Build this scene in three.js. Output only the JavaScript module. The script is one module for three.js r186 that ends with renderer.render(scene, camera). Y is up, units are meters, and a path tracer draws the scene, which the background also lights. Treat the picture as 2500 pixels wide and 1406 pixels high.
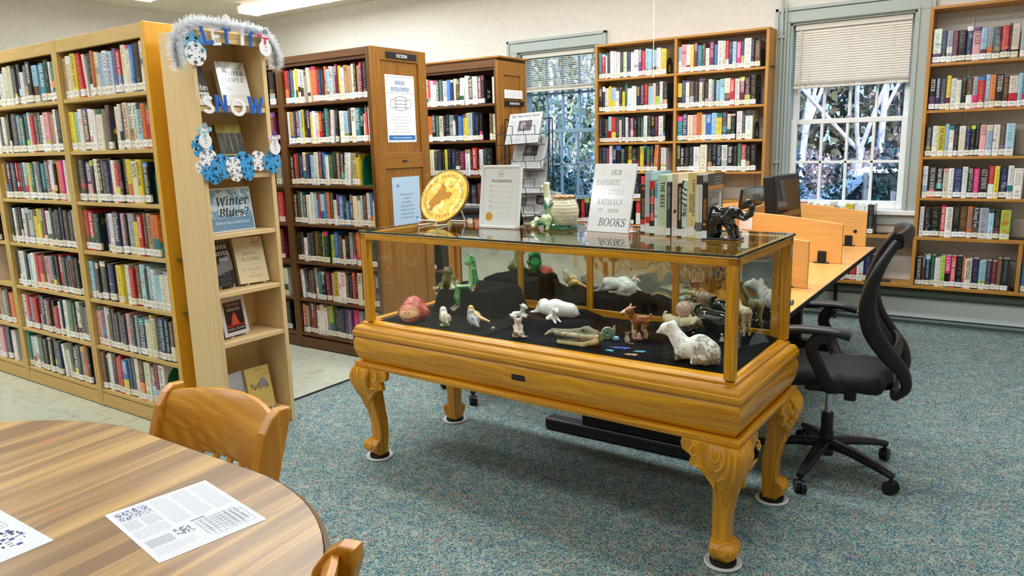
import * as THREE from 'three';
import { RoundedBoxGeometry } from 'three/addons/geometries/RoundedBoxGeometry.js';
import { mergeGeometries, toCreasedNormals } from 'three/addons/utils/BufferGeometryUtils.js';
import { RectAreaLightUniformsLib } from 'three/addons/lights/RectAreaLightUniformsLib.js';

// ---------------------------------------------------------------- camera, sky, sun, lamps, exposure
const scene = new THREE.Scene();
const camera = new THREE.PerspectiveCamera(42.457, 2500 / 1406, 0.05, 200);
camera.rotation.set(-0.1902, 0.5999, -0.0258, 'YXZ');
camera.position.set(0, 1.5, 0);
const renderer = new THREE.WebGLRenderer({ antialias: true });
renderer.toneMapping = THREE.LinearToneMapping;
renderer.toneMappingExposure = 1.32;
renderer.shadowMap.enabled = true;
RectAreaLightUniformsLib.init();
scene.background = new THREE.Color(0.27, 0.53, 1.0);
scene.backgroundIntensity = 2.0;
const sun = new THREE.DirectionalLight(0xfff0e4, 3);
sun.name = 'sun';
sun.position.set(9, 16, 14);
sun.target.position.set(-2, 0, -14);
scene.add(sun, sun.target);
Object.assign(sun.shadow.camera, { left: -25, right: 25, top: 25, bottom: -25, near: 1, far: 70 });
const LAMP = { colour: new THREE.Color(0.87, 0.94, 1.0), power: 12.5, y: 3.075 };
// rows of eight-foot fluorescent wrap fixtures hung along x: [centre x, z, output factor]; unseen row behind the viewer strengthened to brighten front faces
const LAMPS = [[-6.48, -5.9, 0.8], [-4.0, -5.9, 0.22], [-1.5, -5.9, 0.2], [-6.6, -4.62, 1.5], [-4.0, -4.62, 1.4], [-1.5, -4.62, 1.3],
  [-4.0, -3.0, 1.5], [-1.0, -3.0, 1.5], [-6.4, -1.4, 1.6], [-3.2, -1.2, 0.5], [-0.6, -0.9, 0.22], [-5.6, 0.9, 1.3], [-2.2, 0.9, 0.6]];

// ---------------------------------------------------------------- small tools
const { PI, sin, cos, abs, min, max, sqrt, floor, hypot, atan2, round } = Math;
const V = (x, y, z) => new THREE.Vector3(x, y, z);
const clamp = (x, a = 0, b = 1) => min(b, max(a, x));
const mix = (a, b, t) => a + (b - a) * t;
const sstep = (a, b, x) => { const t = clamp((x - a) / (b - a)); return t * t * (3 - 2 * t); };
function rng(seed) { let a = seed >>> 0; return () => { a = (a + 0x6d2b79f5) | 0; let t = Math.imul(a ^ (a >>> 15), 1 | a); t = (t + Math.imul(t ^ (t >>> 7), 61 | t)) ^ t; return ((t ^ (t >>> 14)) >>> 0) / 4294967296; }; }
const RND = rng(20231);
const hash = (x, y, s) => { let h = Math.imul(x, 374761393) + Math.imul(y, 668265263) + Math.imul(s, 2147483629) | 0; h = Math.imul(h ^ (h >>> 13), 1274126177); return ((h ^ (h >>> 16)) >>> 0) / 4294967296; };
function vnoise(x, y, px, py, s) {            // value noise, periodic over px by py cells
  const xi = floor(x), yi = floor(y), fx = x - xi, fy = y - yi, u = fx * fx * (3 - 2 * fx), v = fy * fy * (3 - 2 * fy);
  const m = (a, n) => ((a % n) + n) % n, x0 = m(xi, px), x1 = m(xi + 1, px), y0 = m(yi, py), y1 = m(yi + 1, py);
  return mix(mix(hash(x0, y0, s), hash(x1, y0, s), u), mix(hash(x0, y1, s), hash(x1, y1, s), u), v);
}
const used = new Map();
function numbered(name) { const n = used.get(name) ?? 0; used.set(name, n + 1); return n ? name + '_' + String(n).padStart(3, '0') : name; }
function tag(o, label, category, group) { Object.assign(o.userData, { label, category }); if (group) o.userData.group = group; return o; }
function thing(name, label, category, pos = [0, 0, 0], ry = 0, group) {
  const o = new THREE.Group(); o.name = numbered(name); o.position.set(...pos); o.rotation.y = ry; scene.add(o);
  return tag(o, label, category, group);
}
function part(name, geo, mat, parent) {
  const g = Array.isArray(geo) ? merge(geo) : geo;
  const m = new THREE.Mesh(g, mat); m.name = parent === scene ? numbered(name) : partName(name, parent); parent.add(m); return m;
}
function partName(name, parent) { const c = (parent.userData_count ??= {}); const n = c[name] ?? 0; c[name] = n + 1; return n ? name + '_' + String(n).padStart(3, '0') : name; }
function solo(name, geo, mat, label, category, pos, ry = 0, group) { const m = part(name, geo, mat, scene); if (pos) m.position.set(...pos); m.rotation.y = ry; return tag(m, label, category, group); }
function struct(name, geo, mat, parent = scene) { const m = part(name, geo, mat, parent); if (parent === scene) m.userData.kind = 'structure'; return m; }
function structGroup(name) { const g = new THREE.Group(); g.name = name; g.userData.kind = 'structure'; scene.add(g); return g; }
function merge(list) {
  const keep = ['position', 'normal', 'uv'].concat(list.every((g) => g.attributes.color) ? ['color'] : []);
  const a = list.map((g) => { const n = g.index ? g.toNonIndexed() : g; for (const k of Object.keys(n.attributes)) if (!keep.includes(k)) n.deleteAttribute(k); if (!n.attributes.uv) boxUV(n); return n; });
  return a.length === 1 ? a[0] : mergeGeometries(a, false);
}
// uv in metres by the way each face points; u runs along the axis `long` (0 x, 1 y, 2 z) so that grain follows the board
function boxUV(g, long, jitter = true) {
  const p = g.attributes.position, n = g.attributes.normal, uv = new Float32Array(p.count * 2);
  if (long === undefined) { g.computeBoundingBox(); const s = g.boundingBox.getSize(V(0, 0, 0)); long = s.x >= s.y && s.x >= s.z ? 0 : s.y >= s.z ? 1 : 2; }
  const ou = jitter ? RND() * 3 : 0, ov = jitter ? RND() * 3 : 0;
  for (let i = 0; i < p.count; i++) {
    const c = [p.getX(i), p.getY(i), p.getZ(i)], a = [abs(n.getX(i)), abs(n.getY(i)), abs(n.getZ(i))];
    const d = a[0] >= a[1] && a[0] >= a[2] ? 0 : a[1] >= a[2] ? 1 : 2, rest = [0, 1, 2].filter((k) => k !== d);
    let u = rest[0], v = rest[1]; if (rest.includes(long)) { u = long; v = rest.find((k) => k !== long); }
    uv[2 * i] = c[u] + ou; uv[2 * i + 1] = c[v] + ov + (d === 1 ? 0.13 : 0);
  }
  g.setAttribute('uv', new THREE.BufferAttribute(uv, 2)); return g;
}
// box with eased edges between two corners
function bx(x0, x1, y0, y1, z0, z1, r = 0.003, long) {
  const w = abs(x1 - x0), h = abs(y1 - y0), d = abs(z1 - z0), rr = min(r, 0.45 * min(w, h, d));
  const g = rr > 0 ? new RoundedBoxGeometry(w, h, d, 1, rr) : new THREE.BoxGeometry(w, h, d);
  g.translate((x0 + x1) / 2, (y0 + y1) / 2, (z0 + z1) / 2); return boxUV(g, long);
}
const cbox = (w, h, d, x, y, z, r, long) => bx(x - w / 2, x + w / 2, y - h / 2, y + h / 2, z - d / 2, z + d / 2, r, long);
function plain(w, h, d, x = 0, y = 0, z = 0) { const g = new THREE.BoxGeometry(w, h, d); g.translate(x, y, z); return g; }
function cyl(r0, r1, h, x, y, z, n = 20) { const g = new THREE.CylinderGeometry(r1, r0, h, n); g.translate(x, y + h / 2, z); return g; }
function ball(r, x, y, z, sx = 1, sy = 1, sz = 1, n = 16) { const g = new THREE.SphereGeometry(r, n, max(8, n * 0.7 | 0)); g.scale(sx, sy, sz); g.translate(x, y, z); return g; }
function lathe(pts, n = 32) { return new THREE.LatheGeometry(pts.map(([r, y]) => new THREE.Vector2(r, y)), n); }
function tube(pts, r, n = 24, k = 8, closed = false, tension = 0.5) { return new THREE.TubeGeometry(new THREE.CatmullRomCurve3(pts.map((p) => V(...p)), closed, 'catmullrom', tension), n, r, k, closed); }
function rod(a, b, r, k = 8) { return new THREE.TubeGeometry(new THREE.LineCurve3(V(...a), V(...b)), 1, r, k); }
function wire(pts, r, k = 6) { return merge(pts.slice(1).map((p, i) => rod(pts[i], p, r, k)).concat(pts.slice(1, -1).map((p) => ball(r, ...p, 1, 1, 1, 6)))); }
function ext(pts, depth, bevel = 0.002, holes = [], seg = 1) {
  const s = pts.isShape ? pts : new THREE.Shape(pts.map(([x, y]) => new THREE.Vector2(x, y)));
  for (const h of holes) s.holes.push(new THREE.Path(h.map(([x, y]) => new THREE.Vector2(x, y))));
  const g = new THREE.ExtrudeGeometry(s, { depth: max(1e-4, depth - 2 * bevel), bevelEnabled: bevel > 0, bevelSize: bevel, bevelThickness: bevel, bevelOffset: -bevel, bevelSegments: seg, curveSegments: 10 });
  g.translate(0, 0, bevel); return g;
}
// solid swept through rings; rings = arrays of equal length of [x,y,z]; flat faces between corners when sharp
function loft(rings, { caps = true, sharp = false, closed = true } = {}) {
  const n = rings[0].length, m = rings.length, pos = [], uv = [], idx = [], cols = closed ? n + 1 : n;
  const len = [0]; for (let i = 1; i < m; i++) len.push(len[i - 1] + hypot(...rings[i][0].map((c, k) => c - rings[i - 1][0][k])));
  for (let i = 0; i < m; i++) { let w = 0; for (let j = 0; j < cols; j++) { const p = rings[i][j % n]; if (j) { const q = rings[i][(j - 1) % n]; w += hypot(p[0] - q[0], p[1] - q[1], p[2] - q[2]); } pos.push(...p); uv.push(len[i], w); } }
  for (let i = 0; i < m - 1; i++) for (let j = 0; j < cols - 1; j++) { const a = i * cols + j, b = a + 1, c = a + cols, d = c + 1; idx.push(a, b, c, b, d, c); }
  if (caps && closed) for (const [i, flip] of [[0, true], [m - 1, false]]) {
    const base = pos.length / 3, c = [0, 1, 2].map((k) => rings[i].reduce((s, p) => s + p[k], 0) / n);
    pos.push(...c); uv.push(0, 0); for (const p of rings[i]) { pos.push(...p); uv.push(p[0], p[2]); }
    for (let j = 0; j < n; j++) { const a = base + 1 + j, b = base + 1 + (j + 1) % n; flip ? idx.push(base, b, a) : idx.push(base, a, b); }
  }
  let g = new THREE.BufferGeometry();
  g.setAttribute('position', new THREE.Float32BufferAttribute(pos, 3)); g.setAttribute('uv', new THREE.Float32BufferAttribute(uv, 2)); g.setIndex(idx);
  if (sharp) g = g.toNonIndexed();
  g.computeVertexNormals(); return g;
}
// sweep an ellipse / superellipse (half axes a sideways, b up) along a path
function sweep(path, sec, { n = 14, up = [0, 1, 0], pow = 2 } = {}) {
  const P = path.map((p) => V(...p)), U = V(...up), rings = [];
  P.forEach((p, i) => {
    const t = P[min(i + 1, P.length - 1)].clone().sub(P[max(i - 1, 0)]).normalize(), s = t.clone().cross(U).normalize(), w = s.clone().cross(t).normalize();
    const [a, b] = typeof sec === 'function' ? sec(i / (P.length - 1), i) : sec;
    rings.push(Array.from({ length: n }, (_, j) => { const q = j / n * 2 * PI, c = cos(q), d = sin(q), x = Math.sign(c) * abs(c) ** (2 / pow) * a, y = Math.sign(d) * abs(d) ** (2 / pow) * b; return p.clone().addScaledVector(s, x).addScaledVector(w, y).toArray(); }));
  });
  return loft(rings);
}
function smooth(pts, n, closed = false) { return new THREE.CatmullRomCurve3(pts.map((p) => V(...p)), closed).getPoints(n).map((p) => p.toArray()); }
// one continuous body from tapered bones [ax,ay,az,ra, bx,by,bz,rb], joined with a smooth minimum and meshed by surface nets
function blob(bones, { k = 0.01, res = 46, cut = -1e9, color, carve, warp } = {}) {
  const lo = [1e9, 1e9, 1e9], hi = [-1e9, -1e9, -1e9];
  for (const b of bones) for (const o of [0, 4]) for (let a = 0; a < 3; a++) { lo[a] = min(lo[a], b[o + a] - b[o + 3] - k); hi[a] = max(hi[a], b[o + a] + b[o + 3] + k); }
  const size = max(hi[0] - lo[0], hi[1] - lo[1], hi[2] - lo[2]), h = size / res;
  const N = [0, 1, 2].map((a) => Math.ceil((hi[a] - lo[a]) / h) + 3), O = lo.map((l) => l - h);
  const f = (x, y, z) => {
    if (warp) [x, y, z] = warp(x, y, z);
    let d = 1e9;
    for (const b of bones) {
      const ux = b[4] - b[0], uy = b[5] - b[1], uz = b[6] - b[2], px = x - b[0], py = y - b[1], pz = z - b[2], l = ux * ux + uy * uy + uz * uz;
      const t = l > 0 ? clamp((px * ux + py * uy + pz * uz) / l) : 0, e = hypot(px - ux * t, py - uy * t, pz - uz * t) - mix(b[3], b[7], t);
      const hh = max(k - abs(d - e), 0) / k; d = min(d, e) - (d < 1e8 ? hh * hh * k * 0.25 : 0);
    }
    if (carve) d = carve(d, x, y, z);
    return max(d, cut - y);
  };
  const F = new Float32Array(N[0] * N[1] * N[2]), id = (i, j, l) => i + N[0] * (j + N[1] * l);
  for (let l = 0; l < N[2]; l++) for (let j = 0; j < N[1]; j++) for (let i = 0; i < N[0]; i++) F[id(i, j, l)] = f(O[0] + i * h, O[1] + j * h, O[2] + l * h);
  const vert = new Int32Array(F.length).fill(-1), pos = [], idx = [];
  for (let l = 0; l < N[2] - 1; l++) for (let j = 0; j < N[1] - 1; j++) for (let i = 0; i < N[0] - 1; i++) {
    let s = [0, 0, 0], n = 0, m = 0;
    for (let c = 0; c < 8; c++) if (F[id(i + (c & 1), j + (c >> 1 & 1), l + (c >> 2))] < 0) m |= 1 << c;
    if (m === 0 || m === 255) continue;
    for (let a = 0; a < 3; a++) for (let c = 0; c < 8; c++) { if (c >> a & 1) continue; const e = c | 1 << a; if ((m >> c & 1) === (m >> e & 1)) continue;
      const q = (b) => F[id(i + (b & 1), j + (b >> 1 & 1), l + (b >> 2))], t = q(c) / (q(c) - q(e)), v = [c & 1, c >> 1 & 1, c >> 2]; v[a] = t; s = s.map((w, g) => w + v[g]); n++; }
    vert[id(i, j, l)] = pos.length / 3; pos.push(O[0] + (i + s[0] / n) * h, O[1] + (j + s[1] / n) * h, O[2] + (l + s[2] / n) * h);
  }
  for (let l = 1; l < N[2] - 1; l++) for (let j = 1; j < N[1] - 1; j++) for (let i = 1; i < N[0] - 1; i++) {
    const a = F[id(i, j, l)] < 0;
    for (const [di, dj, dl, q] of [[1, 0, 0, [[0, -1, -1], [0, 0, -1], [0, 0, 0], [0, -1, 0]]], [0, 1, 0, [[-1, 0, -1], [-1, 0, 0], [0, 0, 0], [0, 0, -1]]], [0, 0, 1, [[-1, -1, 0], [0, -1, 0], [0, 0, 0], [-1, 0, 0]]]]) {
      const b = F[id(i + di, j + dj, l + dl)] < 0; if (a === b) continue;
      const v = q.map(([x, y, z]) => vert[id(i + x, j + y, l + z)]); if (v.includes(-1)) continue;
      a ? idx.push(v[0], v[1], v[2], v[0], v[2], v[3]) : idx.push(v[0], v[2], v[1], v[0], v[3], v[2]);
    }
  }
  const g = new THREE.BufferGeometry(); g.setAttribute('position', new THREE.Float32BufferAttribute(pos, 3)); g.setIndex(idx); g.computeVertexNormals();
  const uv = new Float32Array(pos.length / 3 * 2); for (let i = 0; i < uv.length / 2; i++) { uv[2 * i] = pos[3 * i] + pos[3 * i + 2]; uv[2 * i + 1] = pos[3 * i + 1]; } g.setAttribute('uv', new THREE.BufferAttribute(uv, 2));
  if (color) { const c = new Float32Array(pos.length), C = new THREE.Color(); for (let i = 0; i < pos.length; i += 3) { C.set(color(pos[i], pos[i + 1], pos[i + 2])); c.set([C.r, C.g, C.b], i); } g.setAttribute('color', new THREE.BufferAttribute(c, 3)); }
  return g;
}
const mirrored = (bones) => bones.concat(bones.map((b) => [b[0], b[1], -b[2], b[3], b[4], b[5], -b[6], b[7]]));
function paintAll(g, hex) { const c = new THREE.Color(hex), n = g.attributes.position.count, a = new Float32Array(n * 3); for (let i = 0; i < n; i++) a.set([c.r, c.g, c.b], i * 3); g.setAttribute('color', new THREE.BufferAttribute(a, 3)); return g; }
const at = (g, x, y, z, rx = 0, ry = 0, rz = 0, s = 1) => g.applyMatrix4(new THREE.Matrix4().compose(V(x, y, z), new THREE.Quaternion().setFromEuler(new THREE.Euler(rx, ry, rz)), typeof s === 'number' ? V(s, s, s) : V(...s)));

// ---------------------------------------------------------------- procedural textures
function canvasTex(w, h, draw, srgb = true) { const c = document.createElement('canvas'); c.width = w; c.height = h; const x = c.getContext('2d'); draw(x, w, h); const t = new THREE.CanvasTexture(c); if (srgb) t.colorSpace = THREE.SRGBColorSpace; t.anisotropy = 8; return t; }
function dataTex(w, h, fn, srgb, rep) {
  const d = new Uint8Array(w * h * 4);
  for (let y = 0; y < h; y++) for (let x = 0; x < w; x++) { const c = fn(x / w, y / h, x, y), o = (y * w + x) * 4; d[o] = clamp(c[0], 0, 255); d[o + 1] = clamp(c[1], 0, 255); d[o + 2] = clamp(c[2], 0, 255); d[o + 3] = 255; }
  const t = new THREE.DataTexture(d, w, h); t.magFilter = THREE.LinearFilter; t.minFilter = THREE.LinearMipmapLinearFilter; t.generateMipmaps = true; t.wrapS = t.wrapT = THREE.RepeatWrapping; if (srgb) t.colorSpace = THREE.SRGBColorSpace; if (rep) t.repeat.set(...rep); t.needsUpdate = true; return t;
}
const rgb = (h) => [h >> 16 & 255, h >> 8 & 255, h & 255];
// wood: 1.2 m along the grain by 0.6 m across
function woodTex(seed, dark, light, { figure = 0.5, rings = 14, streak = 0.6, pores = 0.25, wave = 0.08, w = 1024, h = 512 } = {}) {
  const D = rgb(dark), L = rgb(light);
  return dataTex(w, h, (u, v) => {
    const bend = wave * (vnoise(u * 3, v * 2, 3, 2, seed) - 0.5 + 0.5 * (vnoise(u * 6, v * 5, 6, 5, seed + 1) - 0.5));
    const r = (v + bend) * rings, band = 0.5 + 0.5 * sin(2 * PI * (floor(rings) * v + bend * rings * 3));
    const s1 = vnoise(u * 4, (v + bend) * 60, 4, 60, seed + 2), s2 = vnoise(u * 10, v * 150, 10, 150, seed + 3), s3 = vnoise(u * 2, (v + bend * 2) * 12, 2, 12, seed + 4);
    let t = figure * (0.55 * s3 + 0.45 * band * s1) + streak * (0.6 * s1 + 0.4 * s2) * (1 - figure) + 0.2;
    const p = vnoise(u * 30, v * 220, 30, 220, seed + 5); if (p > 0.8) t -= pores * (p - 0.8) * 4;
    t = clamp(t * 1.25 - 0.12); return [0, 1, 2].map((k) => mix(D[k], L[k], t));
  }, true, [1 / 1.2, 1 / 0.6]);
}
function woodBump(seed) { return dataTex(512, 512, (u, v) => { const p = vnoise(u * 24, v * 200, 24, 200, seed), q = vnoise(u * 6, v * 80, 6, 80, seed + 1); const g = 255 * (1 - 0.6 * max(0, p - 0.7) * 3 - 0.15 * q); return [g, g, g]; }, false, [1 / 1.2, 1 / 0.6]); }
const WB = woodBump(77);
const std = (o) => new THREE.MeshStandardMaterial(o), phys = (o) => new THREE.MeshPhysicalMaterial(o);
function wood(seed, dark, light, o = {}, rough = 0.42, coat = 0.25) { return phys({ map: woodTex(seed, dark, light, o), bumpMap: WB, bumpScale: o.bump ?? 0.0004, roughness: rough, clearcoat: coat * 0.6, clearcoatRoughness: 0.25 }); }
const M = {
  caseOak: wood(1, 0xaa6603, 0xf4b222, { figure: 0.35, streak: 0.75, pores: 0.3, w: 1024, h: 512 }, 0.34, 0.4),
  chairOak: wood(2, 0xae680a, 0xf0ac30, { figure: 0.75, rings: 9, wave: 0.2, pores: 0.3 }, 0.36, 0.4),
  honey: wood(3, 0xe29c18, 0xfcc23a, { figure: 0.2, streak: 0.4, pores: 0.05, wave: 0.04, w: 512, h: 256 }, 0.4, 0.3),
  blond: wood(4, 0xb8944e, 0xdab870, { figure: 0.2, streak: 0.5, pores: 0.08, w: 512, h: 256 }, 0.5, 0.1),
  maple: wood(5, 0xdcb87e, 0xf2d8a4, { figure: 0.35, streak: 0.3, pores: 0.03, wave: 0.14 }, 0.45, 0.15),
  darkOak: wood(6, 0x46290c, 0x744818, { figure: 0.3, streak: 0.7, pores: 0.4, w: 512, h: 256 }, 0.45, 0.2),
  panelOak: wood(7, 0x74480a, 0xae761a, { figure: 0.35, streak: 0.65, pores: 0.35 }, 0.42, 0.25),
  pine: wood(8, 0xa46a22, 0xcc9644, { figure: 0.6, rings: 7, wave: 0.12, pores: 0.05 }, 0.5, 0.1),
  desk: wood(9, 0xdc9f54, 0xf2bc72, { figure: 0.25, streak: 0.5, pores: 0.02, wave: 0.03 }, 0.35, 0.1),
  black: std({ color: 0x0d0e10, roughness: 0.42 }),
  blackMatt: std({ color: 0x131417, roughness: 0.8 }),
  screen: phys({ color: 0x0a0d13, roughness: 0.12, clearcoat: 0.6 }),
  white: std({ color: 0xeeeeea, roughness: 0.55 }),
  whitePlastic: std({ color: 0xf2f2ef, roughness: 0.3 }),
  paper: std({ color: 0xf1f1ee, roughness: 0.85 }),
  pages: std({ color: 0xe6dcc2, roughness: 0.9 }),
  steel: std({ color: 0xc2c4c6, roughness: 0.25, metalness: 1 }),
  wireWhite: std({ color: 0xefeeea, roughness: 0.3 }),
  wireBlack: std({ color: 0x0c0c0d, roughness: 0.4 }),
  green: std({ color: 0x0d6a4c, roughness: 0.45 }),
  trim: std({ color: 0xa9b3ad, roughness: 0.5 }),
  heater: std({ color: 0x7e8a82, roughness: 0.45 }),
  heaterWhite: std({ color: 0xd6ddd9, roughness: 0.45 }),
  sashSkyTint: std({ color: 0x86a4b8, roughness: 0.5 }),  // bluish grey-green paint with the blue of skylight mixed into its colour
  blind: std({ color: 0xdcd5c6, roughness: 0.5 }),
  pane: phys({ color: 0xffffff, roughness: 0, transmission: 1, thickness: 0, ior: 1.45, specularIntensity: 1 }),
  paneGreen: phys({ color: 0xf2fbf6, roughness: 0, transmission: 1, thickness: 0, ior: 1.5 }),
  velvet: phys({ color: 0x050506, roughness: 0.95, sheen: 0.25, sheenColor: new THREE.Color(0x30343c), sheenRoughness: 0.5, specularIntensity: 0.3 }),
};
// ================================================================ the setting
const WZ = -6.69, CEIL = 3.2, XL = -8.85, XR = 1.9, ZR = 3.4;
const plaster = (seed, hex, amp) => { const C = rgb(hex); return dataTex(256, 256, (u, v) => { const n = (vnoise(u * 40, v * 40, 40, 40, seed) - 0.5) * amp + (vnoise(u * 6, v * 6, 6, 6, seed + 1) - 0.5) * amp * 0.6; return C.map((c) => c + n); }, true, [0.8, 0.8]); };
const plasterBump = dataTex(256, 256, (u, v) => { const n = 128 + 110 * (vnoise(u * 90, v * 90, 90, 90, 5) - 0.5); return [n, n, n]; }, false, [1.4, 1.4]);
const wallMat = std({ map: plaster(11, 0xd8d3c9, 6), bumpMap: plasterBump, bumpScale: 0.0006, roughness: 0.85 });
const ceilMat = std({ map: plaster(12, 0xc9bdab, 12), bumpMap: plasterBump, bumpScale: 0.003, roughness: 0.95 });
// loop-pile carpet: every loop its own yarn colour, clusters of teal, grey, rust and sand
const yarn = [0x5f9a9a, 0x7fb4b0, 0x93bfb8, 0xb9cfc4, 0x44767c, 0x4a5a66, 0x98a6a6, 0xb9beb0, 0xcfc2ac, 0xa98070, 0x6a8cae, 0x869a8a].map(rgb);
const carpetTex = dataTex(2048, 2048, (u, v, x, y) => {
  const row = floor(y / 7), jog = floor(hash(row, 3, 9) * 9), cx = floor((x + jog) / 9), cell = hash(cx % 227, row, 1), cl = vnoise(u * 44, v * 44, 44, 44, 21), cl2 = vnoise(u * 60, v * 60, 60, 60, 22);
  let i; const e = cell;
  if (cl > 0.74 && e < 0.34) i = e < 0.18 ? 9 : 8; else if (cl < 0.26 && e < 0.34) i = e < 0.18 ? 10 : 4; else i = floor(hash(cx % 227, row, 2) * 12);
  if (i === 9 && cl2 < 0.55) i = 3;
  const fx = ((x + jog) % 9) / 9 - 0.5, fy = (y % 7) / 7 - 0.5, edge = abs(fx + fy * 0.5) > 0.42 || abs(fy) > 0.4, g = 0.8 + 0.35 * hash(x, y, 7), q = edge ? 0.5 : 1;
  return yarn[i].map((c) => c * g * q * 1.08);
}, true, [0.78, 0.78]);
const carpetBump = dataTex(1024, 1024, (u, v, x, y) => { const row = floor(y / 3.5), jog = hash(row, 3, 9) * 4.5, fx = ((x + jog) % 4.5) / 4.5 - 0.5, fy = (y % 3.5) / 3.5 - 0.5; const h = 255 * (1 - 1.6 * (fx * fx + fy * fy)) * (0.7 + 0.3 * hash(floor((x + jog) / 4.5), row, 4)); return [h, h, h]; }, false, [0.78, 0.78]);
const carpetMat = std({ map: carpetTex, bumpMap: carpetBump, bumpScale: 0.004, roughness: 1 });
const vinylTex = dataTex(1024, 1024, (u, v, x, y) => {
  const tx = floor(u * 5), ty = floor(v * 5), fx = u * 5 - tx, fy = v * 5 - ty, joint = min(fx, fy, 1 - fx, 1 - fy) < 0.006, alt = (tx + ty) & 1;
  const a = alt ? u : v, b = alt ? v : u, s = vnoise(a * 20, b * 70, 20, 70, 31 + alt), s2 = vnoise(a * 60, b * 160, 60, 160, 33), n = (hash(tx, ty, 4) - 0.5) * 6 + (s > 0.7 ? -(s - 0.7) * 90 : 0) + (s2 > 0.82 ? -28 * (s2 - 0.82) * 5 : 0);
  return [208, 212, 192].map((c) => (joint ? c - 22 : c) + n);
}, true, [1 / 1.525, 1 / 1.525]);
const vinylMat = phys({ map: vinylTex, roughness: 0.28, clearcoat: 0.35, clearcoatRoughness: 0.2 });
const EDGE = -3.56;
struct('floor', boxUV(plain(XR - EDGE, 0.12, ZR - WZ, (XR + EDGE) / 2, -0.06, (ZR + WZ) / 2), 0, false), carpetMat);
struct('floor_vinyl', boxUV(plain(EDGE - XL, 0.12, ZR - WZ, (EDGE + XL) / 2, -0.066, (ZR + WZ) / 2), 0, false), vinylMat);
struct('trim_1', bx(EDGE - 0.02, EDGE + 0.008, -0.01, 0.004, WZ, ZR, 0.003), M.blackMatt);
const W1 = { x0: -4.425, x1: -3.512, y0: 0.905, y1: 2.437 }, W2 = { x0: -1.69, x1: -0.748, y0: 0.905, y1: 2.44 };
const rect = (w) => [[w.x0, w.y0], [w.x1, w.y0], [w.x1, w.y1], [w.x0, w.y1]];
const backShape = ext([[XL - 0.2, -0.4], [XR + 0.2, -0.4], [XR + 0.2, CEIL + 0.2], [XL - 0.2, CEIL + 0.2]], 0.17, 0, [rect(W1), rect(W2)]);
backShape.translate(0, 0, WZ - 0.17);
struct('wall_back', boxUV(backShape, 0, false), wallMat);
struct('wall_left', boxUV(plain(0.2, CEIL + 0.6, ZR - WZ, XL - 0.1, CEIL / 2 - 0.1, (ZR + WZ) / 2), 2, false), wallMat);
struct('wall_right', boxUV(plain(0.2, CEIL + 0.6, ZR - WZ, XR + 0.1, CEIL / 2 - 0.1, (ZR + WZ) / 2), 2, false), wallMat);
struct('wall_front', boxUV(plain(XR - XL + 0.4, CEIL + 0.6, 0.2, (XR + XL) / 2, CEIL / 2 - 0.1, ZR + 0.1), 0, false), wallMat);
struct('ceiling', boxUV(plain(XR - XL + 0.4, 0.2, ZR - WZ + 0.4, (XR + XL) / 2, CEIL + 0.1, (ZR + WZ) / 2), 0, false), ceilMat);

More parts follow.
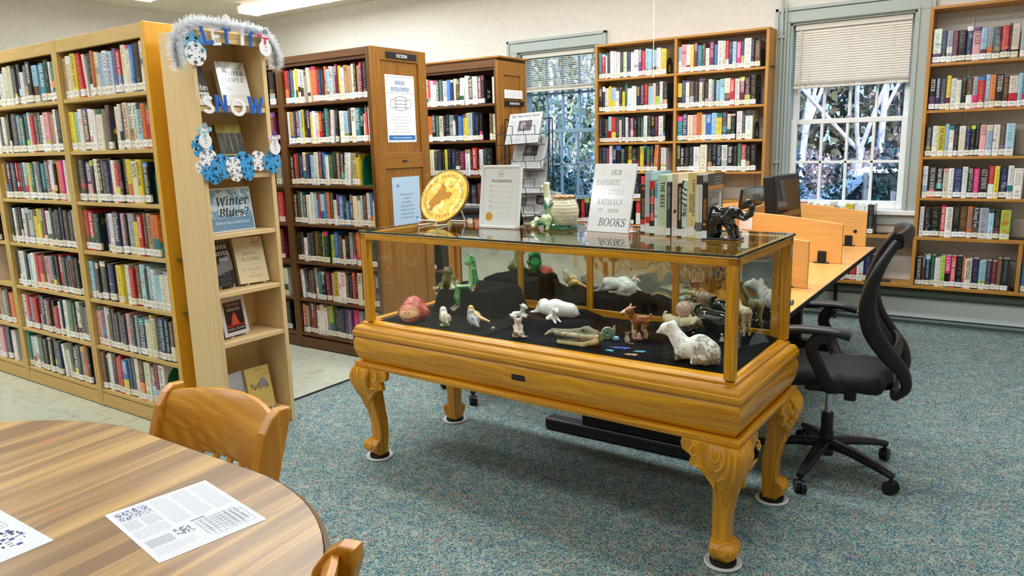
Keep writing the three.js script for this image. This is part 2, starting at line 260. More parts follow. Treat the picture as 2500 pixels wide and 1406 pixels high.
function windowUnit(n, w, sash, casing, glassZ) {
  const g = structGroup('window_' + n), { x0, x1, y0, y1 } = w, cw = 0.108, zf = WZ;
  for (const [a, b] of [[x0 - cw, x0 + 0.004], [x1 - 0.004, x1 + cw]]) { part('casing', bx(a, b, y0 - 0.03, y1 + cw, zf, zf + 0.022, 0.004), casing, g); }
  part('casing', bx(x0 - cw + 0.02, x1 + cw - 0.02, y1 - 0.004, y1 + cw - 0.02, zf + 0.001, zf + 0.026, 0.004), casing, g);
  part('back_band', [bx(x0 - cw - 0.012, x0 - cw + 0.016, y0 - 0.03, y1 + cw + 0.012, zf, zf + 0.036, 0.004), bx(x1 + cw - 0.016, x1 + cw + 0.012, y0 - 0.03, y1 + cw + 0.012, zf, zf + 0.036, 0.004), bx(x0 - cw - 0.012, x1 + cw + 0.012, y1 + cw - 0.016, y1 + cw + 0.012, zf, zf + 0.036, 0.004)], casing, g);
  part('inner_bead', [bx(x0 - 0.018, x0, y0, y1, zf, zf + 0.032, 0.004), bx(x1, x1 + 0.018, y0, y1, zf, zf + 0.032, 0.004), bx(x0 - 0.018, x1 + 0.018, y1, y1 + 0.018, zf, zf + 0.032, 0.004)], casing, g);
  part('sill', bx(x0 - cw - 0.02, x1 + cw + 0.02, y0 - 0.035, y0 + 0.002, zf - 0.165, zf + 0.05, 0.006), n === 2 ? M.white : casing, g);
  part('apron', bx(x0 - cw, x1 + cw, y0 - 0.115, y0 - 0.035, zf, zf + 0.02, 0.004), casing, g);
  part('jamb', [bx(x0 - 0.002, x0 + 0.02, y0, y1, zf - 0.168, zf - 0.001, 0.002), bx(x1 - 0.02, x1 + 0.002, y0, y1, zf - 0.168, zf - 0.001, 0.002), bx(x0, x1, y1 - 0.02, y1 + 0.002, zf - 0.168, zf - 0.001, 0.002)], casing, g);
  const sashUnit = (ya, yb, z, railB, railT) => {
    const s = new THREE.Group(); s.name = partName('sash', g); g.add(s); const st = 0.05, a = x0 + 0.02, b = x1 - 0.02, d = 0.034;
    part('frame', [bx(a, a + st, ya, yb, z - d / 2, z + d / 2, 0.004), bx(b - st, b, ya, yb, z - d / 2, z + d / 2, 0.004), bx(a + st, b - st, ya, ya + railB, z - d / 2, z + d / 2, 0.004), bx(a + st, b - st, yb - railT, yb, z - d / 2, z + d / 2, 0.004)], sash, s);
    const gx0 = a + st, gx1 = b - st, gy0 = ya + railB, gy1 = yb - railT, pw = (gx1 - gx0) / 4, ph = (gy1 - gy0) / 2, mw = 0.011;
    for (let i = 1; i < 4; i++) part('muntin', bx(gx0 + pw * i - mw, gx0 + pw * i + mw, gy0, gy1, z - d / 2 + 0.003, z + d / 2 - 0.003, 0.003), sash, s);
    part('muntin', bx(gx0, gx1, gy0 + ph - mw, gy0 + ph + mw, z - d / 2 + 0.003, z + d / 2 - 0.003, 0.003), sash, s);
    for (let i = 0; i < 4; i++) for (let j = 0; j < 2; j++) { const p = new THREE.PlaneGeometry(pw, ph); p.translate(gx0 + pw * (i + 0.5), gy0 + ph * (j + 0.5), z); part('pane', p, M.pane, s); }
  };
  const mid = 1.632;
  sashUnit(mid - 0.02, y1 - 0.012, glassZ - 0.02, 0.04, 0.05);
  sashUnit(y0 + 0.004, mid + 0.02, glassZ + 0.018, 0.065, 0.04);
  part('latch', [cbox(0.03, 0.012, 0.02, (x0 + x1) / 2, mid + 0.026, glassZ + 0.025, 0.003), cyl(0.006, 0.006, 0.014, (x0 + x1) / 2 + 0.008, mid + 0.028, glassZ + 0.025, 10)], M.steel, g);
}
windowUnit(1, W1, M.sashSkyTint, M.trim, WZ - 0.115);
windowUnit(2, W2, M.white, M.trim, WZ - 0.105);

function blind(label, w, yb, tilt, zz, n) {
  const t = thing('venetian_blind', label, 'blind'), a = w.x0 + 0.035, b = w.x1 - 0.035, top = w.y1 - 0.022;
  part('headrail', bx(a, b, top - 0.042, top, zz - 0.016, zz + 0.016, 0.006), M.blind, t);
  const y0 = top - 0.058, y1 = yb + 0.05;
  for (let i = 0; i < n; i++) { const y = mix(y0, y1, i / (n - 1)), g = ext([[-0.0125, 0], [-0.006, 0.0018], [0, 0.0024], [0.006, 0.0018], [0.0125, 0], [0.0125, 0.0008], [0.006, 0.0027], [0, 0.0033], [-0.006, 0.0027], [-0.0125, 0.0008]], b - a - 0.01, 0); at(g, a + 0.005, 0, 0, 0, PI / 2, 0); at(g, 0, 0, 0, tilt); at(g, 0, y, zz); part('slat', g, M.blind, t); }
  part('slat_stack', Array.from({ length: 7 }, (_, i) => bx(a + 0.004, b - 0.004, yb + 0.024 + i * 0.0036, yb + 0.0262 + i * 0.0036, zz - 0.0125, zz + 0.0125, 0.0008)), M.blind, t);
  part('bottom_rail', bx(a, b, yb, yb + 0.02, zz - 0.013, zz + 0.013, 0.005), M.blind, t);
  for (const f of [0.14, 0.5, 0.86]) part('cord', [rod([mix(a, b, f), top - 0.04, zz + 0.0145], [mix(a, b, f), yb + 0.02, zz + 0.0145], 0.0009, 5), cbox(0.014, 0.008, 0.004, mix(a, b, f), yb + 0.012, zz + 0.014, 0.001)], M.blind, t);
  part('wand', rod([a + 0.05, top - 0.03, zz + 0.024], [a + 0.05, yb - 0.28, zz + 0.026], 0.0045, 8), M.blind, t);
  return t;
}
blind('cream slatted blind with open slats on window behind newspaper rack', W1, 2.035, 0.32, WZ - 0.035, 16);
blind('cream slatted blind with closed slats half lowered on window beside computer desk', W2, 1.905, 1.12, WZ - 0.035, 22);
struct('trim_2', [rod([-1.748, 0.02, WZ + 0.045], [-1.748, 3.19, WZ + 0.045], 0.011, 10), rod([-1.716, 0.02, WZ + 0.05], [-1.716, 2.6, WZ + 0.05], 0.007, 8), cbox(0.05, 0.02, 0.04, -1.748, 2.33, WZ + 0.04, 0.004), cbox(0.05, 0.02, 0.04, -1.748, 1.3, WZ + 0.04, 0.004)], M.trim);
// baseboard heater along the window wall
{ const h = thing('baseboard_heater', 'long grey and white baseboard heater under the low wall shelf', 'heater'), a = -4.9, b = 1.6, z = WZ;
  const prof = [[0, 0.03], [0.085, 0.03], [0.085, 0.05], [0.06, 0.05], [0.06, 0.222], [0.078, 0.232], [0.092, 0.25], [0.09, 0.268], [0.07, 0.282], [0, 0.29]];
  const g = ext(prof, b - a, 0); at(g, a, 0, z, 0, PI / 2, 0); g.scale(1, 1, 1); at(g, 0, 0, 0);
  const p = g.attributes.position; for (let i = 0; i < p.count; i++) p.setZ(i, z - (p.getZ(i) - z)); g.computeVertexNormals();
  part('cover', g, M.heater, h); part('front_panel', bx(a, b, 0.06, 0.214, z + 0.06, z + 0.088, 0.004), M.heaterWhite, h); part('base_gap', bx(a, b, 0.0, 0.032, z, z + 0.06, 0.002), M.heater, h); }

// ---------------------------------------------------------------- ceiling lamps: each a fixture with a lens and its own area light
const lensMat = std({ color: 0xffffff, emissive: 0xfffaf0, emissiveIntensity: 1.6, roughness: 0.5 });
const LAMPNAME = ['over the far left corner', 'over the dark bookcases', 'over the far window bookcase', 'over the left bookcases, second row from windows', 'over the newspaper rack aisle', 'over the computer desk', 'over the display case', 'over the office chair', 'over the blond bookcases', 'over the decorated display tower', 'over the right reading corner', 'at the rear left, behind the viewer', 'over the round table'];
LAMPS.forEach(([x, z, share], i) => {
  const t = thing('ceiling_light', `white wrapped fluorescent ceiling fixture ${LAMPNAME[i]}`, 'ceiling light', [x, 0, z], 0, 'fluorescent ceiling fixtures');
  for (const s of [-1, 1]) {
    const prof = [[-0.15, 3.165], [-0.15, 3.12], [-0.135, 3.098], [-0.1, 3.088], [0.1, 3.088], [0.135, 3.098], [0.15, 3.12], [0.15, 3.165]];
    const g = ext(prof, 1.2, 0.004); at(g, s < 0 ? -1.212 : 0.012, 0, 0, 0, PI / 2, 0); part('lens', g, lensMat, t);
  }
  part('end_cap', [bx(-1.235, -1.205, 3.088, 3.17, -0.153, 0.153, 0.006), bx(1.205, 1.235, 3.088, 3.17, -0.153, 0.153, 0.006), bx(-0.012, 0.012, 3.09, 3.17, -0.153, 0.153, 0.003)], M.whitePlastic, t);
  part('housing', bx(-1.22, 1.22, 3.16, CEIL, -0.11, 0.11, 0.004), M.white, t);
  const l = new THREE.RectAreaLight(LAMP.colour, LAMP.power * share, 2.4, 0.28); l.name = 'lamp'; l.position.set(0, LAMP.y, 0); l.rotation.x = -PI / 2; t.add(l);
});

// ---------------------------------------------------------------- outdoors
const groundTex = dataTex(256, 256, (u, v, x, y) => { const n = vnoise(u * 12, v * 12, 12, 12, 41), q = hash(x, y, 3); return n > 0.5 ? [126 + q * 40, 112 + q * 34, 96 + q * 30] : [96 + q * 34, 104 + q * 36, 84 + q * 26]; }, true, [0.3, 0.3]);
struct('ground', boxUV(plain(70, 0.2, 46, -3, -0.55, WZ - 0.3 - 23), 0, false), std({ map: groundTex, roughness: 1 }));
const bark = std({ map: dataTex(128, 128, (u, v, x, y) => { const n = vnoise(u * 16, v * 5, 16, 5, 51) * 60 + hash(x, y, 2) * 25; return [184 + n, 176 + n, 174 + n]; }, true, [3, 3]), roughness: 0.95 });
const brush = std({ color: 0x8a6a64, roughness: 1 });
function tree(seed, x, z, h, spread, label, mat = bark, depth = 5) {
  const r = rng(seed), gs = [], t = thing('bare_tree', label, 'tree', [x, -0.45, z], 0, 'bare trees outside the windows');
  const grow = (p, d, len, rad, k) => {
    const q = p.clone().addScaledVector(d, len), m = p.clone().lerp(q, 0.5).add(V((r() - 0.5) * len * 0.16, (r() - 0.5) * len * 0.1, (r() - 0.5) * len * 0.16));
    gs.push(new THREE.TubeGeometry(new THREE.QuadraticBezierCurve3(p, m, q), 3, rad, k > 2 ? 6 : 4));
    if (k === 0) return; const n = k > 3 ? 3 : 2 + (r() < 0.5 ? 1 : 0);
    for (let i = 0; i < n; i++) grow(p.clone().lerp(q, i === 0 ? 1 : 0.55 + 0.45 * r()), d.clone().add(V((r() - 0.5) * spread, (r() - 0.35) * spread * 0.7, (r() - 0.5) * spread)).normalize(), len * (0.62 + 0.25 * r()), rad * 0.6, k - 1);
  };
  grow(V(0, 0, 0), V(0.1 * (r() - 0.5), 1, 0.1 * (r() - 0.5)).normalize(), h, 0.016 * h + 0.02, depth);
  const g = merge(gs); part('branches', g, mat, t);
}
const leafGeo = (() => { const s = new THREE.BufferGeometry(); s.setAttribute('position', new THREE.Float32BufferAttribute([0, 0, 0, 0.5, 0.28, 0.12, 0, 1, 0.05, -0.5, 0.28, 0.12, 0, 0.45, 0], 3)); s.setIndex([0, 1, 4, 1, 2, 4, 2, 3, 4, 3, 0, 4]); s.computeVertexNormals(); return s; })();
function shrub(seed, x, z, w, h, d, n, leaf, colours, label, group, y0 = -0.45, name = 'shrub') {
  const r = rng(seed), t = thing(name, label, 'shrub', [x, y0, z], 0, group), mat = std({ color: 0xffffff, roughness: 0.6 }), I = new THREE.InstancedMesh(leafGeo, mat, n), C = colours.map((c) => new THREE.Color(c)), m = new THREE.Matrix4();
  I.name = 'foliage'; I.userData.kind = 'stuff';
  const stems = []; for (let i = 0; i < 9; i++) { const a = r() * 6.28, q = 0.4 * r(); stems.push(tube([[0, 0, 0], [cos(a) * w * 0.2, h * 0.45, sin(a) * d * 0.2], [cos(a) * w * q, h * (0.75 + 0.25 * r()), sin(a) * d * q]], 0.008 + 0.01 * h, 5, 5)); }
  part('stem', stems, bark, t);
  for (let i = 0; i < n; i++) { const a = r() * 6.28, e = r() ** 0.5, y = h * (0.12 + 0.95 * r()), sh = sqrt(max(0.05, 1 - (2 * y / h - 0.9) ** 2 * 0.7)); m.compose(V(cos(a) * e * w / 2 * sh, y + 0.1 * h * sin(a * 5 + seed), sin(a) * e * d / 2 * sh), new THREE.Quaternion().setFromEuler(new THREE.Euler(r() * 6, r() * 6, r() * 6)), V(leaf, leaf * (0.8 + 0.6 * r()), leaf)); I.setMatrixAt(i, m); I.setColorAt(i, C[floor(r() * C.length)]); }
  t.add(I);
}
const holly = [0x2c5a52, 0x3a6f66, 0x1f4640, 0x52857c, 0x86a8a4];
shrub(301, -4.9, -8.3, 1.3, 1.55, 1.0, 2600, 0.05, holly, 'dark green leafy hedge shrub under the newspaper window, left', 'hedge shrubs outside');
shrub(302, -3.9, -8.4, 1.3, 1.6, 1.0, 2600, 0.05, holly, 'dark green leafy hedge shrub centred below the newspaper window', 'hedge shrubs outside');
shrub(303, -5.9, -8.8, 1.5, 1.6, 1.0, 2600, 0.05, holly, 'dark green leafy hedge shrub at left edge of newspaper window', 'hedge shrubs outside');
[[-2.15, 1.5], [-1.75, 1.58], [-1.35, 1.46], [-0.95, 1.62], [-0.6, 1.5]].forEach(([x, h], i) => shrub(310 + i, x * 1.08, -7.75, 0.6, h, 0.6, 1500, 0.042, holly, `dark green holly shrub, ${['first', 'second', 'third', 'fourth', 'fifth'][i]} from left outside the window by the desk`, 'hedge shrubs outside'));
shrub(330, -6.9, -11.2, 3.2, 4.6, 2.4, 5200, 0.085, [0x7f9a70, 0x9ab08a, 0x5f7a5a, 0xb4c4a4, 0xd6dcc8], 'tall loose evergreen seen through the upper newspaper window', null, -0.45, 'evergreen_tree');
[[-8.5, -15, 2.6], [-5.2, -12.5, 2.2], [-3.4, -14.5, 2.6], [-1.9, -11.2, 1.8], [-0.4, -14.5, 2.4], [-2.6, -18, 3], [-7.2, -13.5, 2.1], [-0.9, -19.5, 3.2], [-10.5, -18, 3.2], [-5.4, -19, 3.2]].forEach(([x, z, h], i) => tree(400 + i * 7, x, z, h, 1.35, ['pale bare tree far outside, left of the newspaper window', 'pale bare tree with tangled branches beyond the newspaper window', 'bare branching tree between the two windows outdoors', 'pale bare tree with arching branches beyond the desk window', 'bare tree right of the parked car outdoors', 'tall bare tree behind the cars outdoors', 'bare tree beside the evergreen outdoors', 'farthest bare tree seen through the desk window', 'farthest bare tree seen through the newspaper window', 'tall bare tree at the back of the woods outdoors'][i]));
[[-3.6, -15.5], [-2.2, -15.5], [-0.9, -15.2], [-6.6, -15.5], [-8.2, -16]].forEach(([x, z], i) => shrub(450 + i, x, z, 2.6, 1.5, 1.2, 3200, 0.07, [0xb89a98, 0xcaaeac, 0x9a8284, 0xdccac8], `reddish dry thicket beyond the lawn, ${['third', 'fourth', 'fifth', 'second', 'first'][i]} from left`, 'thickets outdoors', -0.45, 'thicket'));
for (let i = 0; i < 9; i++) shrub(470 + i, -16 + i * 2.6, -23 - (i % 2), 4.2, 6.5 + (i % 3), 2, 2600, 0.3, [0x6f6a5c, 0x7d8468, 0x8a7f70, 0x5f6b52], `distant wood edge tree, ${['first', 'second', 'third', 'fourth', 'fifth', 'sixth', 'seventh', 'eighth', 'ninth'][i]} from left`, 'distant trees', -0.45, 'woodland_tree');
function car(label, x, z, ry, paint) {
  const t = thing('car', label, 'car', [x, -0.45, z], ry), pm = phys({ color: paint, roughness: 0.3, clearcoat: 1 });
  part('body', at(ext([[-2.2, 0.3], [2.2, 0.3], [2.25, 0.6], [2.1, 0.88], [1.2, 1.0], [0.55, 1.5], [-1.2, 1.54], [-1.9, 1.0], [-2.2, 0.9]], 1.7, 0.06, [], 2), 0, 0, -0.85), pm, t);
  for (const s of [-1, 1]) part('side_window', at(ext([[-1.5, 1.04], [1.0, 1.04], [0.45, 1.42], [-1.1, 1.46]], 0.02, 0.004), 0, 0, s * 0.855 - 0.01), M.screen, t);
  for (const a of [-1.35, 1.35]) for (const s of [-1, 1]) { const w = new THREE.Group(); w.name = partName('wheel', t); t.add(w); const g = new THREE.CylinderGeometry(0.33, 0.33, 0.22, 22); g.rotateX(PI / 2); g.translate(a, 0.33, s * 0.78); part('tyre', g, M.blackMatt, w); const h = new THREE.CylinderGeometry(0.19, 0.19, 0.232, 16); h.rotateX(PI / 2); h.translate(a, 0.33, s * 0.78); part('hubcap', h, M.steel, w); }
  part('tail_light', [cbox(0.06, 0.16, 0.2, -2.2, 0.82, 0.65, 0.02), cbox(0.06, 0.16, 0.2, -2.2, 0.82, -0.65, 0.02)], std({ color: 0xb3123a, roughness: 0.3 }), t);
}
car('blue parked car seen low through the desk window', -4.3, -13.6, 0.12, 0x6fb0cc);
car('white parked car seen at right of the desk window', -0.75, -12.2, 0.2, 0xe9ecf2);
// ================================================================ bookcases
function bookcase(label, o) {
  const t = thing('bookcase', label, 'bookcase'), { x0, x1, z, d, H, ys, mat, th = 0.03, plinth = 0.1, rail = 0.07, sh = 0.021, back = 0.5, lip = 0 } = o, zb = z - d;
  for (const [a, b] of [[x0, x0 + th], [x1 - th, x1]]) part('side_panel', bx(a, b, 0, H, zb, z, 0.003, 1), mat, t);
  part('top_panel', bx(x0 + th, x1 - th, H - 0.025, H, zb, z - 0.002, 0.002, 0), mat, t);
  if (rail) part('top_rail', [bx(x0 + th, x1 - th, H - rail, H - 0.001, z - 0.022, z - 0.001, 0.003, 0), ...(lip ? [bx(x0 + th, x1 - th, H - rail - 0.022, H - rail + 0.002, z - 0.03, z - 0.012, 0.004, 0)] : [])], mat, t);
  if (back) part('back_panel', bx(x0 + th, x1 - th, 0.02, H - 0.026, z - d * back - 0.008, z - d * back + 0.008, 0, 1), o.backMat ?? mat, t);
  ys.forEach((y) => part('shelf', bx(x0 + th + 0.001, x1 - th - 0.001, y - sh, y, z - d + 0.012, z - 0.004, 0.002, 0), mat, t));
  if (plinth) part('plinth', bx(x0 + th, x1 - th, 0.0, plinth - sh, z - 0.03, z - 0.003, 0.003, 0), mat, t);
  return t;
}
const LY = [1.818, 1.53, 1.243, 0.957, 0.668, 0.381, 0.106], FY = [1.837, 1.547, 1.25, 0.962, 0.675, 0.386, 0.112], NY = [1.853, 1.548, 1.246, 0.952, 0.66, 0.37, 0.11];
const LZ = -2.158, FZ = -3.703, NZ = -5.25, CZ = -6.444;
const bayA = bookcase('blond bookcase bay next to the decorated display tower', { x0: -4.56, x1: -3.645, z: LZ, d: 0.545, H: 2.143, ys: LY, mat: M.blond });
part('end_panel', bx(-3.645, -3.628, 0, 2.147, LZ - 0.547, LZ + 0.006, 0.004, 1), M.honey, bayA);
bookcase('blond bookcase bay second from the decorated display tower', { x0: -5.522, x1: -4.56, z: LZ, d: 0.545, H: 2.143, ys: LY, mat: M.blond });
bookcase('blond bookcase bay cut off by the left picture edge', { x0: -6.5, x1: -5.522, z: LZ, d: 0.545, H: 2.143, ys: LY, mat: M.blond });
const CUT = rng(5);
// framed end panel: stiles, rails, recessed panels and wooden plugs
function endPanel(t, x, z0, z1, H, mat, rails, plugs = true) {
  const st = 0.085, e = 0.024;
  part('stile', bx(x - e, x, 0, H, z0 - st, z0, 0.004, 1), mat, t); part('stile', bx(x - e, x, 0, H, z1, z1 + st, 0.004, 1), mat, t);
  rails.forEach(([a, b], i) => { part('rail', bx(x - e, x - 0.001, a, b, z1 + st, z0 - st, 0.004, 2), mat, t); if (i) part('panel', bx(x - e, x - 0.013, rails[i - 1][1], a, z1 + st, z0 - st, 0, 1), mat, t); });
  if (plugs) for (const y of [H - 0.24, H - 0.87, H - 1.5]) for (const z of [z0 - st * 0.5, z1 + st * 0.5]) { const g = cyl(0.009, 0.009, 0.004, 0, 0, 0, 14); at(g, x - 0.002, y, z, 0, 0, -PI / 2); part('plug', g, M.pine, t); }
}
const bayF = bookcase('dark oak bookcase bay with the fiction end panel', { x0: -4.56, x1: -3.635, z: FZ, d: 0.548, H: 2.168, ys: FY, mat: M.darkOak, lip: 1, rail: 0.05, th: 0.032 });
endPanel(bayF, -3.61, FZ + 0.002, FZ - 0.55, 2.17, M.panelOak, [[0, 0.16], [1.36, 1.47], [2.085, 2.17]]);
part('label_holder', bx(-3.6105, -3.6075, 1.405, 1.416, -4.0, -3.955, 0.001), M.blackMatt, bayF);
bookcase('dark oak bookcase bay glimpsed behind the display tower', { x0: -5.5, x1: -4.56, z: FZ, d: 0.548, H: 2.168, ys: FY, mat: M.darkOak, lip: 1, rail: 0.05, th: 0.032 });
const bayN = bookcase('dark oak bookcase bay with the newspapers end panel', { x0: -4.6, x1: -3.69, z: NZ, d: 0.45, H: 2.217, ys: NY, mat: M.darkOak, lip: 1, rail: 0.07, th: 0.032 });
endPanel(bayN, -3.645, -5.2, -5.63, 2.19, M.panelOak, [[0, 0.16], [1.2, 1.28], [2.08, 2.19]], false);
part('cap', bx(-4.6, -3.66, 2.217, 2.235, -5.7, NZ + 0.01, 0.004, 0), M.panelOak, bayN);
// pine bookcases along the window wall, standing on the long low shelf
const low = thing('low_wall_shelf', 'long low pine shelf along the whole window wall', 'shelf');
for (const [y, h] of [[0.731, 0.026], [0.35, 0.026]]) part('board', bx(-4.9, 1.6, y - h, y, WZ + 0.003, CZ, 0.003, 0), M.pine, low);
for (const x of [-4.88, -3.99, -3.385, -2.6, -1.8, -0.63, 0.05, 0.74, 1.58]) part('upright', bx(x - 0.013, x + 0.013, 0.35, 0.705, WZ + 0.003, CZ - 0.003, 0.003, 1), M.pine, low);
part('support_post', [-4.6, -3.4, -1.2, 0.6].map((x) => bx(x - 0.012, x + 0.012, 0.0, 0.324, WZ + 0.1, WZ + 0.14, 0.002, 1)), M.blackMatt, low);
function wallCase(label, xs, H, ys, th) {
  const t = thing('bookcase', label, 'bookcase'), z0 = WZ + 0.004, x0 = xs[0], x1 = xs[xs.length - 1];
  xs.forEach((x) => part('upright', bx(x - th / 2, x + th / 2, 0.731, H, z0, CZ, 0.003, 1), M.pine, t));
  part('top_board', bx(x0 - th / 2, x1 + th / 2, H - 0.0005, H + 0.02, z0, CZ, 0.003, 0), M.pine, t);
  for (let i = 1; i < xs.length; i++) for (const y of ys) part('shelf', bx(xs[i - 1] + th / 2, xs[i] - th / 2, y - 0.021, y, z0, CZ - 0.003, 0.003, 0), M.pine, t);
  for (let i = 1; i < xs.length; i++) for (const f of [0.18, 0.82]) part('shelf_standard', bx(mix(xs[i - 1], xs[i], f) - 0.008, mix(xs[i - 1], xs[i], f) + 0.008, 0.75, H - 0.02, z0, z0 + 0.008, 0.001), M.blind, t);
}
const CY = [2.088, 1.785, 1.5, 1.228, 0.975], RY = [2.012, 1.676, 1.336, 1.028];
wallCase('tall pine bookcase of two columns between the two windows', [-3.385, -2.6, -1.805], 2.378, CY, 0.026);
wallCase('tall pine bookcase right of the desk window', [-0.631, 0.75], 2.392, RY, 0.026);

// ================================================================ books
const INK = { k: 0x1a191b, d: 0x43454a, n: 0x1e2c52, b: 0x2f6fb4, c: 0xa4cbdd, t: 0x2c7f8b, g: 0x2f6340, G: 0x1d3029, l: 0xaccb48, y: 0xe9d040, o: 0xe17c3c, r: 0xbf282d, m: 0x6c2236, p: 0xe7a5a6, P: 0xd9347f, v: 0x6c4b7c, w: 0xeceae3, i: 0xe4dabf, s: 0xa7a9ad, u: 0xb8966a, U: 0x5e3f2a };
const WORD = { k: 'black', d: 'charcoal', n: 'navy', b: 'blue', c: 'pale blue', t: 'teal', g: 'green', G: 'dark green', l: 'lime', y: 'yellow', o: 'orange', r: 'red', m: 'maroon', p: 'pink', P: 'magenta', v: 'purple', w: 'white', i: 'cream', s: 'grey', u: 'tan', U: 'brown' };
const ORD = 'first second third fourth fifth sixth seventh eighth ninth tenth eleventh twelfth thirteenth fourteenth fifteenth sixteenth seventeenth eighteenth nineteenth twentieth twenty-first twenty-second twenty-third twenty-fourth twenty-fifth twenty-sixth twenty-seventh twenty-eighth twenty-ninth thirtieth thirty-first'.split(' ');
const ROWS = [];
const row = (unit, k, y, x0, x1, z, toks, vis = 1) => ROWS.push({ unit, k, y, x0, x1, z: z - 0.012, toks: toks.trim().split(/\s+/), vis });
const UA = 'shelf of the blond bay beside display tower', UB = 'shelf of the second blond bay', UF = 'shelf of the fiction bookcase', UN = 'shelf of the newspapers bookcase', UCL = 'shelf, left column between windows', UCR = 'shelf, right column between windows', UR = 'shelf of bookcase right of windows';
// one letter per colour, a digit for thickness, > or < leaning, s short, #n a printed cover, _ a gap, :TITLE on the spine
[' u i y4:STEPHEN_WHITE r3< w2< _2 k3 o2 i3:ELIN_HILDERBRAND c3 w3:SUSAN_WIGGS c5:SUSAN_WIGGS v3 rb3:SUSAN_WIGGS i3 w3 b3 k4 i2 w2',
  'y4 c3:THE_STRANGER_BESIDE_ME w U4:HILARY_MANTEL w3 w i4#0 _4 d3:THIS_IS_HAPPINESS#1 _5 i3 w2 k2 i3:LYNNE_WILSON w3:The_Queens w3:PINK_CARNATION c3:WINSPEAR o3 r3:LADIES k2',
  'k d3 v4:WILSON k2 i3 k3:A_N_WILSON U2 n3 k2 w2 r3 k2 k3:THE_CENTER_OF_THINGS yo3 i4:WINN y3:WINSLOW k3:DON_WINSLOW _3 E1 _6',
  'r3 r3:THE_POWER G4#2 _6 v2 w3 n4:Cloudstreet p2 k2 s4 ys3 r3:HAYDUKE U2 u3:TOM_WOLFE ot5#3 _4 E1',
  'c3 d3 k2 d4#9 _2 n4 _2 y4#4 _3 w3 r3 U3 c3 k2 c2 w2 cs3 i2 i3 y2 E2',
  'p4 v3 i2 U2 k2 U2 n3 U2 n3 p3 d3 _1 s2 n4:A_LITTLE_LIFE i3 y2:DIRTY i3:SCIENCE_FICTION k3 n3:THE_FAMILY_GUN k3:MALADY_ON_FIRE U3 k3',
  'U3 g2 w2 k3 r2 r2 by4:SWEET n2 d2 i3 Uo3 i4 m3:SOUVENIR m2 w3:Brother_Sister E3 _13'].forEach((s, i) => row(UA, i, LY[i], -4.523, -3.67, LZ, s));
['k2 r3 d3 w4:BEFORE_SUNSET i3 i3 _1 k2 d2 _1 k2 ws3 d3 k3:WINTON c5 t4:SEA_GLASS k3 w2 g4',
  'w4 d2 w3 U3 k2 k2 d4 t3:BROTHERS g3:Beautiful_Ruins n3 w2 r3 k3:SEVENTH_TITAN k3:THE_DELTA_STAR w3 p4 u4 w2 k4 _2',
  'y3 m2 k3:ISABEL v3:ISABEL_DALTON n3 r2:ISABEL m3 k3 c3 y4 g3:LAZARUS s3:HUNT d3 t3 k4:RAISING_CAIN m2 w3 k2 o3 P3 w2 k3',
  'k3 k2 w2 k3 U2:WICKED k2 w k3 s5:PETE ys y3:Tupelo g3:HOPE m3 w4 k3 n3 k4 n2 k4 U3 k2 s3',
  'k2 d2 w4 k2 c3 w3 r2 ro4 k2 p3:PRESTON s3 k3 k2 r3:KEEPER d3 d2 m2 k2 k3 k3',
  'w4 r3 s2 r4 _1 k2 n3:VILLAIN m3:SILAS_MARNER U3 k3 rs4 w2 n2 k2 w3 g4 k3 w3 k3 d4 E2',
  't2 u2 c2 w3 g4 k2 k3 i3:SCALES k2 d3 n5 w2< ws2< k3 k3:CARIB_WAVE d3 s3 o3:COFFEE k2 _5'].forEach((s, i) => row(UB, i, LY[i], -5.485, -4.6 + (i === 0 ? 0.005 : 0), LZ, s));
['k w k', 'd i p', 'r3 w k i s p4', 'p5 i3 _3 k4', 'p5 i4 _3 E2', 's2 c3 i2 d3 u3 s3 U2 o4 _1', 'k2 i3 w2 p3 n3 w5 k2'].forEach((s, i) => row('shelf of the left edge bay', i, LY[i], i < 3 ? -5.72 : -6.1, -5.56, LZ, s, 0.6));
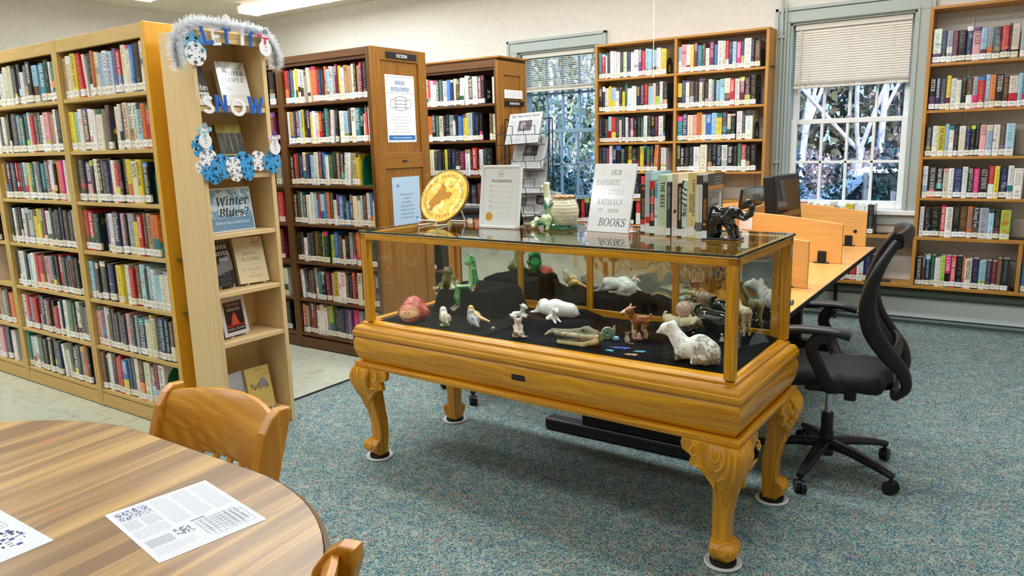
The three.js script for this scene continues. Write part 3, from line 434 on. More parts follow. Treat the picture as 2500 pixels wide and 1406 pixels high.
['ro4 n2 d3 w2 y2 w3 w4:SLEEPS_DOWN#5 _4 i3< o4< r3 n3 k3 o2 c4 w3:GILES_BLUNT s3 m3:SALT y2 w4 u4 u4 w2 k3:CAMILLA_FORD u3 m3:QUIETLY_KILLS k4 _2',
  'w3 u4 n3 m4:JEANNETTE_WALLS c3 y3:LEAVES k3 n3:LE_CARRE y3 w3 i4 r3:THE_BELLS k3 t4 U2 w3> k3> _2 w4 c4 k3:BARCELONA_DAYS w4:Its_Me t4:Isabel_Day ks3:STELLA is2:RISK r3:BREAKING_POINT w3',
  'k3:SECRET_ASSET r3 k2 n3 iT3:SILVERS n3 c3 w4 k4:KAREN_ROBARDS b3 w3 g3 k3 U3:PRESERVATION k3:Personal_Demons w4> u4 y2 _2 E1 _12',
  'k4:NORA_ROBERTS U3 t3:NORA_ROBERTS k3:NORA_ROBERTS w4:NORA_ROBERTS_COME_SUNDOWN w3 c3 b2 r2 cb4 b3 o2 k4:NORA_ROBERTS_HIDEAWAY is3 v2 b4:NORA_ROBERTS k3 bs3:NORA_ROBERTS k3:NORA_ROBERTS i3 is3 c2 U4 w3 b3 ws2',
  'k3 k4 ws3 d3 k4 U4 k3 l2 G5 _2 l3 b4 U3 ws3 k4 s3 U3> o3 _1 k3 w4 g3 k4 _1',
  'w3< n3< d3 U3 s3< t3 k4:MYSTIC m4< _1 u3 y4:JAMES_ROLLINS w2 w5:BLOOD k3:JAMES_ROLLINS n3 r3 k2 i4:TREE U4 k4 o3 n4:JAMES _2',
  'r4:Map_of_Bones u2 k3 r2:ALTAR m3 w4 w3 w3 u3 lb3 g2 k3 d2 n3 k4 v3 _2 P4 s4 d3 k3 w3 d3 i3 _3'].forEach((s, i) => row(UF, i, FY[i], -4.52, -3.672, FZ, s, i > 4 ? 0.8 : 1));
['k4 k4', 'i5 m5', 'k4 s3', 'i5 r4', 'k3 m4', 'g3 w4', 's3 k4'].forEach((s, i) => row('shelf of the dark bay behind display tower', i, FY[i], -4.83, -4.6, FZ, s, 0.4));
['k3 w2 r3 w3 w4 G3:SONG_WATER d3 i5:WILDFIRE b4 n3 i2 Us3 w4> w3 U4:WAR_NOVEL w4 m4:THE_NAKED_DEAD k3#6 _9 i2',
  'k3 o5 k4:ARAKSUSS g3 i4:TROUBLE k3 G4 s3 ws3 k3 b4 y3:SUMMERLAND y3 s4 n3 k4 k3 _9 U3 i',
  'd3 n2 i4 d4 k4 k3 y3 k4 n4 k4 m5 w4 k2 r4:Lost_Country k2 w3 G4 k5 _5', 'k4 n3 k4 w3 l4:MYSTERY m4 w5 k4 k4 m3 k4 r3 k5', 'n4 k4 w3 i3 k4 r2 k4 w3', 'k4 w3', 'k3 w3'].forEach((s, i) => row(UN, i, NY[i], -4.53, -3.73, NZ, s, i > 3 ? 0 : 0.9));
['t3 r3:MARIA w2 k3 w4 w3 w4 k4 i3 n4 w3 w4 v3:Danielle r3 c3 c3 c4 w4 y5#8 e1 _9',
  'Uk3:SONS n3 i4 y3 cy4 ws3 k3 y3 g3 w4 w4 n4:Starlet k4:DRAGON_SETTLE r3 c4 i3 k4 w3 k4 e1 _7',
  'n3 k3 U4 cr3 r4 d3 i3 k3 w3 n3 m3:HUNTERS k3 k4 g3 w4 k4 k3:AFTER m4 w4 k2 e1 _9',
  'k3 n3 m3 w3 n4:VENOM k4 g3 k3 Uy4:BIG_DOG k4 k3 y3:MAY k3 g3 k3 o3> _2 w4 _7',
  'm4 r4 k4 o2 n4 k4 w3 k4 r3 k4 d4 k4 _6'].forEach((s, i) => row(UCL, i, CY[i], -3.365, -2.622, CZ, s, i > 3 ? 0.3 : 0.9));
['cw3 p4 w4 y3 m3:DAY t4 U3 ws3 m4:THE_JANE b3 w4 i3 r3 n3 c3 P4:Infamous n3 w5 k3 U4 e1 _5',
  'yk4 n3 w3 U4 k4 i3 U2 k3 w3 s2 k2 c3 c4:LEIS i4 r4:CLOVER w4 m4:GODFREY k4:Lost_Promise k5 e1 _8',
  't4 n4:SILVER_LAKE i4 p3 o4 i3 b4:TAMI c4 y4 d4 i3 k4 _1 w4 k2:CHAIN_DEATH w6#7 e1 _8',
  'k3:GRIFFIN k3:Griffin_Black k3 k4 w4 i5 k3 k4 k4:Double_Dose w4:GRIFFIN k4:Bloody_Lies k3 g3 rw4:Dead_Just k3 k4 _5',
  'k4 d4 n3 k4 U4 _30'].forEach((s, i) => row(UCR, i, CY[i], -2.583, -1.826, CZ, s, i > 3 ? 0.3 : 0.9));
['w5 n3 s4 m3 k4 n4 p5:HEALER c4 s3 d5 r4 k1 i4 _1 s5 k2 e1', 'k4:PETER n3:GRADUATE d4 y3 w4 i3 k3 Uw4 s3 r4 c3 o4 k4:TUDORS U4 ir5 c3 tr3 e1 _1',
  'k4:THEN_SHE_VANISHES w4 y5:THE_PARISIAN c3 w3 k3 i4 n3 k3 k3 p4:LUCE c4 w5 U3 c5 e1 _6', 'w4 k5:THE_FOUR_WINDS k4:Great_Alone i4 w4 n5 w4 k4:PRETTY_LITTLE P4 k5:GET_DOWN rw4 y3 n5 w4 w5 _3',
  'w3 k4 k6 r3:THE_MERCIES w4:HUNTING_PARTY k5 U4 o4:LIBERATION k4:A_Song_For s5 c3 k4 l6:ORIGINAL_AN e1 _5'].forEach((s, i) => row(UR, i, i < 4 ? RY[i] : 0.731, -0.612, [0.005, 0.0, -0.005, 0.045, 0.02][i], CZ, s, 0.95));
row('low shelf right of windows', 0, 0.35, -0.612, 0.035, CZ, 'k6:SECOND_SILENCE U3:PARKS n4:CHARLAINE_HARRIS g4 w5 l4 Pk4:E_LYNN r4:LYNN_HARRIS k5 o2 i5:EMOTIONAL n6 c5 d4 m4 U4 G5 _2 e1 _4', 0.95);
row('low shelf right of windows, far end', 1, 0.35, 0.068, 0.4, CZ, 'b5 k4 w4 r4 n4 k4', 0.5);
row('ledge below the desk window', 0, 0.731, -1.62, -0.93, CZ + 0.01, 'w4 w4 y3 r3 k4 k4 r5 k4 i3 k4:PRIME w4 c5 w4 w5 k4 e1', 0.5);
row('bottom shelf below the desk window', 0, 0.35, -1.5, -0.87, CZ, 'k3 r3 i4 w5 w5 k4 w4 k3 r4 w4 n4 k3 e1 _2', 0.4);
row('ledge below the newspaper window', 0, 0.731, -3.97, -3.42, CZ, 'w4 u2 n4 U3 k4 t4 i3 k4 r3 k4 d4', 0.5);
row('bottom shelf between windows', 0, 0.35, -2.58, -1.83, CZ, 'k4 w4 r3 d4 k4 n3 i4 k4 m4 w3', 0.2);
row('ledge between windows', 0, 0.731, -3.36, -2.63, CZ, 'k4 m4 n3 w4 k4 r3 i4 d4 k4 U3', 0);

const CELLW = 40, CELLH = 204, COLS = 51, PER = 510, AT = 2048;
const atlas = [0, 1].map(() => { const c = document.createElement('canvas'); c.width = c.height = AT; return [c, c.getContext('2d')]; });
const css = (h) => '#' + h.toString(16).padStart(6, '0'), lum = (h) => { const [r, g, b] = rgb(h); return 0.3 * r + 0.59 * g + 0.11 * b; };
const BR = rng(99);
const jitter = (h, a = 14) => { const n = (BR() - 0.5) * a * 1.6; return rgb(h).reduce((s, c) => s * 256 + round(clamp(c + n + (BR() - 0.5) * a, 4, 250)), 0); };
function drawSpine(i, c1, c2, title) {
  const x = atlas[floor(i / PER)][1], k = i % PER, ox = (k % COLS) * CELLW, oy = floor(k / COLS) * CELLH, H = CELLH - 6;
  x.save(); x.beginPath(); x.rect(ox, oy, CELLW, CELLH); x.clip(); x.fillStyle = css(c1); x.fillRect(ox, oy, CELLW, CELLH);
  const kinds = Object.keys(INK), r = BR, light = lum(c1) > 120, ink = light ? (r() < 0.7 ? 0x222226 : INK['rbnmg'[floor(r() * 5)]]) : (r() < 0.75 ? 0xf0ede4 : INK['yiocp'[floor(r() * 5)]]);
  if (c2 !== undefined) { x.fillStyle = css(c2); x.fillRect(ox, oy + H * 0.55, CELLW, H * 0.45); }
  else { const q = r(); if (q < 0.2) { x.fillStyle = css(jitter(INK[kinds[floor(r() * kinds.length)]])); x.fillRect(ox, oy + H * (0.5 + r() * 0.25), CELLW, H * (0.12 + 0.3 * r())); } else if (q < 0.32) { x.fillStyle = css(jitter(INK[kinds[floor(r() * kinds.length)]])); x.fillRect(ox, oy, CELLW, H * (0.06 + 0.14 * r())); }
    for (let n = 0; n < (r() < 0.4 ? 7 : 0); n++) { x.globalAlpha = 0.35; x.fillStyle = css(jitter(INK[kinds[floor(r() * kinds.length)]], 30)); x.beginPath(); x.ellipse(ox + r() * CELLW, oy + r() * H, 4 + r() * 12, 5 + r() * 26, r() * 3, 0, 6.3); x.fill(); x.globalAlpha = 1; } }
  x.fillStyle = css(ink); x.globalAlpha = 0.9; x.translate(ox + CELLW / 2, oy + 8); x.rotate(PI / 2); x.textBaseline = 'middle';
  if (title) { const s = title.replace(/_/g, ' '); let fs = 22; const f = r() < 0.5 ? 'serif' : 'sans-serif'; do x.font = `${fs > 15 ? 'bold ' : ''}${fs}px ${f}`; while (x.measureText(s).width > H * 0.74 && --fs > 9); x.fillText(s, 2, 0); }
  else { // print too small to read: rows of stroke-like marks
    let p = 4; const hgt = 6 + r() * 8, end = H * (0.5 + 0.3 * r()); x.globalAlpha = 0.62; while (p < end) { const w = 2 + r() * 3; x.fillRect(p, -hgt / 2, w * 0.45, hgt); if (r() < 0.5) x.fillRect(p, (r() < 0.5 ? -1 : 1) * hgt / 2 - 1, w + 1.2, 1.8); p += w + 2.2; if (r() < 0.14) p += 7; }
    if (r() < 0.6) { p = H * 0.68; while (p < H * 0.8) { x.fillRect(p, -4, 1.8, 8); p += 3.6; } } }
  x.restore(); x.fillStyle = css(c1); x.fillRect(ox, oy + CELLH - 5, CELLW, 5);
}
const cellUV = (i, u, v) => { const k = i % PER, ox = (k % COLS) * CELLW, oy = floor(k / COLS) * CELLH; return [(ox + 1.5 + u * (CELLW - 3)) / AT, 1 - (oy + 1 + (1 - v) * (CELLH - 9)) / AT]; };
const plainUV = (i) => { const k = i % PER; return [((k % COLS) * CELLW + CELLW / 2) / AT, 1 - (floor(k / COLS) * CELLH + CELLH - 2.5) / AT]; };
function quads(list) { // list of [4 corners, 4 uvs]
  const p = [], u = [], ix = []; list.forEach(([c, t], i) => { c.forEach((q) => p.push(...q)); t.forEach((q) => u.push(...q)); ix.push(4 * i, 4 * i + 1, 4 * i + 2, 4 * i, 4 * i + 2, 4 * i + 3); });
  const g = new THREE.BufferGeometry(); g.setAttribute('position', new THREE.Float32BufferAttribute(p, 3)); g.setAttribute('uv', new THREE.Float32BufferAttribute(u, 2)); g.setIndex(ix); const n = g.toNonIndexed(); n.computeVertexNormals(); return n;
}
function bookGeo(i, t, h, d) {
  const b = 0.0026, xs = [0, 0.12, 0.5, 0.88, 1].map((f) => f * t), zs = [-0.005, -0.001, 0, -0.001, -0.005], pu = plainUV(i), P4 = [pu, pu, pu, pu], q = [];
  for (let j = 0; j < 4; j++) q.push([[[xs[j], 0, zs[j]], [xs[j + 1], 0, zs[j + 1]], [xs[j + 1], h, zs[j + 1]], [xs[j], h, zs[j]]], [cellUV(i, j / 4, 0), cellUV(i, (j + 1) / 4, 0), cellUV(i, (j + 1) / 4, 1), cellUV(i, j / 4, 1)]]);
  for (const [a, c, s] of [[0, b, 1], [t, t - b, -1]]) {
    const f = (...v) => q.push([s > 0 ? v : v.reverse(), P4]);
    f([a, 0, -d], [a, 0, -0.005], [a, h, -0.005], [a, h, -d]); f([c, 0, -0.008], [c, 0, -d], [c, h, -d], [c, h, -0.008]);
    f([a, h, -0.005], [c, h, -0.005], [c, h, -d], [a, h, -d]); f([a, 0, -d], [c, 0, -d], [c, 0, -0.005], [a, 0, -0.005]); f([c, 0, -d], [a, 0, -d], [a, h, -d], [c, h, -d]);
  }
  q.push([[[0, h, -0.005], [t / 2, h, 0], [t, h, -0.005], [t / 2, h, -0.008]], P4]);
  const cover = quads(q), pages = plain(t - 2 * b, h - 0.008, d - 0.011, t / 2, h / 2, -0.007 - (d - 0.011) / 2); boxUV(pages);
  const lv = floor(BR() * 8), ly = 0.006 + 0.004 * BR(), lh = 0.034 + 0.006 * BR(), e = 0.0007, L = [];
  for (let j = 0; j < 4; j++) { const U = (s) => (lv + 0.06 + 0.88 * s) / 8; L.push([[[xs[j], ly, zs[j] + e], [xs[j + 1], ly, zs[j + 1] + e], [xs[j + 1], ly + lh, zs[j + 1] + e], [xs[j], ly + lh, zs[j] + e]], [[U(j / 4), 0], [U((j + 1) / 4), 0], [U((j + 1) / 4), 1], [U(j / 4), 1]]]); }
  L.push([[[t + e, ly, -0.005], [t + e, ly, -0.014], [t + e, ly + lh, -0.014], [t + e, ly + lh, -0.005]], [[lv / 8 + 0.01, 0.9], [lv / 8 + 0.01, 0.9], [lv / 8 + 0.01, 0.95], [lv / 8 + 0.01, 0.95]]]);
  return { cover, pages, label: quads(L) };
}
const labelMat = std({ roughness: 0.5, map: canvasTex(512, 64, (x) => { for (let i = 0; i < 8; i++) { x.fillStyle = css([0xf2f2ee, 0xefe9d6, 0xeee6cf, 0xf4f4f2, 0xece2c6, 0xf1efe6, 0xf5f5f4, 0xeee8d8][i]); x.fillRect(i * 64, 0, 64, 64); x.fillStyle = '#77777c'; x.fillRect(i * 64 + 24, 20, 14, 4); x.fillRect(i * 64 + 20, 29, 22, 4); if (i % 2) x.fillRect(i * 64 + 22, 38, 18, 3); } }) });
// printed front covers that show at the end of a row
const coverArt = canvasTex(1024, 768, (x) => {
  const cell = (n, bg, f) => { x.save(); x.translate((n % 4) * 256, floor(n / 4) * 256); x.beginPath(); x.rect(0, 0, 256, 256); x.clip(); x.fillStyle = bg; x.fillRect(0, 0, 256, 256); f(); x.restore(); };
  const tx = (s, X, Y, px, c, f = 'serif', w = 'bold') => { x.font = `${w} ${px}px ${f}`; x.fillStyle = c; x.fillText(s, X, Y); };
  cell(0, '#e9dec4', () => { tx('DIC', 150, 60, 36, '#3a352c'); x.strokeStyle = '#262420'; x.lineWidth = 7; for (let i = 0; i < 12; i++) { x.beginPath(); x.moveTo(150, 200); x.lineTo(150 + 100 * cos(0.2 - i * 0.25), 200 - 100 * sin(0.1 + i * 0.12)); x.stroke(); } tx('E', 150, 246, 34, '#3a352c'); });
  cell(1, '#3a3d44', () => { x.fillStyle = '#2a3a5a'; x.fillRect(0, 90, 256, 60); x.fillStyle = '#d0b42e'; x.beginPath(); x.ellipse(90, 150, 70, 26, 0, 0, 7); x.fill(); x.fillStyle = '#3c4a20'; x.fillRect(0, 165, 256, 91); });
  cell(2, '#1f332c', () => { tx('JACK', 30, 66, 44, '#cda957'); tx('WADE', 96, 108, 40, '#cda957'); x.fillStyle = '#c3d2cf'; x.beginPath(); x.moveTo(170, 200); x.lineTo(200, 130); x.lineTo(226, 200); x.fill(); tx('CAS', 80, 196, 40, '#cda957'); tx('MAN', 56, 238, 40, '#cda957'); });
  cell(3, '#e7812f', () => { x.fillStyle = '#f0a04c'; for (const y of [34, 84, 134]) x.fillRect(0, y, 256, 18); x.fillStyle = '#2f93ad'; x.fillRect(0, 164, 256, 92); x.fillStyle = '#58b4c6'; x.fillRect(0, 196, 256, 16); tx('B', 150, 62, 58, '#f7f2e6', 'sans-serif'); tx('BL', 134, 136, 58, '#f7f2e6', 'sans-serif'); tx('T', 190, 206, 54, '#f7f2e6', 'sans-serif'); tx('W', 176, 252, 54, '#f7f2e6', 'sans-serif'); });
  cell(4, '#f0d93c', () => { tx('ME', 90, 56, 40, '#5a5220'); tx('TE', 200, 176, 40, '#5a5220'); x.fillStyle = '#e0c728'; x.fillRect(40, 90, 150, 50); });
  cell(5, '#e6e2d6', () => { tx('RUTH BENN', 12, 44, 40, '#26221f', 'sans-serif'); x.strokeStyle = '#1c1a18'; x.lineWidth = 10; x.beginPath(); x.arc(90, 110, 34, 3.4, 6.2); x.stroke(); });
  cell(6, '#101012', () => { x.fillStyle = '#3a1216'; x.fillRect(60, 40, 100, 34); tx('NAK', 78, 158, 38, '#cfd2cc', 'sans-serif'); tx('DEA', 78, 200, 38, '#cfd2cc', 'sans-serif'); });
  cell(7, '#e9e3d2', () => { tx('LAURA', 60, 40, 38, '#a07c74'); tx('GRIFFIN', 40, 82, 38, '#a07c74'); x.fillStyle = '#9b2a2a'; x.fillRect(120, 150, 30, 12); x.fillStyle = '#2b2b2b'; x.fillRect(150, 150, 14, 60); });
  cell(8, '#d9c256', () => { tx('LOVE WITH', 70, 70, 26, '#8a7424'); x.fillStyle = '#cdb244'; x.fillRect(30, 120, 190, 100); });
  cell(9, '#3a3832', () => { x.fillStyle = '#7d7c76'; x.beginPath(); x.ellipse(120, 120, 60, 90, 0.3, 0, 7); x.fill(); x.fillStyle = '#b9b8b2'; x.fillRect(110, 150, 80, 30); });
});
const artMat = phys({ map: coverArt, roughness: 0.3, clearcoat: 0.5, clearcoatRoughness: 0.15 });
// lay out every row
camera.updateMatrixWorld(true); camera.updateProjectionMatrix();
const BOOKS = [], ENDS = []; let cellNo = 0;
for (const R of ROWS) {
  const items = R.toks.map((s) => { const m = /^([a-zA-Z]{1,2}|_)(\d*)(s?)([<>]?)(?::([^#]*))?(?:#(\d+))?$/.exec(s); let c = m[1], short = m[3]; if (c.length === 2 && c[1] === 's') { c = c[0]; short = 's'; } return { c, n: m[2] ? +m[2] : 3, short, lean: m[4], title: m[5], art: m[6] }; });
  const bk = items.filter((q) => q.c !== '_' && q.c !== 'E' && q.c !== 'e'); let tot = 0; items.forEach((q) => { q.wt = q.c === '_' ? q.n * 0.8 : /^[Ee]$/.test(q.c) ? 0.15 : q.n * (0.85 + 0.3 * BR()); if (q.lean) q.wt += 1.4; tot += q.wt; });
  const sc = (R.x1 - R.x0) / tot; let x = R.x0, idx = 0;
  for (const q of items) {
    const w = q.wt * sc;
    if (/^[Ee]$/.test(q.c)) ENDS.push({ x, y: R.y, z: R.z, kind: q.c, n: q.n, R });
    else if (q.c !== '_') {
      const extra = q.lean ? 1.4 * sc : 0, t = clamp(w - extra - 0.0009, 0.008, 0.062), tall = q.short ? 0.178 + 0.012 * BR() : 0.214 + 0.03 * BR(), h = min(tall, 0.246), d = 0.145 + 0.02 * BR();
      const c1 = jitter(INK[q.c[0]]), c2 = q.c[1] ? jitter(INK[q.c[1]] ?? INK.t) : undefined, lean = q.lean ? (q.lean === '>' ? -1 : 1) * Math.asin(clamp(extra / h * 0.96, 0, 0.5)) : (BR() - 0.5) * 0.006;
      drawSpine(cellNo, c1, c2, q.title);
      const dist = hypot(x, 1.5 - R.y, R.z), inView = (() => { const v = V(x + t / 2, R.y + h / 2, R.z).project(camera); return abs(v.x) < 1.01 && abs(v.y) < 1.01 && v.z < 1; })();
      BOOKS.push({ cell: cellNo++, x: lean > 0 ? x + h * sin(lean) : x, y: R.y + 0.0003 + (lean < 0 ? t * sin(-lean) : 0), z: R.z - BR() * 0.012, t, h, d, lean, c: q.c, idx: idx++, of: bk.length, R, art: q.art, score: inView ? R.vis * t * h * abs(R.z) / dist ** 3 : 0 });
    }
    x += w;
  }
}
const spineMat = atlas.map(([c]) => { const t = new THREE.CanvasTexture(c); t.colorSpace = THREE.SRGBColorSpace; t.anisotropy = 8; return phys({ map: t, roughness: 0.34, clearcoat: 0.35, clearcoatRoughness: 0.12 }); });
BOOKS.forEach((b) => { b.keep = 0; });
[...BOOKS].sort((a, b) => b.score - a.score).slice(0, 290).forEach((b) => { b.keep = 1; });
const rest = [[], []], restPages = [], restLabels = [], restArt = [];
for (const b of BOOKS) {
  const G = bookGeo(b.cell, b.t, b.h, b.d), a = floor(b.cell / PER);
  const art = b.art === undefined ? null : quads([[[[b.t + 0.0005, 0.001, -0.006], [b.t + 0.0005, 0.001, -b.d], [b.t + 0.0005, b.h - 0.001, -b.d], [b.t + 0.0005, b.h - 0.001, -0.006]], [[0, 0], [1, 0], [1, 1], [0, 1]].map(([u, v]) => [((b.art % 4) + 0.01 + u * 0.98) / 4, 1 - (floor(b.art / 4) + 1 - (0.01 + v * 0.98)) / 3])]]);
  if (b.keep) {
    const words = WORD[b.c[0]] + (b.c[1] && WORD[b.c[1]] ? ' and ' + WORD[b.c[1]] : '');
    const t = thing('book', `${words} book ${ORD[b.idx]} from left, ${/^shelf/.test(b.R.unit) ? ORD[b.R.k] + ' ' : ''}${b.R.unit}`, 'book', [b.x, b.y, b.z], 0, 'library books on ' + b.R.unit.replace(/^shelf,? /, 'the '));
    t.rotation.z = b.lean;
    part('cover', G.cover, spineMat[a], t); part('page_block', G.pages, M.pages, t); part('spine_label', G.label, labelMat, t); if (art) part('cover_print', art, artMat, t);
  } else {
    const m = new THREE.Matrix4().compose(V(b.x, b.y, b.z), new THREE.Quaternion().setFromEuler(new THREE.Euler(0, 0, b.lean)), V(1, 1, 1));
    rest[a].push(G.cover.applyMatrix4(m)); restPages.push(G.pages.applyMatrix4(m)); restLabels.push(G.label.applyMatrix4(m)); if (art) restArt.push(art.applyMatrix4(m));
  }
}
{ const t = thing('books', 'many smaller library books filling the shelves farther from the viewer', 'books'); t.userData.kind = 'stuff';
  rest.forEach((g, i) => g.length && part('cover', g, spineMat[i], t)); part('page_block', restPages, M.pages, t); part('spine_label', restLabels, labelMat, t); if (restArt.length) part('cover_print', restArt, artMat, t); }
function bookend(x, y, z, mat, label, w = 0.15, h = 0.2, d = 0.16, group) {
  const t = thing('bookend', label, 'bookend', [x, y, z], 0, group), arch = (a, b) => { const s = []; for (let i = 0; i <= 12; i++) { const q = PI * i / 12; s.push([a * cos(q), b - a + a * sin(q)]); } return s; };
  const o = [[w / 2, 0], ...arch(w / 2, h), [-w / 2, 0]], hole = arch(w * 0.24, h * 0.62).concat([[-w * 0.24, 0.02], [w * 0.24, 0.02]]);
  const g = ext(o, 0.003, 0.0008, d ? [hole] : []); at(g, 0.0015, 0, -0.02 - w / 2, 0, PI / 2, 0); part('upright', g, mat, t);
  part('base', bx(0.002, 0.1, 0.0004, 0.0024, -w - 0.02, -0.02, 0.0006), mat, t); return t;
}
ENDS.forEach((e, i) => e.kind === 'E' ? bookend(e.x + 0.002, e.y, e.z, M.green, `green metal bookend on the ${ORD[e.R.k]} ${e.R.unit}`, e.n === 3 ? 0.2 : 0.15, e.n === 3 ? 0.23 : 0.21, 0, 'green bookends') : bookend(e.x + 0.002, e.y, e.z, M.black, `black arched bookend at the end of the ${/^shelf/.test(e.R.unit) ? ORD[e.R.k] + ' ' : ''}${e.R.unit}`, 0.13, 0.15, 1, 'black bookends'));
// ================================================================ display tower and its winter decorations
const TX = -3.292, T0 = -2.175, T1 = -2.603, TY = [1.722, 1.392, 1.096, 0.797, 0.536, 0.09];
const tower = thing('display_tower', 'tall narrow maple display shelf decorated for winter at the bookcase end', 'display shelf');
part('side_panel', bx(-3.546, TX, 0, 2.078, T0 - 0.026, T0, 0.003, 1), M.maple, tower);
part('side_panel', bx(-3.546, TX, 0, 2.078, T1, T1 + 0.026, 0.003, 1), M.maple, tower);
part('back_panel', bx(-3.546, -3.536, 0.02, 2.07, T1 + 0.026, T0 - 0.026, 0, 1), M.maple, tower);
part('top_panel', bx(-3.546, TX, 2.052, 2.0785, T1 + 0.026, T0 - 0.026, 0.003, 2), M.maple, tower);
part('top_rail', bx(TX - 0.02, TX - 0.001, 2.028, 2.052, T1 + 0.026, T0 - 0.026, 0.002, 2), M.maple, tower);
TY.forEach((y) => part('shelf', bx(-3.536, TX - 0.004, y - 0.024, y, T1 + 0.026, T0 - 0.026, 0.003, 2), M.maple, tower));
part('plinth', bx(TX - 0.05, TX - 0.03, 0, 0.066, T1 + 0.026, T0 - 0.026, 0.002, 2), M.blond, tower);
// printed covers
const put = (x, s, X, Y, px, c, f = 'serif', w = 'bold', al = 'center', mw) => { x.font = `${w} ${px}px ${f}`; x.fillStyle = c; x.textAlign = al; mw ? x.fillText(s, X, Y, mw) : x.fillText(s, X, Y); };
const print = (w, h, draw) => phys({ map: canvasTex(w, h, draw), roughness: 0.28, clearcoat: 0.6, clearcoatRoughness: 0.1 });
const speck = (x, w, h, n, c, r0, r1, seed = 3) => { const r = rng(seed); x.fillStyle = c; for (let i = 0; i < n; i++) { x.beginPath(); x.arc(r() * w, r() * h, r0 + r() * (r1 - r0), 0, 7); x.fill(); } };
const blurb = (x, X, Y, w, n, lh, c, t = 2) => { x.fillStyle = c; const r = rng(n * 7 + round(Y)); for (let i = 0; i < n; i++) { let p = X; const e = X + w * (i === n - 1 ? 0.6 : 0.9 + 0.1 * r()); while (p < e) { const q = 4 + r() * 16; x.fillRect(p, Y + i * lh, min(q, e - p), t); p += q + 4; } } };
const branchArt = (x, X, Y, a, l, d) => { x.beginPath(); x.moveTo(X, Y); const nx = X + cos(a) * l, ny = Y + sin(a) * l; x.lineWidth = 0.6 + d * 0.9; x.lineTo(nx, ny); x.stroke(); if (d > 0) { branchArt(x, nx, ny, a - 0.5, l * 0.72, d - 1); branchArt(x, nx, ny, a + 0.45, l * 0.7, d - 1); } };
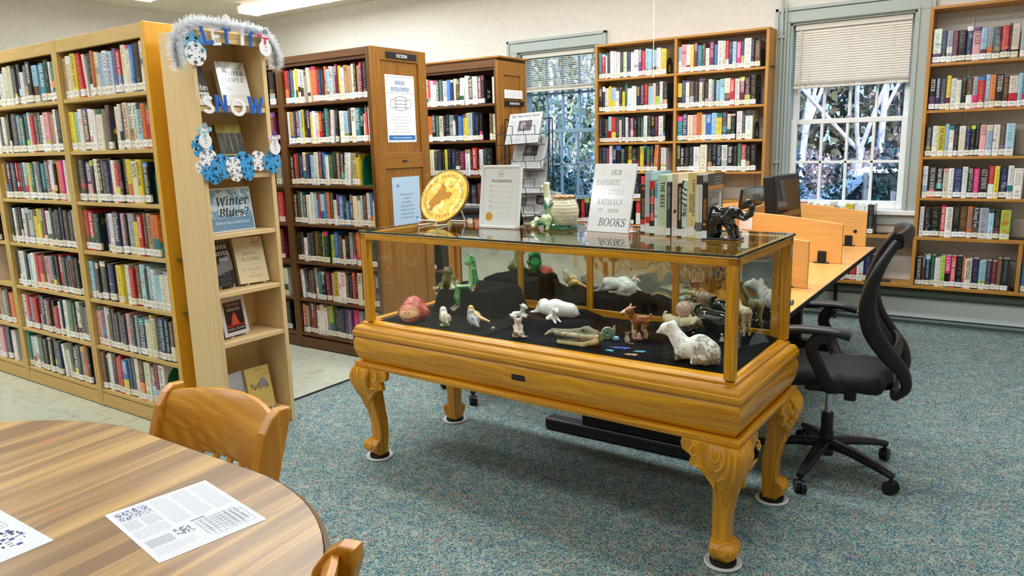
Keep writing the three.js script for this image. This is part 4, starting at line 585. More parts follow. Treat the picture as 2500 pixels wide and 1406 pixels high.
const COV = {
  winterPeople: print(256, 384, (x, w, h) => { x.fillStyle = '#dcd8cc'; x.fillRect(0, 0, w, h); x.strokeStyle = '#5a544a'; branchArt(x, 20, 0, 0.9, 46, 5); branchArt(x, 240, 0, 2.1, 46, 5); put(x, 'The', 128, 62, 22, '#3c3a36', 'serif', 'italic'); put(x, 'WINTER', 128, 118, 50, '#2d2b28'); put(x, 'PEOPLE', 128, 176, 50, '#2d2b28'); x.fillStyle = '#b9bab4'; x.beginPath(); x.moveTo(10, 250); x.lineTo(60, 196); x.lineTo(110, 250); x.fill(); put(x, 'JENNIFER', 128, 318, 40, '#b6b09c'); put(x, 'McMAHON', 128, 360, 36, '#b6b09c'); }),
  winterHunt: print(256, 384, (x, w, h) => { x.fillStyle = '#2a2a2e'; x.fillRect(0, 0, w, h); x.fillStyle = '#e6e4de'; x.fillRect(0, 270, w, 114); put(x, 'TIMBS', 150, 70, 46, '#a34a5a', 'serif'); x.fillStyle = '#5a5a5e'; x.beginPath(); x.moveTo(60, 260); x.lineTo(150, 130); x.lineTo(250, 270); x.fill(); put(x, 'winter', 170, 250, 64, '#f1f0ec', 'sans-serif', 'bold'); put(x, 'hunting', 158, 330, 62, '#26262a', 'sans-serif', 'bold'); }),
  goldCity: print(256, 352, (x, w, h) => { x.fillStyle = '#100f0b'; x.fillRect(0, 0, w, h); x.fillStyle = '#a8952a'; x.fillRect(0, 0, w, 92); const r = rng(4); for (let i = 0; i < 26; i++) { x.fillStyle = i % 2 ? '#23210f' : '#c6b23a'; x.fillRect(r() * w, 60 + r() * 40, 3, 60 + r() * 160); } x.fillStyle = '#d0b534'; x.fillRect(10, 300, 230, 10); x.fillStyle = '#e9e6dc'; x.fillRect(0, 334, w, 18); }),
  night: print(256, 384, (x, w, h) => { x.fillStyle = '#1b1c1f'; x.fillRect(0, 0, w, h); put(x, 'AN', 190, 70, 56, '#c4c6c6', 'sans-serif'); put(x, 'O', 200, 180, 60, '#c4c6c6', 'sans-serif'); put(x, 'NIGHT', 160, 340, 70, '#e3e3df', 'sans-serif'); x.fillStyle = '#55585a'; x.fillRect(0, 210, w, 50); }),
  allende: print(256, 384, (x, w, h) => { x.fillStyle = '#e6d6ac'; x.fillRect(0, 0, w, h); x.strokeStyle = '#b0473a'; branchArt(x, 250, 0, 2.2, 40, 5); branchArt(x, 180, 0, 1.6, 34, 4); put(x, 'ISABEL', 130, 150, 40, '#8f8672', 'sans-serif', 'normal'); put(x, 'ALLENDE', 134, 200, 42, '#8f8672', 'sans-serif', 'normal'); x.fillStyle = '#b8ab86'; x.fillRect(60, 228, 140, 2); put(x, 'IN THE MIDST', 130, 280, 27, '#a59a7c', 'sans-serif', 'normal'); put(x, 'OF', 130, 310, 20, '#a59a7c', 'sans-serif', 'normal'); put(x, 'WINTER', 140, 342, 30, '#a59a7c', 'sans-serif', 'normal'); }),
  darkWinter: print(256, 384, (x, w, h) => { x.fillStyle = '#1d1d20'; x.fillRect(0, 0, w, h); x.fillStyle = '#77787b'; x.beginPath(); x.moveTo(0, 250); x.lineTo(256, 90); x.lineTo(256, 240); x.lineTo(0, 300); x.fill(); put(x, 'DARK', 170, 56, 56, '#d9d8d4', 'sans-serif'); put(x, 'NEVER', 170, 110, 50, '#d9d8d4', 'sans-serif'); put(x, 'AND', 180, 160, 46, '#d9d8d4', 'sans-serif'); put(x, 'MID', 170, 290, 48, '#4a4b50', 'sans-serif'); put(x, 'WINTER', 130, 332, 44, '#4a4b50', 'sans-serif'); put(x, 'DARK', 150, 374, 44, '#4a4b50', 'sans-serif'); }),
  dream: print(256, 352, (x, w, h) => { x.fillStyle = '#cdcfd2'; x.fillRect(0, 0, w, h); x.fillStyle = '#17181b'; x.fillRect(34, 38, 190, 280); put(x, 'WINTER', 129, 84, 30, '#9a9a98'); put(x, 'DREAM', 129, 126, 34, '#c4c3bd'); x.fillStyle = '#d0553a'; for (let i = 0; i < 4; i++) { x.beginPath(); x.moveTo(128, 140 + i * 22); x.lineTo(98 - i * 7, 186 + i * 24); x.lineTo(158 + i * 7, 186 + i * 24); x.fill(); } x.fillStyle = '#9e2b28'; x.fillRect(34, 252, 190, 20); put(x, 'PAUL SEARS', 129, 302, 28, '#c4c3bd'); }),
  greyTree: print(256, 384, (x, w, h) => { x.fillStyle = '#b9bbc0'; x.fillRect(0, 0, w, h); x.strokeStyle = '#6a6b72'; branchArt(x, 230, 330, -2.0, 74, 6); x.fillStyle = '#8c8d94'; x.fillRect(0, 320, w, 64); x.fillStyle = '#3a3236'; blurb(x, 60, 236, 170, 2, 14, '#3a3236', 7); }),
  goldVault: print(256, 384, (x, w, h) => { x.fillStyle = '#d9bb6a'; x.fillRect(0, 0, w, h); put(x, 'ANNE', 150, 44, 40, '#a98b45', 'sans-serif', 'normal'); put(x, 'LLOYDS', 180, 92, 40, '#a98b45', 'sans-serif', 'normal'); const r = rng(9); x.fillStyle = '#5d5034'; for (let i = 0; i < 60; i++) x.fillRect(20 + r() * 200, 130 + r() * 60, 4, 12 + r() * 26); x.fillStyle = '#8d8f92'; x.beginPath(); x.ellipse(170, 150, 40, 46, 0, 0, 7); x.fill(); put(x, 'VAULT', 150, 336, 44, '#b5964c', 'sans-serif', 'normal'); }),
  winterBlues: print(384, 300, (x, w, h) => { x.fillStyle = '#a3bfd2'; x.fillRect(0, 0, w, h); for (let i = 0; i < 5; i++) { speck(x, w, h, 60, ['#c5d7e2', '#8fb0c8', '#b7cedc', '#7ea3bf', '#d6e3ea'][i], 3, 26, 20 + i); } x.fillStyle = '#6f97b6'; x.fillRect(0, 206, w, 94); speck(x, w, 94, 10, '#86aac6', 4, 20, 31); speck(x, w, h, 90, '#eef4f7', 1, 3, 40); put(x, 'Winter', 210, 116, 84, '#15171c', 'serif', 'italic bold'); put(x, 'Blues?', 214, 200, 84, '#15171c', 'serif', 'italic bold'); put(x, 'CHEER UP WITH A GOOD BOOK!', 192, 252, 22, '#eef3f6', 'sans-serif', 'normal', 'center', 340); }),
};
// a hardback standing face-out on a wire easel; local +x faces the room
function faceBook(label, cover, spine, w, h, t, y, z, x, tilt, ry, stand = true) {
  const o = thing('book', label, 'book', [x, y + 0.012, z], ry, 'face-out books in the display tower'), rock = new THREE.Matrix4().makeRotationZ(tilt);
  const sm = std({ color: spine, roughness: 0.35 }), P = (g) => g.applyMatrix4(rock);
  part('cover', P(merge([bx(-0.003, 0, 0, h, -w / 2, w / 2, 0.001), bx(-t, -t + 0.003, 0, h, -w / 2, w / 2, 0.001), bx(-t, 0, 0, h, w / 2 - 0.003, w / 2, 0.001)])), sm, o);
  part('page_block', P(bx(-t + 0.003, -0.003, 0.004, h - 0.004, -w / 2 + 0.005, w / 2 - 0.003, 0)), M.pages, o);
  const f = new THREE.PlaneGeometry(w - 0.002, h - 0.002); f.rotateY(PI / 2); f.translate(0.0006, h / 2, 0); part('cover_print', P(f), cover, o);
  if (stand) { const e = thing('book_easel', `white wire easel under the ${label.split(' ').slice(0, 5).join(' ')}`, 'easel', [x, y, z], ry), L = -0.06 - t;
    part('wire', [-1, 1].map((s) => merge([wire([[0.018, 0.026, s * w * 0.28], [0.02, 0.008, s * w * 0.28], [-t * 0.5, 0.004, s * w * 0.28], [-t - 0.012, 0.004, s * w * 0.28], [-t - 0.012 - h * 0.5 * sin(tilt), h * 0.6, s * w * 0.16], [L - 0.03, 0.003, s * w * 0.22]], 0.0022), ])), M.wireWhite, e); part('crossbar', rod([-t - 0.012, 0.004, -w * 0.28], [-t - 0.012, 0.004, w * 0.28], 0.002), M.wireWhite, e); }
  return o;
}
const FB = (...a) => faceBook(...a);
FB('cream face-out novel with black title on the top display shelf', COV.winterPeople, 0xcfc9ba, 0.158, 0.235, 0.034, TY[0], -2.465, -3.36, 0.3, -0.16);
FB('dark face-out book half hidden at the left of top display shelf', COV.winterHunt, 0x2b2b30, 0.152, 0.23, 0.03, TY[0], -2.265, -3.4, 0.3, 0.02);
FB('black and gold face-out book on the second display shelf', COV.goldCity, 0x8a7a24, 0.142, 0.19, 0.022, TY[1] + 0.06, -2.42, -3.37, 0.28, -0.1);
FB('black face-out book half hidden on the second display shelf', COV.night, 0x1b1c1f, 0.15, 0.23, 0.03, TY[1], -2.275, -3.4, 0.3, 0);
FB('cream face-out novel with red branches on the fourth display shelf', COV.allende, 0xd9c694, 0.165, 0.25, 0.036, TY[3], -2.47, -3.365, 0.26, -0.2);
FB('black and grey face-out thriller left on the fourth display shelf', COV.darkWinter, 0x1d1d20, 0.15, 0.235, 0.03, TY[3], -2.3, -3.385, 0.24, 0.04);
FB('silver-edged face-out book with a small red tree', COV.dream, 0x3a3b40, 0.165, 0.205, 0.03, TY[4], -2.335, -3.37, 0.14, 0.1);
FB('grey face-out book with a bare tree on the bottom display shelf', COV.greyTree, 0x9b9ca2, 0.15, 0.23, 0.02, TY[5], -2.31, -3.385, 0.2, 0.05);
FB('golden face-out book on the bottom display shelf', COV.goldVault, 0xc9ab5c, 0.15, 0.235, 0.022, TY[5], -2.45, -3.36, 0.22, -0.08);
{ const s = thing('sign_holder', 'pale blue winter sign in a clear stand on the third display shelf', 'sign', [-3.372, TY[2] + 0.001, -2.374], 0), k = new THREE.Matrix4().makeRotationZ(0.12), Q = (g) => g.applyMatrix4(k);
  part('stand', Q(merge([bx(-0.005, 0.003, 0, 0.226, -0.132, 0.132, 0.001), bx(-0.07, 0.0, 0.0, 0.003, -0.132, 0.132, 0.001)])), phys({ color: 0xf4f6f6, roughness: 0.15 }), s);
  const f = new THREE.PlaneGeometry(0.252, 0.212); f.rotateY(PI / 2); f.translate(0.0036, 0.112, 0); part('print', Q(f), COV.winterBlues, s); }
// foam letters, snowflakes, snowmen, tinsel: flat cut-outs with thickness, hung on the tower front; local frame: u to the right (-z), v up
const foam = (c) => std({ color: c, roughness: 0.7 });
const FB1 = foam(0x1a5fb8), FW = foam(0xf2f2f0), FL1 = foam(0x3b9ed8), FL2 = foam(0x62b6e2);
function hang(o, u, y, z, off = 0, rot = 0, th = 0) { o.position.set(TX + 0.004 + off, y, z); o.rotation.set(0, PI / 2, 0); o.rotateZ(rot); return o; }
const GL = { L: [[-3, 5], [-1, 5], [-1, -3], [3, -3], [3, -5], [-3, -5]], E: [[-3, 5], [3, 5], [3, 3.2], [-1, 3.2], [-1, 1], [2.2, 1], [2.2, -0.8], [-1, -0.8], [-1, -3.2], [3, -3.2], [3, -5], [-3, -5]], T: [[-3.4, 5], [3.4, 5], [3.4, 3], [1.1, 3], [1.1, -5], [-1.1, -5], [-1.1, 3], [-3.4, 3]], I: [[-1.1, 5], [1.1, 5], [1.1, -5], [-1.1, -5]], N: [[-3.8, -5], [-3.8, 5], [-1.7, 5], [1.9, -1.2], [1.9, 5], [3.8, 5], [3.8, -5], [1.8, -5], [-1.9, 1.4], [-1.9, -5]], W: [[-5.4, 5], [-3.2, 5], [-2.1, -1.6], [-0.8, 4], [0.8, 4], [2.1, -1.6], [3.2, 5], [5.4, 5], [3.2, -5], [1.2, -5], [0, 0.4], [-1.2, -5], [-3.2, -5]] };
function letter(ch, y, z, h, rot, white, off, label) {
  const s = h / 10; let g;
  if (ch === 'O') { const c = (r) => Array.from({ length: 28 }, (_, i) => [r * 1.02 * cos(i / 28 * 2 * PI), r * sin(i / 28 * 2 * PI)]); g = ext(c(h / 2), 0.006, 0.0012, [c(h * 0.29)]); }
  else if (ch === 'S') { const pts = smooth([[2.6, 3, 0], [0.6, 4.1, 0], [-2.1, 3.4, 0], [-2.2, 1.4, 0], [0, 0.1, 0], [2.3, -1.4, 0], [2.1, -3.5, 0], [-0.6, -4.1, 0], [-2.9, -2.9, 0]], 30), L = [], Rr = []; pts.forEach((p, i) => { const a = pts[max(0, i - 1)], b = pts[min(pts.length - 1, i + 1)], d = hypot(b[0] - a[0], b[1] - a[1]), nx = -(b[1] - a[1]) / d, ny = (b[0] - a[0]) / d; L.push([(p[0] + nx) * s, (p[1] + ny) * s]); Rr.unshift([(p[0] - nx) * s, (p[1] - ny) * s]); }); g = ext(L.concat(Rr), 0.006, 0.001); }
  else g = ext(GL[ch].map(([a, b]) => [a * s, b * s]), 0.006, 0.0012);
  hang(solo('letter', g, white ? FW : FB1, label, 'letter', undefined, 0, 'foam letters on the display tower'), 0, y, z, off, rot);
}
letter('L', 2.05, -2.246, 0.088, 0.28, 0, 0.03, 'blue foam letter L starting the top phrase on the tower');
letter('E', 2.05, -2.307, 0.08, 0.08, 1, 0.012, 'white foam letter E between the L and T on the tower');
letter('T', 2.058, -2.364, 0.082, 0.0, 0, 0.014, 'blue foam letter T right of the white E on the tower');
letter('I', 2.064, -2.457, 0.082, -0.08, 1, 0.012, 'white foam letter I in the top phrase on the tower');
letter('T', 2.06, -2.504, 0.082, -0.04, 0, 0.014, 'blue foam letter T left of the red-scarfed snowman');
letter('S', 1.73, -2.234, 0.084, 0.05, 1, 0.006, 'white foam letter S on the second display shelf edge');
letter('N', 1.735, -2.305, 0.086, 0.04, 0, 0.008, 'blue foam letter N on the second display shelf edge');
letter('O', 1.721, -2.401, 0.088, 0, 1, 0.006, 'white foam letter O on the second display shelf edge');
letter('W', 1.732, -2.505, 0.088, -0.04, 0, 0.008, 'blue foam letter W on the second display shelf edge');
function flakeShape(R) { const arm = [[0.14, 0.2], [0.13, 0.38], [0.3, 0.5], [0.38, 0.42], [0.47, 0.5], [0.37, 0.68], [0.14, 0.6], [0.14, 0.7], [0.24, 0.8], [0.33, 0.74], [0.4, 0.84], [0.22, 1.0], [0.09, 0.97], [0, 1.06]], out = []; const all = arm.concat(arm.slice(0, -1).reverse().map(([a, b]) => [-a, b])); for (let k = 0; k < 6; k++) { const a = -k * PI / 3; for (const [u, v] of all.slice().reverse()) out.push([R * (u * cos(a) - v * sin(a)) * 0.94, R * (u * sin(a) + v * cos(a)) * 0.94]); } return out; }
[['large blue snowflake at the upper left tower corner', 1.993, -2.182, 0.074, FL2, 0.008, 0.1], ['white snowflake behind the large upper left blue snowflake', 1.962, -2.19, 0.06, FW, 0.01, 0.4], ['tiny white snowflake on the tinsel above the letters', 2.137, -2.362, 0.022, FW, 0.03, 0],
  ['blue snowflake just below the left snowman', 1.531, -2.178, 0.06, FL1, 0.006, 0.3], ['white snowflake under the left snowman, beside blue ones', 1.474, -2.2, 0.052, FW, 0.012, 0.1], ['blue snowflake at the middle left of the snowflake row', 1.434, -2.27, 0.064, FL1, 0.02, 0.2], ['blue snowflake right of centre in the snowflake row', 1.44, -2.394, 0.068, FL1, 0.016, 0.05], ['white snowflake between the two right blue snowflakes', 1.453, -2.49, 0.055, FW, 0.008, 0.35], ['blue snowflake at the right end under the right snowman', 1.446, -2.573, 0.061, FL1, 0.014, 0.15], ['small white snowflake at the left end of the row', 1.43, -2.168, 0.038, FW, 0.004, 0.2], ['small blue snowflake lowest in the snowflake row', 1.388, -2.228, 0.044, FL1, 0.01, 0], ['blue snowflake at the lower left of the row', 1.404, -2.192, 0.04, FL1, 0.018, 0.5], ['small white snowflake low under the centre of the row', 1.39, -2.343, 0.038, FW, 0.02, 0.3], ['small blue snowflake low beside the centre white one', 1.394, -2.414, 0.04, FL1, 0.024, 0.2], ['white snowflake in the middle of the row', 1.434, -2.327, 0.046, FW, 0.026, 0.1]].forEach(([l, y, z, r, m, off, rot]) => hang(solo('snowflake', ext(flakeShape(r), 0.005, 0.0008), m, l, 'snowflake', undefined, 0, 'foam snowflakes on the display tower'), 0, y, z, off, rot));
function snowman(label, y, z, h, hatC, scarfC, mitt, dir) {
  const t = thing('snowman', label, 'snowman', [0, 0, 0], 0, 'snowman cut-outs'), s = h / 12, el = (cx, cy, rx, ry, n = 26) => Array.from({ length: n }, (_, i) => [(cx + rx * cos(i / n * 2 * PI)) * s, (cy + ry * sin(i / n * 2 * PI)) * s]);
  part('body', ext(el(0, -2.3, 3.5, 3.7), 0.006, 0.001), FW, t); part('body', at(ext(el(0.1, 1.4, 2.2, 2.3), 0.006, 0.001), 0, 0, 0.0006), FW, t); part('head', at(ext(el(0.1, 3.8, 1.6, 1.6), 0.006, 0.001), 0, 0, 0.0012), FW, t);
  part('hat', at(ext([[-1.6, 4.4], [1.8, 4.4], [1.7, 5.0], [0.9, 6.6], [-0.3, 6.4], [-1.5, 5.1]].map(([a, b]) => [a * s, b * s]), 0.004, 0.0006), 0, 0, 0.0055), foam(hatC), t);
  part('scarf', at(ext([[-1.7, 2.7], [1.9, 2.7], [2.0, 2.0], [0.6, 1.9], [0.2, -0.6], [-0.9, -0.5], [-0.5, 1.9], [-1.7, 2.1]].map(([a, b]) => [a * s, b * s]), 0.003, 0.0005), 0, 0, 0.0065), foam(scarfC), t);
  for (const sd of [-1, 1]) if (dir === 0 || dir === sd) part('mitten', at(ext(el(sd * 3.1, 3.4 , 1.0, 1.2), 0.005, 0.001), 0, 0, 0.001), foam(mitt), t);
  part('button', [0.2, -1.6, -3.2].map((b) => at(ext(el(0.1, b, 0.3, 0.3, 10), 0.002, 0.0003), 0, 0, 0.008)), foam(0x6c7a88), t);
  part('face', [at(ext(el(-0.5, 4.1, 0.18, 0.18, 8), 0.002, 0), 0, 0, 0.0068), at(ext(el(0.6, 4.1, 0.18, 0.18, 8), 0.002, 0), 0, 0, 0.0068)], M.blackMatt, t); part('nose', at(ext([[0, 3.9], [0, 3.4], [1.1, 3.55]].map(([a, b]) => [a * s, b * s]), 0.002, 0), 0, 0, 0.0068), foam(0xe07a3c), t);
  hang(t, 0, y, z, 0.03, 0);
}
snowman('white snowman cut-out with red scarf and grey hat', 2.043, -2.578, 0.128, 0x7e8288, 0xd63a50, 0xd63a50, -1);
snowman('white snowman cut-out with pale blue scarf above left snowflakes', 1.579, -2.182, 0.116, 0x8fa9b4, 0x9fd0de, 0x8fc4d6, 0);
snowman('white snowman cut-out with purple hat and pink mittens', 1.54, -2.586, 0.116, 0x5b3f8f, 0xc3c9e2, 0xe3c3e6, 0);
{ const t = thing('tinsel_garland', 'white iridescent tinsel garland along the top of the display tower', 'garland'), r = rng(71);
  const core = smooth([[TX + 0.02, 1.9, -2.095], [TX + 0.02, 2.0, -2.09], [TX + 0.01, 2.075, -2.14], [TX + 0.01, 2.108, -2.22], [TX + 0.01, 2.112, -2.36], [TX + 0.01, 2.108, -2.5], [TX + 0.012, 2.085, -2.6], [TX + 0.02, 2.01, -2.648], [TX + 0.02, 1.94, -2.65]], 120);
  part('cord', tube(core.filter((_, i) => i % 6 === 0), 0.003, 60, 6), M.white, t);
  const m = phys({ color: 0xf0f2f4, roughness: 0.3, iridescence: 0.7, iridescenceIOR: 1.5, iridescenceThicknessRange: [200, 480] }), pos = [];
  for (let i = 0; i < 7500; i++) { const c = core[floor(r() * core.length)], a = r() * 6.283, b = Math.acos(2 * r() - 1), l = 0.018 + 0.03 * r(), d = [sin(b) * cos(a), cos(b), sin(b) * sin(a)], w = 0.0011, p = [-d[1], d[0], 0.3], q = hypot(...p), e = p.map((v) => v / q * w), s = [c[0] + (r() - 0.5) * 0.006, c[1] + (r() - 0.5) * 0.006, c[2] + (r() - 0.5) * 0.006];
    const A = s.map((v, k) => v + e[k]), B = s.map((v, k) => v - e[k]), C = s.map((v, k) => v + d[k] * l - e[k] + (k === 1 ? -0.003 : 0)), D = s.map((v, k) => v + d[k] * l + e[k] + (k === 1 ? -0.003 : 0)); pos.push(...A, ...B, ...C, ...A, ...C, ...D); }
  const g = new THREE.BufferGeometry(); g.setAttribute('position', new THREE.Float32BufferAttribute(pos, 3)); g.setAttribute('uv', new THREE.Float32BufferAttribute(new Float32Array(pos.length / 3 * 2), 2)); g.computeVertexNormals(); const k = part('tinsel', g, m, t); k.userData.kind = 'stuff'; }

// ================================================================ signs on the end panels (they face +x)
function sheet(name, label, cat, x, yc, zc, w, h, mat, th = 0.0006, rot = 0) { const t = thing(name, label, cat, [x, yc, zc]); part('board', bx(0, th, -h / 2, h / 2, -w / 2, w / 2, min(0.001, th / 3)), th > 0.002 ? M.black : M.paper, t); const f = new THREE.PlaneGeometry(w * 0.998, h * 0.998); f.rotateY(PI / 2); f.translate(th + 0.0003, 0, 0); part('print', f, mat, t); t.rotation.x = rot; return t; }
const flat = (w, h, d) => std({ map: canvasTex(w, h, d), roughness: 0.7 });
sheet('wall_sign', 'black engraved sign on top of the fiction end panel', 'sign', -3.609, 2.121, -3.995, 0.31, 0.042, flat(512, 70, (x, w, h) => { x.fillStyle = '#0b0b0c'; x.fillRect(0, 0, w, h); put(x, 'FICTION', 256, 53, 52, '#f2f2ee', 'sans-serif', 'bold', 'center', 185); }), 0.003);
sheet('wall_sign', 'small black engraved newspapers sign on the rear end panel', 'sign', -3.644, 1.849, -5.437, 0.3, 0.042, flat(512, 72, (x, w, h) => { x.fillStyle = '#0b0b0c'; x.fillRect(0, 0, w, h); put(x, 'NEWSPAPERS', 256, 52, 46, '#f2f2ee', 'sans-serif', 'bold', 'center', 260); }), 0.003);
sheet('notice', 'white slip with a few lines above the newspapers sign', 'notice', -3.644, 1.926, -5.425, 0.275, 0.07, flat(320, 84, (x, w, h) => { x.fillStyle = '#f2f1f2'; x.fillRect(0, 0, w, h); blurb(x, 24, 24, 270, 4, 14, '#b9bac0', 3); }), 0.002);
sheet('poster', 'white mask poster taped on the fiction end panel', 'poster', -3.622, 1.768, -3.978, 0.295, 0.455, flat(512, 790, (x, w, h) => {
  x.fillStyle = '#f0f1f2'; x.fillRect(0, 0, w, h); x.fillStyle = '#3a4658'; x.fillRect(20, 22, 470, 3); x.fillRect(20, 206, 470, 3); put(x, 'MASK', 256, 112, 66, '#2c6fae', 'sans-serif'); put(x, 'REQUIRED', 256, 188, 66, '#2c6fae', 'sans-serif', 'bold', 'center', 350);
  x.strokeStyle = '#20242c'; x.lineWidth = 5; x.beginPath(); x.moveTo(150, 272); x.quadraticCurveTo(256, 226, 362, 272); x.lineTo(362, 392); x.quadraticCurveTo(256, 440, 150, 392); x.closePath(); x.stroke(); for (const [a, b] of [[300, 290], [340, 338], [376, 384]]) { x.beginPath(); x.moveTo(150, a); x.quadraticCurveTo(256, b, 362, a); x.stroke(); } x.beginPath(); x.ellipse(118, 334, 46, 50, 0, PI * 0.5, PI * 1.5); x.moveTo(150, 284); x.lineTo(118, 284); x.moveTo(150, 384); x.lineTo(118, 384); x.moveTo(362, 284); x.lineTo(394, 284); x.moveTo(362, 384); x.lineTo(394, 384); x.stroke(); x.beginPath(); x.ellipse(394, 334, 46, 50, 0, -PI * 0.5, PI * 0.5); x.stroke(); x.fillStyle = '#20242c'; x.fillRect(176, 262, 5, 140); x.fillRect(332, 262, 5, 140);
  ['As of Monday, December 13th,', 'EVERYONE must wear a mask', 'in public indoor spaces in', 'accordance with the', 'guidelines issued by the', 'Governor of New York State.'].forEach((s, i) => put(x, s, 256, 500 + i * 36, 27, '#a9b4c2', 'sans-serif', 'normal', 'center', 420)); x.fillStyle = '#2f78b8'; x.fillRect(20, 708, 472, 58); put(x, 'Thank you for your cooperation!', 256, 745, 24, '#eaf2f8', 'sans-serif', 'bold', 'center', 330); }), 0.0006);
sheet('poster', 'pale blue quote poster below the mask poster', 'poster', -3.622, 1.127, -3.99, 0.288, 0.344, flat(420, 500, (x, w, h) => { x.fillStyle = '#b9d5ea'; x.fillRect(0, 0, w, h); put(x, '“', 84, 150, 120, '#3f86c0', 'serif'); ['The library is an', 'arena of', 'possibility,', 'opening both a', 'window into the', 'soul and a door', 'onto the world.'].forEach((s, i) => put(x, s, 214, 190 + i * 40, 30, '#2a4d78', 'sans-serif', 'normal', 'center', 270)); put(x, '”', 360, 500, 110, '#3f86c0', 'serif'); }), 0.0006);
// ================================================================ glass-topped oak display case on carved legs
const CX = -1.6324, CZ0 = -2.7391, CYAW = -0.0274;
const disp = thing('display_case', 'long oak display case with glass top on four carved legs', 'display case', [CX, 0, CZ0], CYAW);
function ring(hl, hd, prof) { // mitred moulding: profile [outward offset, height] run round a rectangle
  const q = [], c = (s) => { const o = prof[s]; const a = hl + o[0], b = hd + o[0]; return [[-a, o[1], b], [a, o[1], b], [a, o[1], -b], [-a, o[1], -b]]; };
  let w = 0; for (let s = 0; s < prof.length - 1; s++) { const A = c(s), B = c(s + 1), w2 = w + hypot(prof[s + 1][0] - prof[s][0], prof[s + 1][1] - prof[s][1]);
    for (let k = 0; k < 4; k++) { const L = k % 2 ? 2 * hd : 2 * hl, o = k * 0.37; q.push([[A[k], A[(k + 1) % 4], B[(k + 1) % 4], B[k]], [[o, w], [o + L, w], [o + L, w2], [o, w2]]]); } w = w2; }
  return toCreasedNormals(quads(q), 0.6);
}
const hl = 0.938, hd = 0.353;
part('plinth_moulding', ring(hl, hd, [[-0.12, 0.474], [-0.002, 0.474], [0, 0.477], [0, 0.495], [-0.002, 0.498], [-0.03, 0.499]]), M.caseOak, disp);
part('bowed_apron', ring(hl, hd, [[-0.03, 0.499], [-0.026, 0.502], [-0.019, 0.51], [-0.013, 0.522], [-0.007, 0.54], [-0.002, 0.562], [0, 0.585], [-0.002, 0.605], [-0.008, 0.62], [-0.014, 0.626]]), M.caseOak, disp);
part('ledge_moulding', ring(hl, hd, [[-0.014, 0.626], [-0.001, 0.626], [0.001, 0.629], [0.001, 0.648], [-0.001, 0.651], [-0.004, 0.653], [-0.005, 0.661], [-0.01, 0.67], [-0.018, 0.6765], [-0.028, 0.679], [-0.03, 0.681], [-0.031, 0.689], [-0.034, 0.691], [-0.04, 0.693], [-0.046, 0.699], [-0.05, 0.7], [-0.09, 0.7]]), M.caseOak, disp);
part('deck', plain(2 * hl - 0.1, 0.018, 2 * hd - 0.1, 0, 0.688, 0), M.darkOak, disp); part('underside', plain(2 * hl - 0.06, 0.012, 2 * hd - 0.06, 0, 0.482, 0), M.darkOak, disp);
const tx = 0.0153, tl = 0.887, td = 0.328, ps = 0.036, pT = 1.119, pB = 0.699;
for (const sx of [-1, 1]) for (const sz of [-1, 1]) part('corner_post', bx(tx + sx * tl, tx + sx * (tl - ps), pB, pT - 0.001, sz * td, sz * (td - ps), 0.003, 1), M.caseOak, disp);
for (const s of [-1, 1]) { part('top_rail', bx(tx - tl, tx + tl, pT - 0.03, pT, s * td, s * (td - ps), 0.003, 0), M.caseOak, disp); part('top_rail', bx(tx + s * tl, tx + s * (tl - ps), pT - 0.03, pT + 0.0004, -td + ps, td - ps, 0.003, 2), M.caseOak, disp); }
